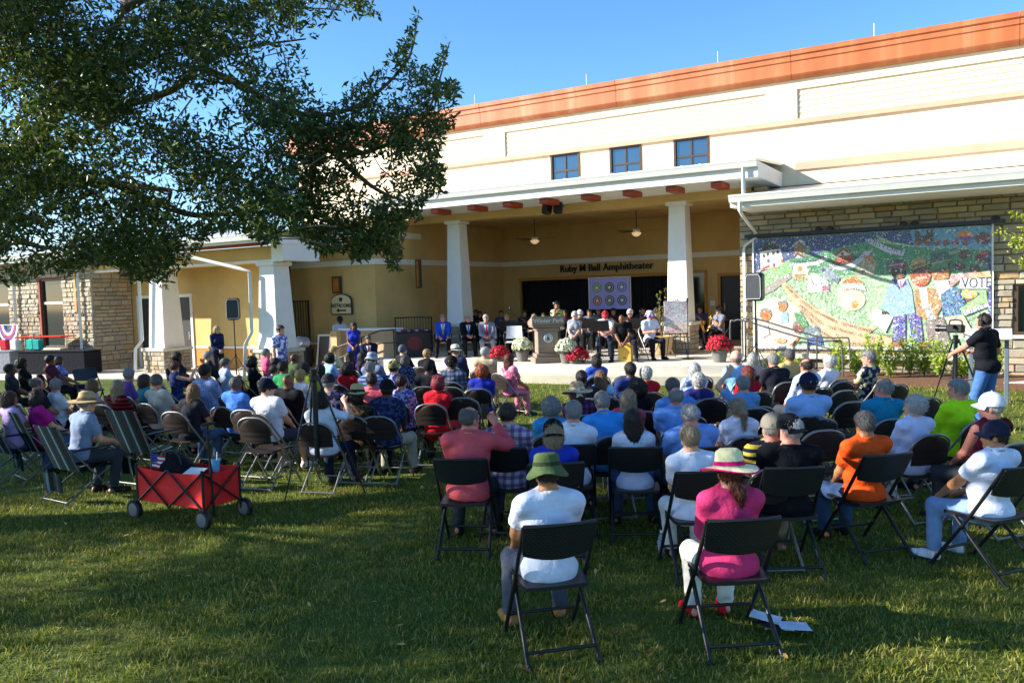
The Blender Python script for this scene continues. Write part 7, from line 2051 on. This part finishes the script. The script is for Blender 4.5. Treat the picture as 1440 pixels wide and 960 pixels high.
# printed words on the back of the white tee
t0, B, s, hc = PEOPLE['man in navy cap and white tee printed FREEDOM on its back']
J = B['J']; q = J['pel'] + J['U'] * .36 - J['fw'] * .172
for k, (w_, sz) in enumerate((('FREEDOM', .062), ('IS NOT FREE', .034))): text('shirt_lettering', w_, sz, mat('shirt_ink', lin('3A4258'), .8, .1), t0, (q[0], q[1] - .004, q[2] - k * .06), (math.radians(90 + 6), 0, 0), .001)
g = G()
for k in range(4): g.box((q[0], q[1] - .006, q[2] - .12 - k * .022), (.2, .004, .012))
tag(g.build('shirt_print', MATS['shirt_ink'], t0), kind='stuff')
# ------------------------------------------------------------------ oak trees
def cam_pt(r, f, z):
    """a point R metres to the right and F metres ahead of the photographer, Z above the lawn"""
    rr_ = Vector((RIGHT.x, RIGHT.y, 0)).normalized(); ff = Vector((FWD.x, FWD.y, 0)).normalized()
    v = rr_ * r + ff * f; return np.array([v.x, v.y, z])
BASIS = np.array([list(RIGHT), list(UP), list(FWD)])
def project(Pn):
    c = (Pn - np.array(CAM_POS)) @ BASIS.T
    z = np.maximum(c[:, 2], 1e-3)
    return 720 + 1150 * c[:, 0] / z, 480 - 1150 * c[:, 1] / z, c[:, 2]
CROWN = np.array([(-60, -60), (505, -60), (522, 5), (540, 28), (505, 22), (478, 22), (455, 45), (432, 62), (428, 95), (450, 130), (480, 150), (486, 112), (520, 108), (545, 80), (566, 60), (584, 18), (590, 20), (578, 70), (590, 95), (612, 92), (628, 52), (634, 56), (618, 110), (640, 118), (650, 130), (636, 150), (645, 172), (622, 195), (616, 218), (628, 240), (622, 258), (636, 266), (604, 278), (592, 300), (596, 318), (575, 300), (566, 335), (560, 362), (562, 388), (545, 372), (536, 352), (505, 368), (480, 352), (450, 360), (405, 318), (385, 345), (345, 330), (300, 325), (277, 358), (262, 375), (240, 385), (237, 412), (222, 396), (180, 396), (168, 372), (130, 372), (95, 388), (62, 380), (30, 398), (-60, 400)], float)
def in_poly(x, y, poly):
    ins = np.zeros(len(x), bool); n = len(poly); j = n - 1
    for i in range(n):
        xi, yi = poly[i]; xj, yj = poly[j]
        c = ((yi > y) != (yj > y)) & (x < (xj - xi) * (y - yi) / (yj - yi + 1e-9) + xi); ins ^= c; j = i
    return ins
OAK = leafmat('oak_leaf', (.026, .050, .010), (.075, .115, .022), (.20, .21, .045), .46, .28)
OLV = [(0, 0, 0), (.35, .16, .03), (.75, .13, .0), (1, 0, -.05), (.75, -.13, .0), (.35, -.16, .03)]; OLF = [(0, 5, 4, 3), (0, 3, 2, 1)]
rng = np.random.default_rng(11)
def vol(n, c, r, rng):
    u = rng.normal(size=(n, 3)); u /= np.linalg.norm(u, axis=1, keepdims=True); return np.array(c) + u * np.array(r) * (rng.uniform(0, 1, (n, 1)) ** .4)
def allowed(Pn):
    x, y, z = project(Pn)
    out = (z < .4) | (x < -25) | (x > 1465) | (y < -25) | (y > 985)
    return out | in_poly(x, y, CROWN)
oak = empty('oak_tree', tuple(cam_pt(-10.5, 8.0, 0)), 0, 'spreading live oak whose dark leafy boughs hang over the upper left', 'tree')
OB = np.array(oak.location)
# leaves that hang in view: sprays along twigs within the crown
def spray(centres, rad, per, size, rng, droop=.3):
    n = len(centres) * per
    c = np.repeat(centres, per, 0); d = rng.normal(size=(len(centres), 3)); d[:, 2] -= droop; d /= np.linalg.norm(d, axis=1, keepdims=True)
    t = rng.uniform(-1, 1, (n, 1)); P_ = c + np.repeat(d, per, 0) * t * rad + rng.normal(size=(n, 3)) * rad * .22
    return P_, rng.normal(size=(n, 3)) + np.array([0, 0, .5]), rng.uniform(.75, 1.25, n) * size
N = 8300
px = rng.uniform(-55, 650, N * 3); py = rng.uniform(-55, 412, N * 3); ok = in_poly(px, py, CROWN)
dens = .60 + .55 * np.sin(px * .021 + 1.2 + 1.5 * np.sin(py * .017)) * np.sin(py * .027 + .6 + 1.1 * np.sin(px * .013))
dens = np.where((px > 215) & (px < 340) & (py > 100) & (py < 175), dens * .35, dens)
dens = np.where((px > 420) & (px < 500) & (py < 170), dens * .35, dens)
dens = np.where(py > 290, dens * 1.05, dens); dens = np.where(px > 480, dens * 1.25, dens)
ok &= rng.uniform(0, 1, N * 3) < dens * np.where(np.sin(px * .06 + 2 * np.sin(py * .05)) * np.sin(py * .07 + 1.5 * np.sin(px * .045)) < -.35, .25, 1)
px, py = px[ok][:N], py[ok][:N]
fd = np.where(px > 420, rng.uniform(7.6, 9.0, len(px)), rng.uniform(6.8, 9.4, len(px)))
PV = np.array([list(CAM_POS + ray(a, b) * f) for a, b, f in zip(px, py, fd)])
A, Nn, S_ = spray(PV, .13, 9, .066, rng)
k = allowed(A); scatter_obj('crown', OAK, OLV, OLF, A[k] - OB, Nn[k], S_[k], oak, rng)
# limbs: from the trunk to points in the crown
LIMBS = [[(-60, 318, 9.0), (0, 290, 8.9), (45, 262, 8.8), (85, 254, 8.8), (160, 258, 8.6), (240, 268, 8.4)], [(-60, 262, 9.6), (0, 230, 9.5), (35, 205, 9.4), (72, 165, 9.4), (85, 130, 9.3), (150, 60, 9.0), (175, 10, 8.8)], [(175, 10, 8.8), (240, -20, 8.6)],
         [(85, 130, 9.3), (150, 150, 9.2), (240, 128, 9.0), (280, 95, 8.9), (330, 70, 8.8), (430, 55, 8.6)], [(280, 95, 8.9), (340, 120, 8.8), (420, 160, 8.5), (500, 150, 8.4), (570, 90, 8.3), (586, 30, 8.2)], [(420, 160, 8.5), (470, 215, 8.4), (540, 205, 8.3), (600, 160, 8.2), (632, 60, 8.2)],
         [(470, 215, 8.4), (520, 260, 8.3), (560, 280, 8.3), (600, 290, 8.2)], [(160, 258, 8.6), (260, 300, 8.6), (330, 300, 8.5), (420, 300, 8.5), (500, 330, 8.4)], [(-60, 352, 8.4), (20, 340, 8.4), (60, 348, 8.4), (90, 350, 8.3)], [(-60, 120, 9.8), (20, 60, 9.6), (60, 10, 9.4), (80, -40, 9.2)], [(240, 268, 8.4), (230, 330, 8.4), (232, 380, 8.4)]]
W0 = [.085, .10, .07, .06, .045, .035, .03, .04, .035, .06, .02]
for q, w in zip(LIMBS, W0):
    pts = [CAM_POS + ray(a, b) * f - Vector(OB) for a, b, f in q]
    if q[0][0] == -60: pts = [Vector((0, 0, 2.6)), (Vector((0, 0, 3.4)) + pts[0]) / 2 + Vector((0, 0, .3))] + pts
    pts = arc_pts(pts, 5); m_ = len(pts); r0 = w * (2.0 if q[0][0] == -60 else 1)
    g = G(); g.tube(pts, [r0 * (1 - .9 * i / m_) for i in range(m_)], 8); g.build('limb', BARK, oak, 60)
g = G(); g.tube(arc_pts([(0, 0, -.1), (.05, .02, .5), (.1, .0, 1.6), (0, .05, 2.8), (-.1, .1, 4.2)], 4), [.52, .45, .40, .37, .36, .35, .34, .34, .33, .33, .33, .33, .33, .32, .31, .3, .28], 14); g.build('trunk', BARK, oak, 60)
# twigs in view
g = G(); idx = rng.choice(len(PV), 420, replace=False)
for i in idx:
    b0 = Vector(PV[i] - OB); d = Vector(rng.normal(size=3)); d.z -= .4; d.normalize(); e = b0 - d * rng.uniform(.25, .6)
    if allowed(np.array([list(e + Vector(OB))]))[0]: g.tube([e, (e + b0) / 2 + Vector(rng.normal(size=3)) * .03, b0], [.008, .006, .003], 4, caps=False)
tag(g.build('twigs', BARK, oak), kind='stuff')
# the rest of the crown, above and left of the picture
def high_crown(tree, cr, rad, nclump, per, lo, rng, crad=.85, size=.13):
    C_ = vol(nclump, (0, 0, 0), rad, rng)
    C_ = np.array([cam_pt(cr[0] + a[0], cr[1] + a[1], max(lo, cr[2] + a[2])) for a in C_])
    A, Nn, S_ = np.repeat(C_, per, 0) + rng.normal(size=(nclump * per, 3)) * np.array([crad, crad, crad * .55]) * .55, rng.normal(size=(nclump * per, 3)) + np.array([0, 0, .6]), rng.uniform(.8, 1.3, nclump * per) * size
    k = allowed(A); x, y, z = project(A); vis = (z > .4) & (x > -30) & (x < 1470) & (y > -30) & (y < 990)
    k &= ~vis
    scatter_obj('crown', OAK, OLV, OLF, A[k] - np.array(tree.location), Nn[k], S_[k], tree, rng)
    g = G()
    for c in C_[rng.choice(nclump, min(7, nclump), replace=False)]:
        if not allowed(np.array([c]))[0]: continue
        c = Vector(c) - tree.location; md = Vector((c.x * .35, c.y * .35, 3.6 + .35 * (c.z - 3)))
        pts = arc_pts([Vector((0, 0, 3.0)), md, c], 5)
        if allowed(np.array([list(v + tree.location) for v in pts])).all(): g.tube(pts, [.07 * (1 - .85 * i / len(pts)) for i in range(len(pts))], 6)
    if g.v: g.build('limbs', BARK, tree, 60)
high_crown(oak, (-11.5, 6.0, 6.0), (8.0, 3.6, 2.2), 42, 640, 3.6, rng, .74)
oak2 = empty('oak_tree', tuple(cam_pt(-19.0, 13.0, 0)), 0, 'second live oak standing left of the lawn chairs, beyond the picture', 'tree')
g = G(); g.tube(arc_pts([(0, 0, -.1), (.1, 0, 1.5), (0, .1, 3.2), (.1, 0, 5)], 4), [.5, .44, .4, .38, .36, .35, .34, .33, .32, .31, .3, .28, .25], 12); g.build('trunk', BARK, oak2, 60)
high_crown(oak2, (-17.5, 11.6, 5.6), (4.6, 3.4, 1.5), 62, 520, 3.8, rng, .8)
# small tree at the right edge
cm = empty('young_tree', tuple(on_y(1500, 545, 17.0).xy) + (0,), 0, 'yellow-green sprays of a young tree reaching in at the right edge', 'tree')
cb = np.array(cm.location)
def stem_to(tree, pts, r, m=BARK, nm='limb'):
    q = arc_pts(pts, 4); g = G(); g.tube(q, [r * (1 - .75 * i / len(q)) for i in range(len(q))], 6); return g.build(nm, m, tree, 60)
stem_to(cm, [(0, 0, 0), (.05, 0, 1.4), (0, .05, 2.8), (.1, 0, 4.2)], .05, nm='trunk')
tips = []
for a, b, c in ((1408, 327, 17), (1422, 345, 17.1), (1432, 300, 17), (1436, 365, 17.2), (1428, 332, 16.8)):
    e = on_y(a, b, c); e = Vector(e) - Vector(cb); stem_to(cm, [(0, 0, e.z - .5), (e.x * .5, e.y * .5, e.z - .1), e], .014)
    for k in range(14): tips.append(list(Vector((0, 0, e.z - .5)).lerp(e, .45 + .6 * k / 14) + Vector(rng.normal(size=3)) * .05))
for k in range(160): tips.append([rng.uniform(.25, 1.6), rng.uniform(-.8, .8), rng.uniform(2.2, 5)])
tips = np.array(tips); A, Nn, S_ = spray(tips, .09, 7, .075, rng)
scatter_obj('crown', leafmat('young_leaf', lin('6E8A22'), lin('B9C43A'), lin('D6C85A'), .4, .45), OLV, OLF, A, Nn, S_, cm, rng)
# shrubs along the mural
SHRUB = leafmat('shrub_leaf', lin('5E8A28'), lin('A8BE3E'), lin('D2D060'), .4, .45)
for k, (px_, h, w) in enumerate(((1092, .45, .5), (1115, .35, .4), (1180, .85, .45), (1206, .55, .5), (1230, .95, .5), (1252, .7, .6), (1280, 1.0, .5), (1300, .7, .5), (1322, .8, .45), (1352, .5, .5), (1400, .75, .35))):
    p = on_y(px_, 520, 20.2 + .25 * math.sin(k * 2.1)); t = empty('shrub', (p.x, p.y, .03), 0, ('low', 'upright', 'broad', 'tall')[k % 4] + ' yellow-green shrub below the mural, number ' + ('one two three four five six seven eight nine ten eleven'.split()[k]) + ' from the stage', 'shrub', 'shrubs below the mural')
    cs = []
    for j in range(9):
        a = j * .7 + k; e = Vector((math.cos(a) * w * .45 * rng.uniform(.4, 1), math.sin(a) * w * .4, h * rng.uniform(.6, 1.05))); stem_to(t, [(0, 0, 0), e * .5 + Vector((0, 0, .08)), e], .009, nm='stem')
        for q in range(5): cs.append(list(e * (.3 + .7 * q / 4)))
    A, Nn, S_ = spray(np.array(cs), .10, 11, .075, rng); scatter_obj('foliage', SHRUB, LFV, LFF, A, Nn, S_, t, rng)
# ------------------------------------------------------------------ grass
def m_blade():
    m, nt, b = _new('grass_blade'); ge = nt.nodes.new('ShaderNodeNewGeometry')
    c = ramp(nt, ge.outputs['Random Per Island'], [(0, (.095, .135, .014)), (.45, (.19, .235, .03)), (.8, (.31, .305, .06)), (1, (.50, .42, .17))])
    f = noise(nt, .9, 5.0); c = mix_rgb(nt, .6, c, ramp(nt, f, [(.3, (.55, .7, .5)), (.7, (1.35, 1.15, .9))]), 'MULTIPLY')
    nt.links.new(c, b.inputs['Base Color']); b.inputs['Roughness'].default_value = .5; b.inputs['Specular IOR Level'].default_value = .3
    tr = nt.nodes.new('ShaderNodeBsdfTranslucent'); nt.links.new(c, tr.inputs[0]); mx = nt.nodes.new('ShaderNodeMixShader'); mx.inputs[0].default_value = .4
    nt.links.new(b.outputs[0], mx.inputs[1]); nt.links.new(tr.outputs[0], mx.inputs[2]); nt.links.new(mx.outputs[0], nt.nodes['Material Output'].inputs[0])
    return m
BLV = [(-.09, 0, 0), (.09, 0, 0), (.07, .12, .55), (-.07, .12, .55), (0, .42, .95)]; BLF = [(0, 1, 2, 3), (3, 2, 4)]
def blades(name, n, f0, f1, size, rng):
    f = np.sqrt(rng.uniform(f0 * f0, f1 * f1, n)); r = f * rng.uniform(-.72, .72, n)
    P_ = np.array([cam_pt(0, 0, 0)]) + np.stack([r, f], 1) @ np.array([[Vector((RIGHT.x, RIGHT.y)).normalized().x, Vector((RIGHT.x, RIGHT.y)).normalized().y, 0], [Vector((FWD.x, FWD.y)).normalized().x, Vector((FWD.x, FWD.y)).normalized().y, 0]])
    clump = .5 + .5 * np.sin(P_[:, 0] * 7.1 + 2 * np.sin(P_[:, 1] * 4.3)) * np.sin(P_[:, 1] * 6.3 + 2 * np.sin(P_[:, 0] * 5.1))
    k = (P_[:, 1] < SY - np.sqrt(np.maximum(0, (SR + .5) ** 2 - (P_[:, 0] - SX) ** 2))) & ~((P_[:, 1] > 12.4) & (P_[:, 0] < -17)) & (P_[:, 1] < 19.3)
    k &= rng.uniform(0, 1, n) < .55 + .5 * clump
    P_, clump = P_[k], clump[k]
    return scatter_obj(name, M_BLADE, BLV, BLF, P_, rng.normal(size=P_.shape) * .38 + np.array([0, 0, 1]), size * rng.uniform(.55, 1.2, len(P_)) * (.7 + .5 * clump), None, rng)
M_BLADE = m_blade()
blades('grass', 200000, 2.6, 9.5, .045, rng); blades('grass', 70000, 9.5, 21.0, .068, rng)
# dry leaves fallen from the oaks
n = 520; f = rng.uniform(3.2, 13, n); w_ = f * rng.uniform(-.7, .45, n); Q = np.array([cam_pt(a, b, .035) for a, b in zip(w_, f)])
scatter_obj('fallen_leaves', leafmat('dry_leaf', lin('5A4020'), lin('9A7640'), lin('B89A60'), .15, .7), OLV, OLF, Q, rng.normal(size=(n, 3)) * .5 + np.array([0, 0, 1]), rng.uniform(.04, .075, n), None, rng)
texts_to_meshes()
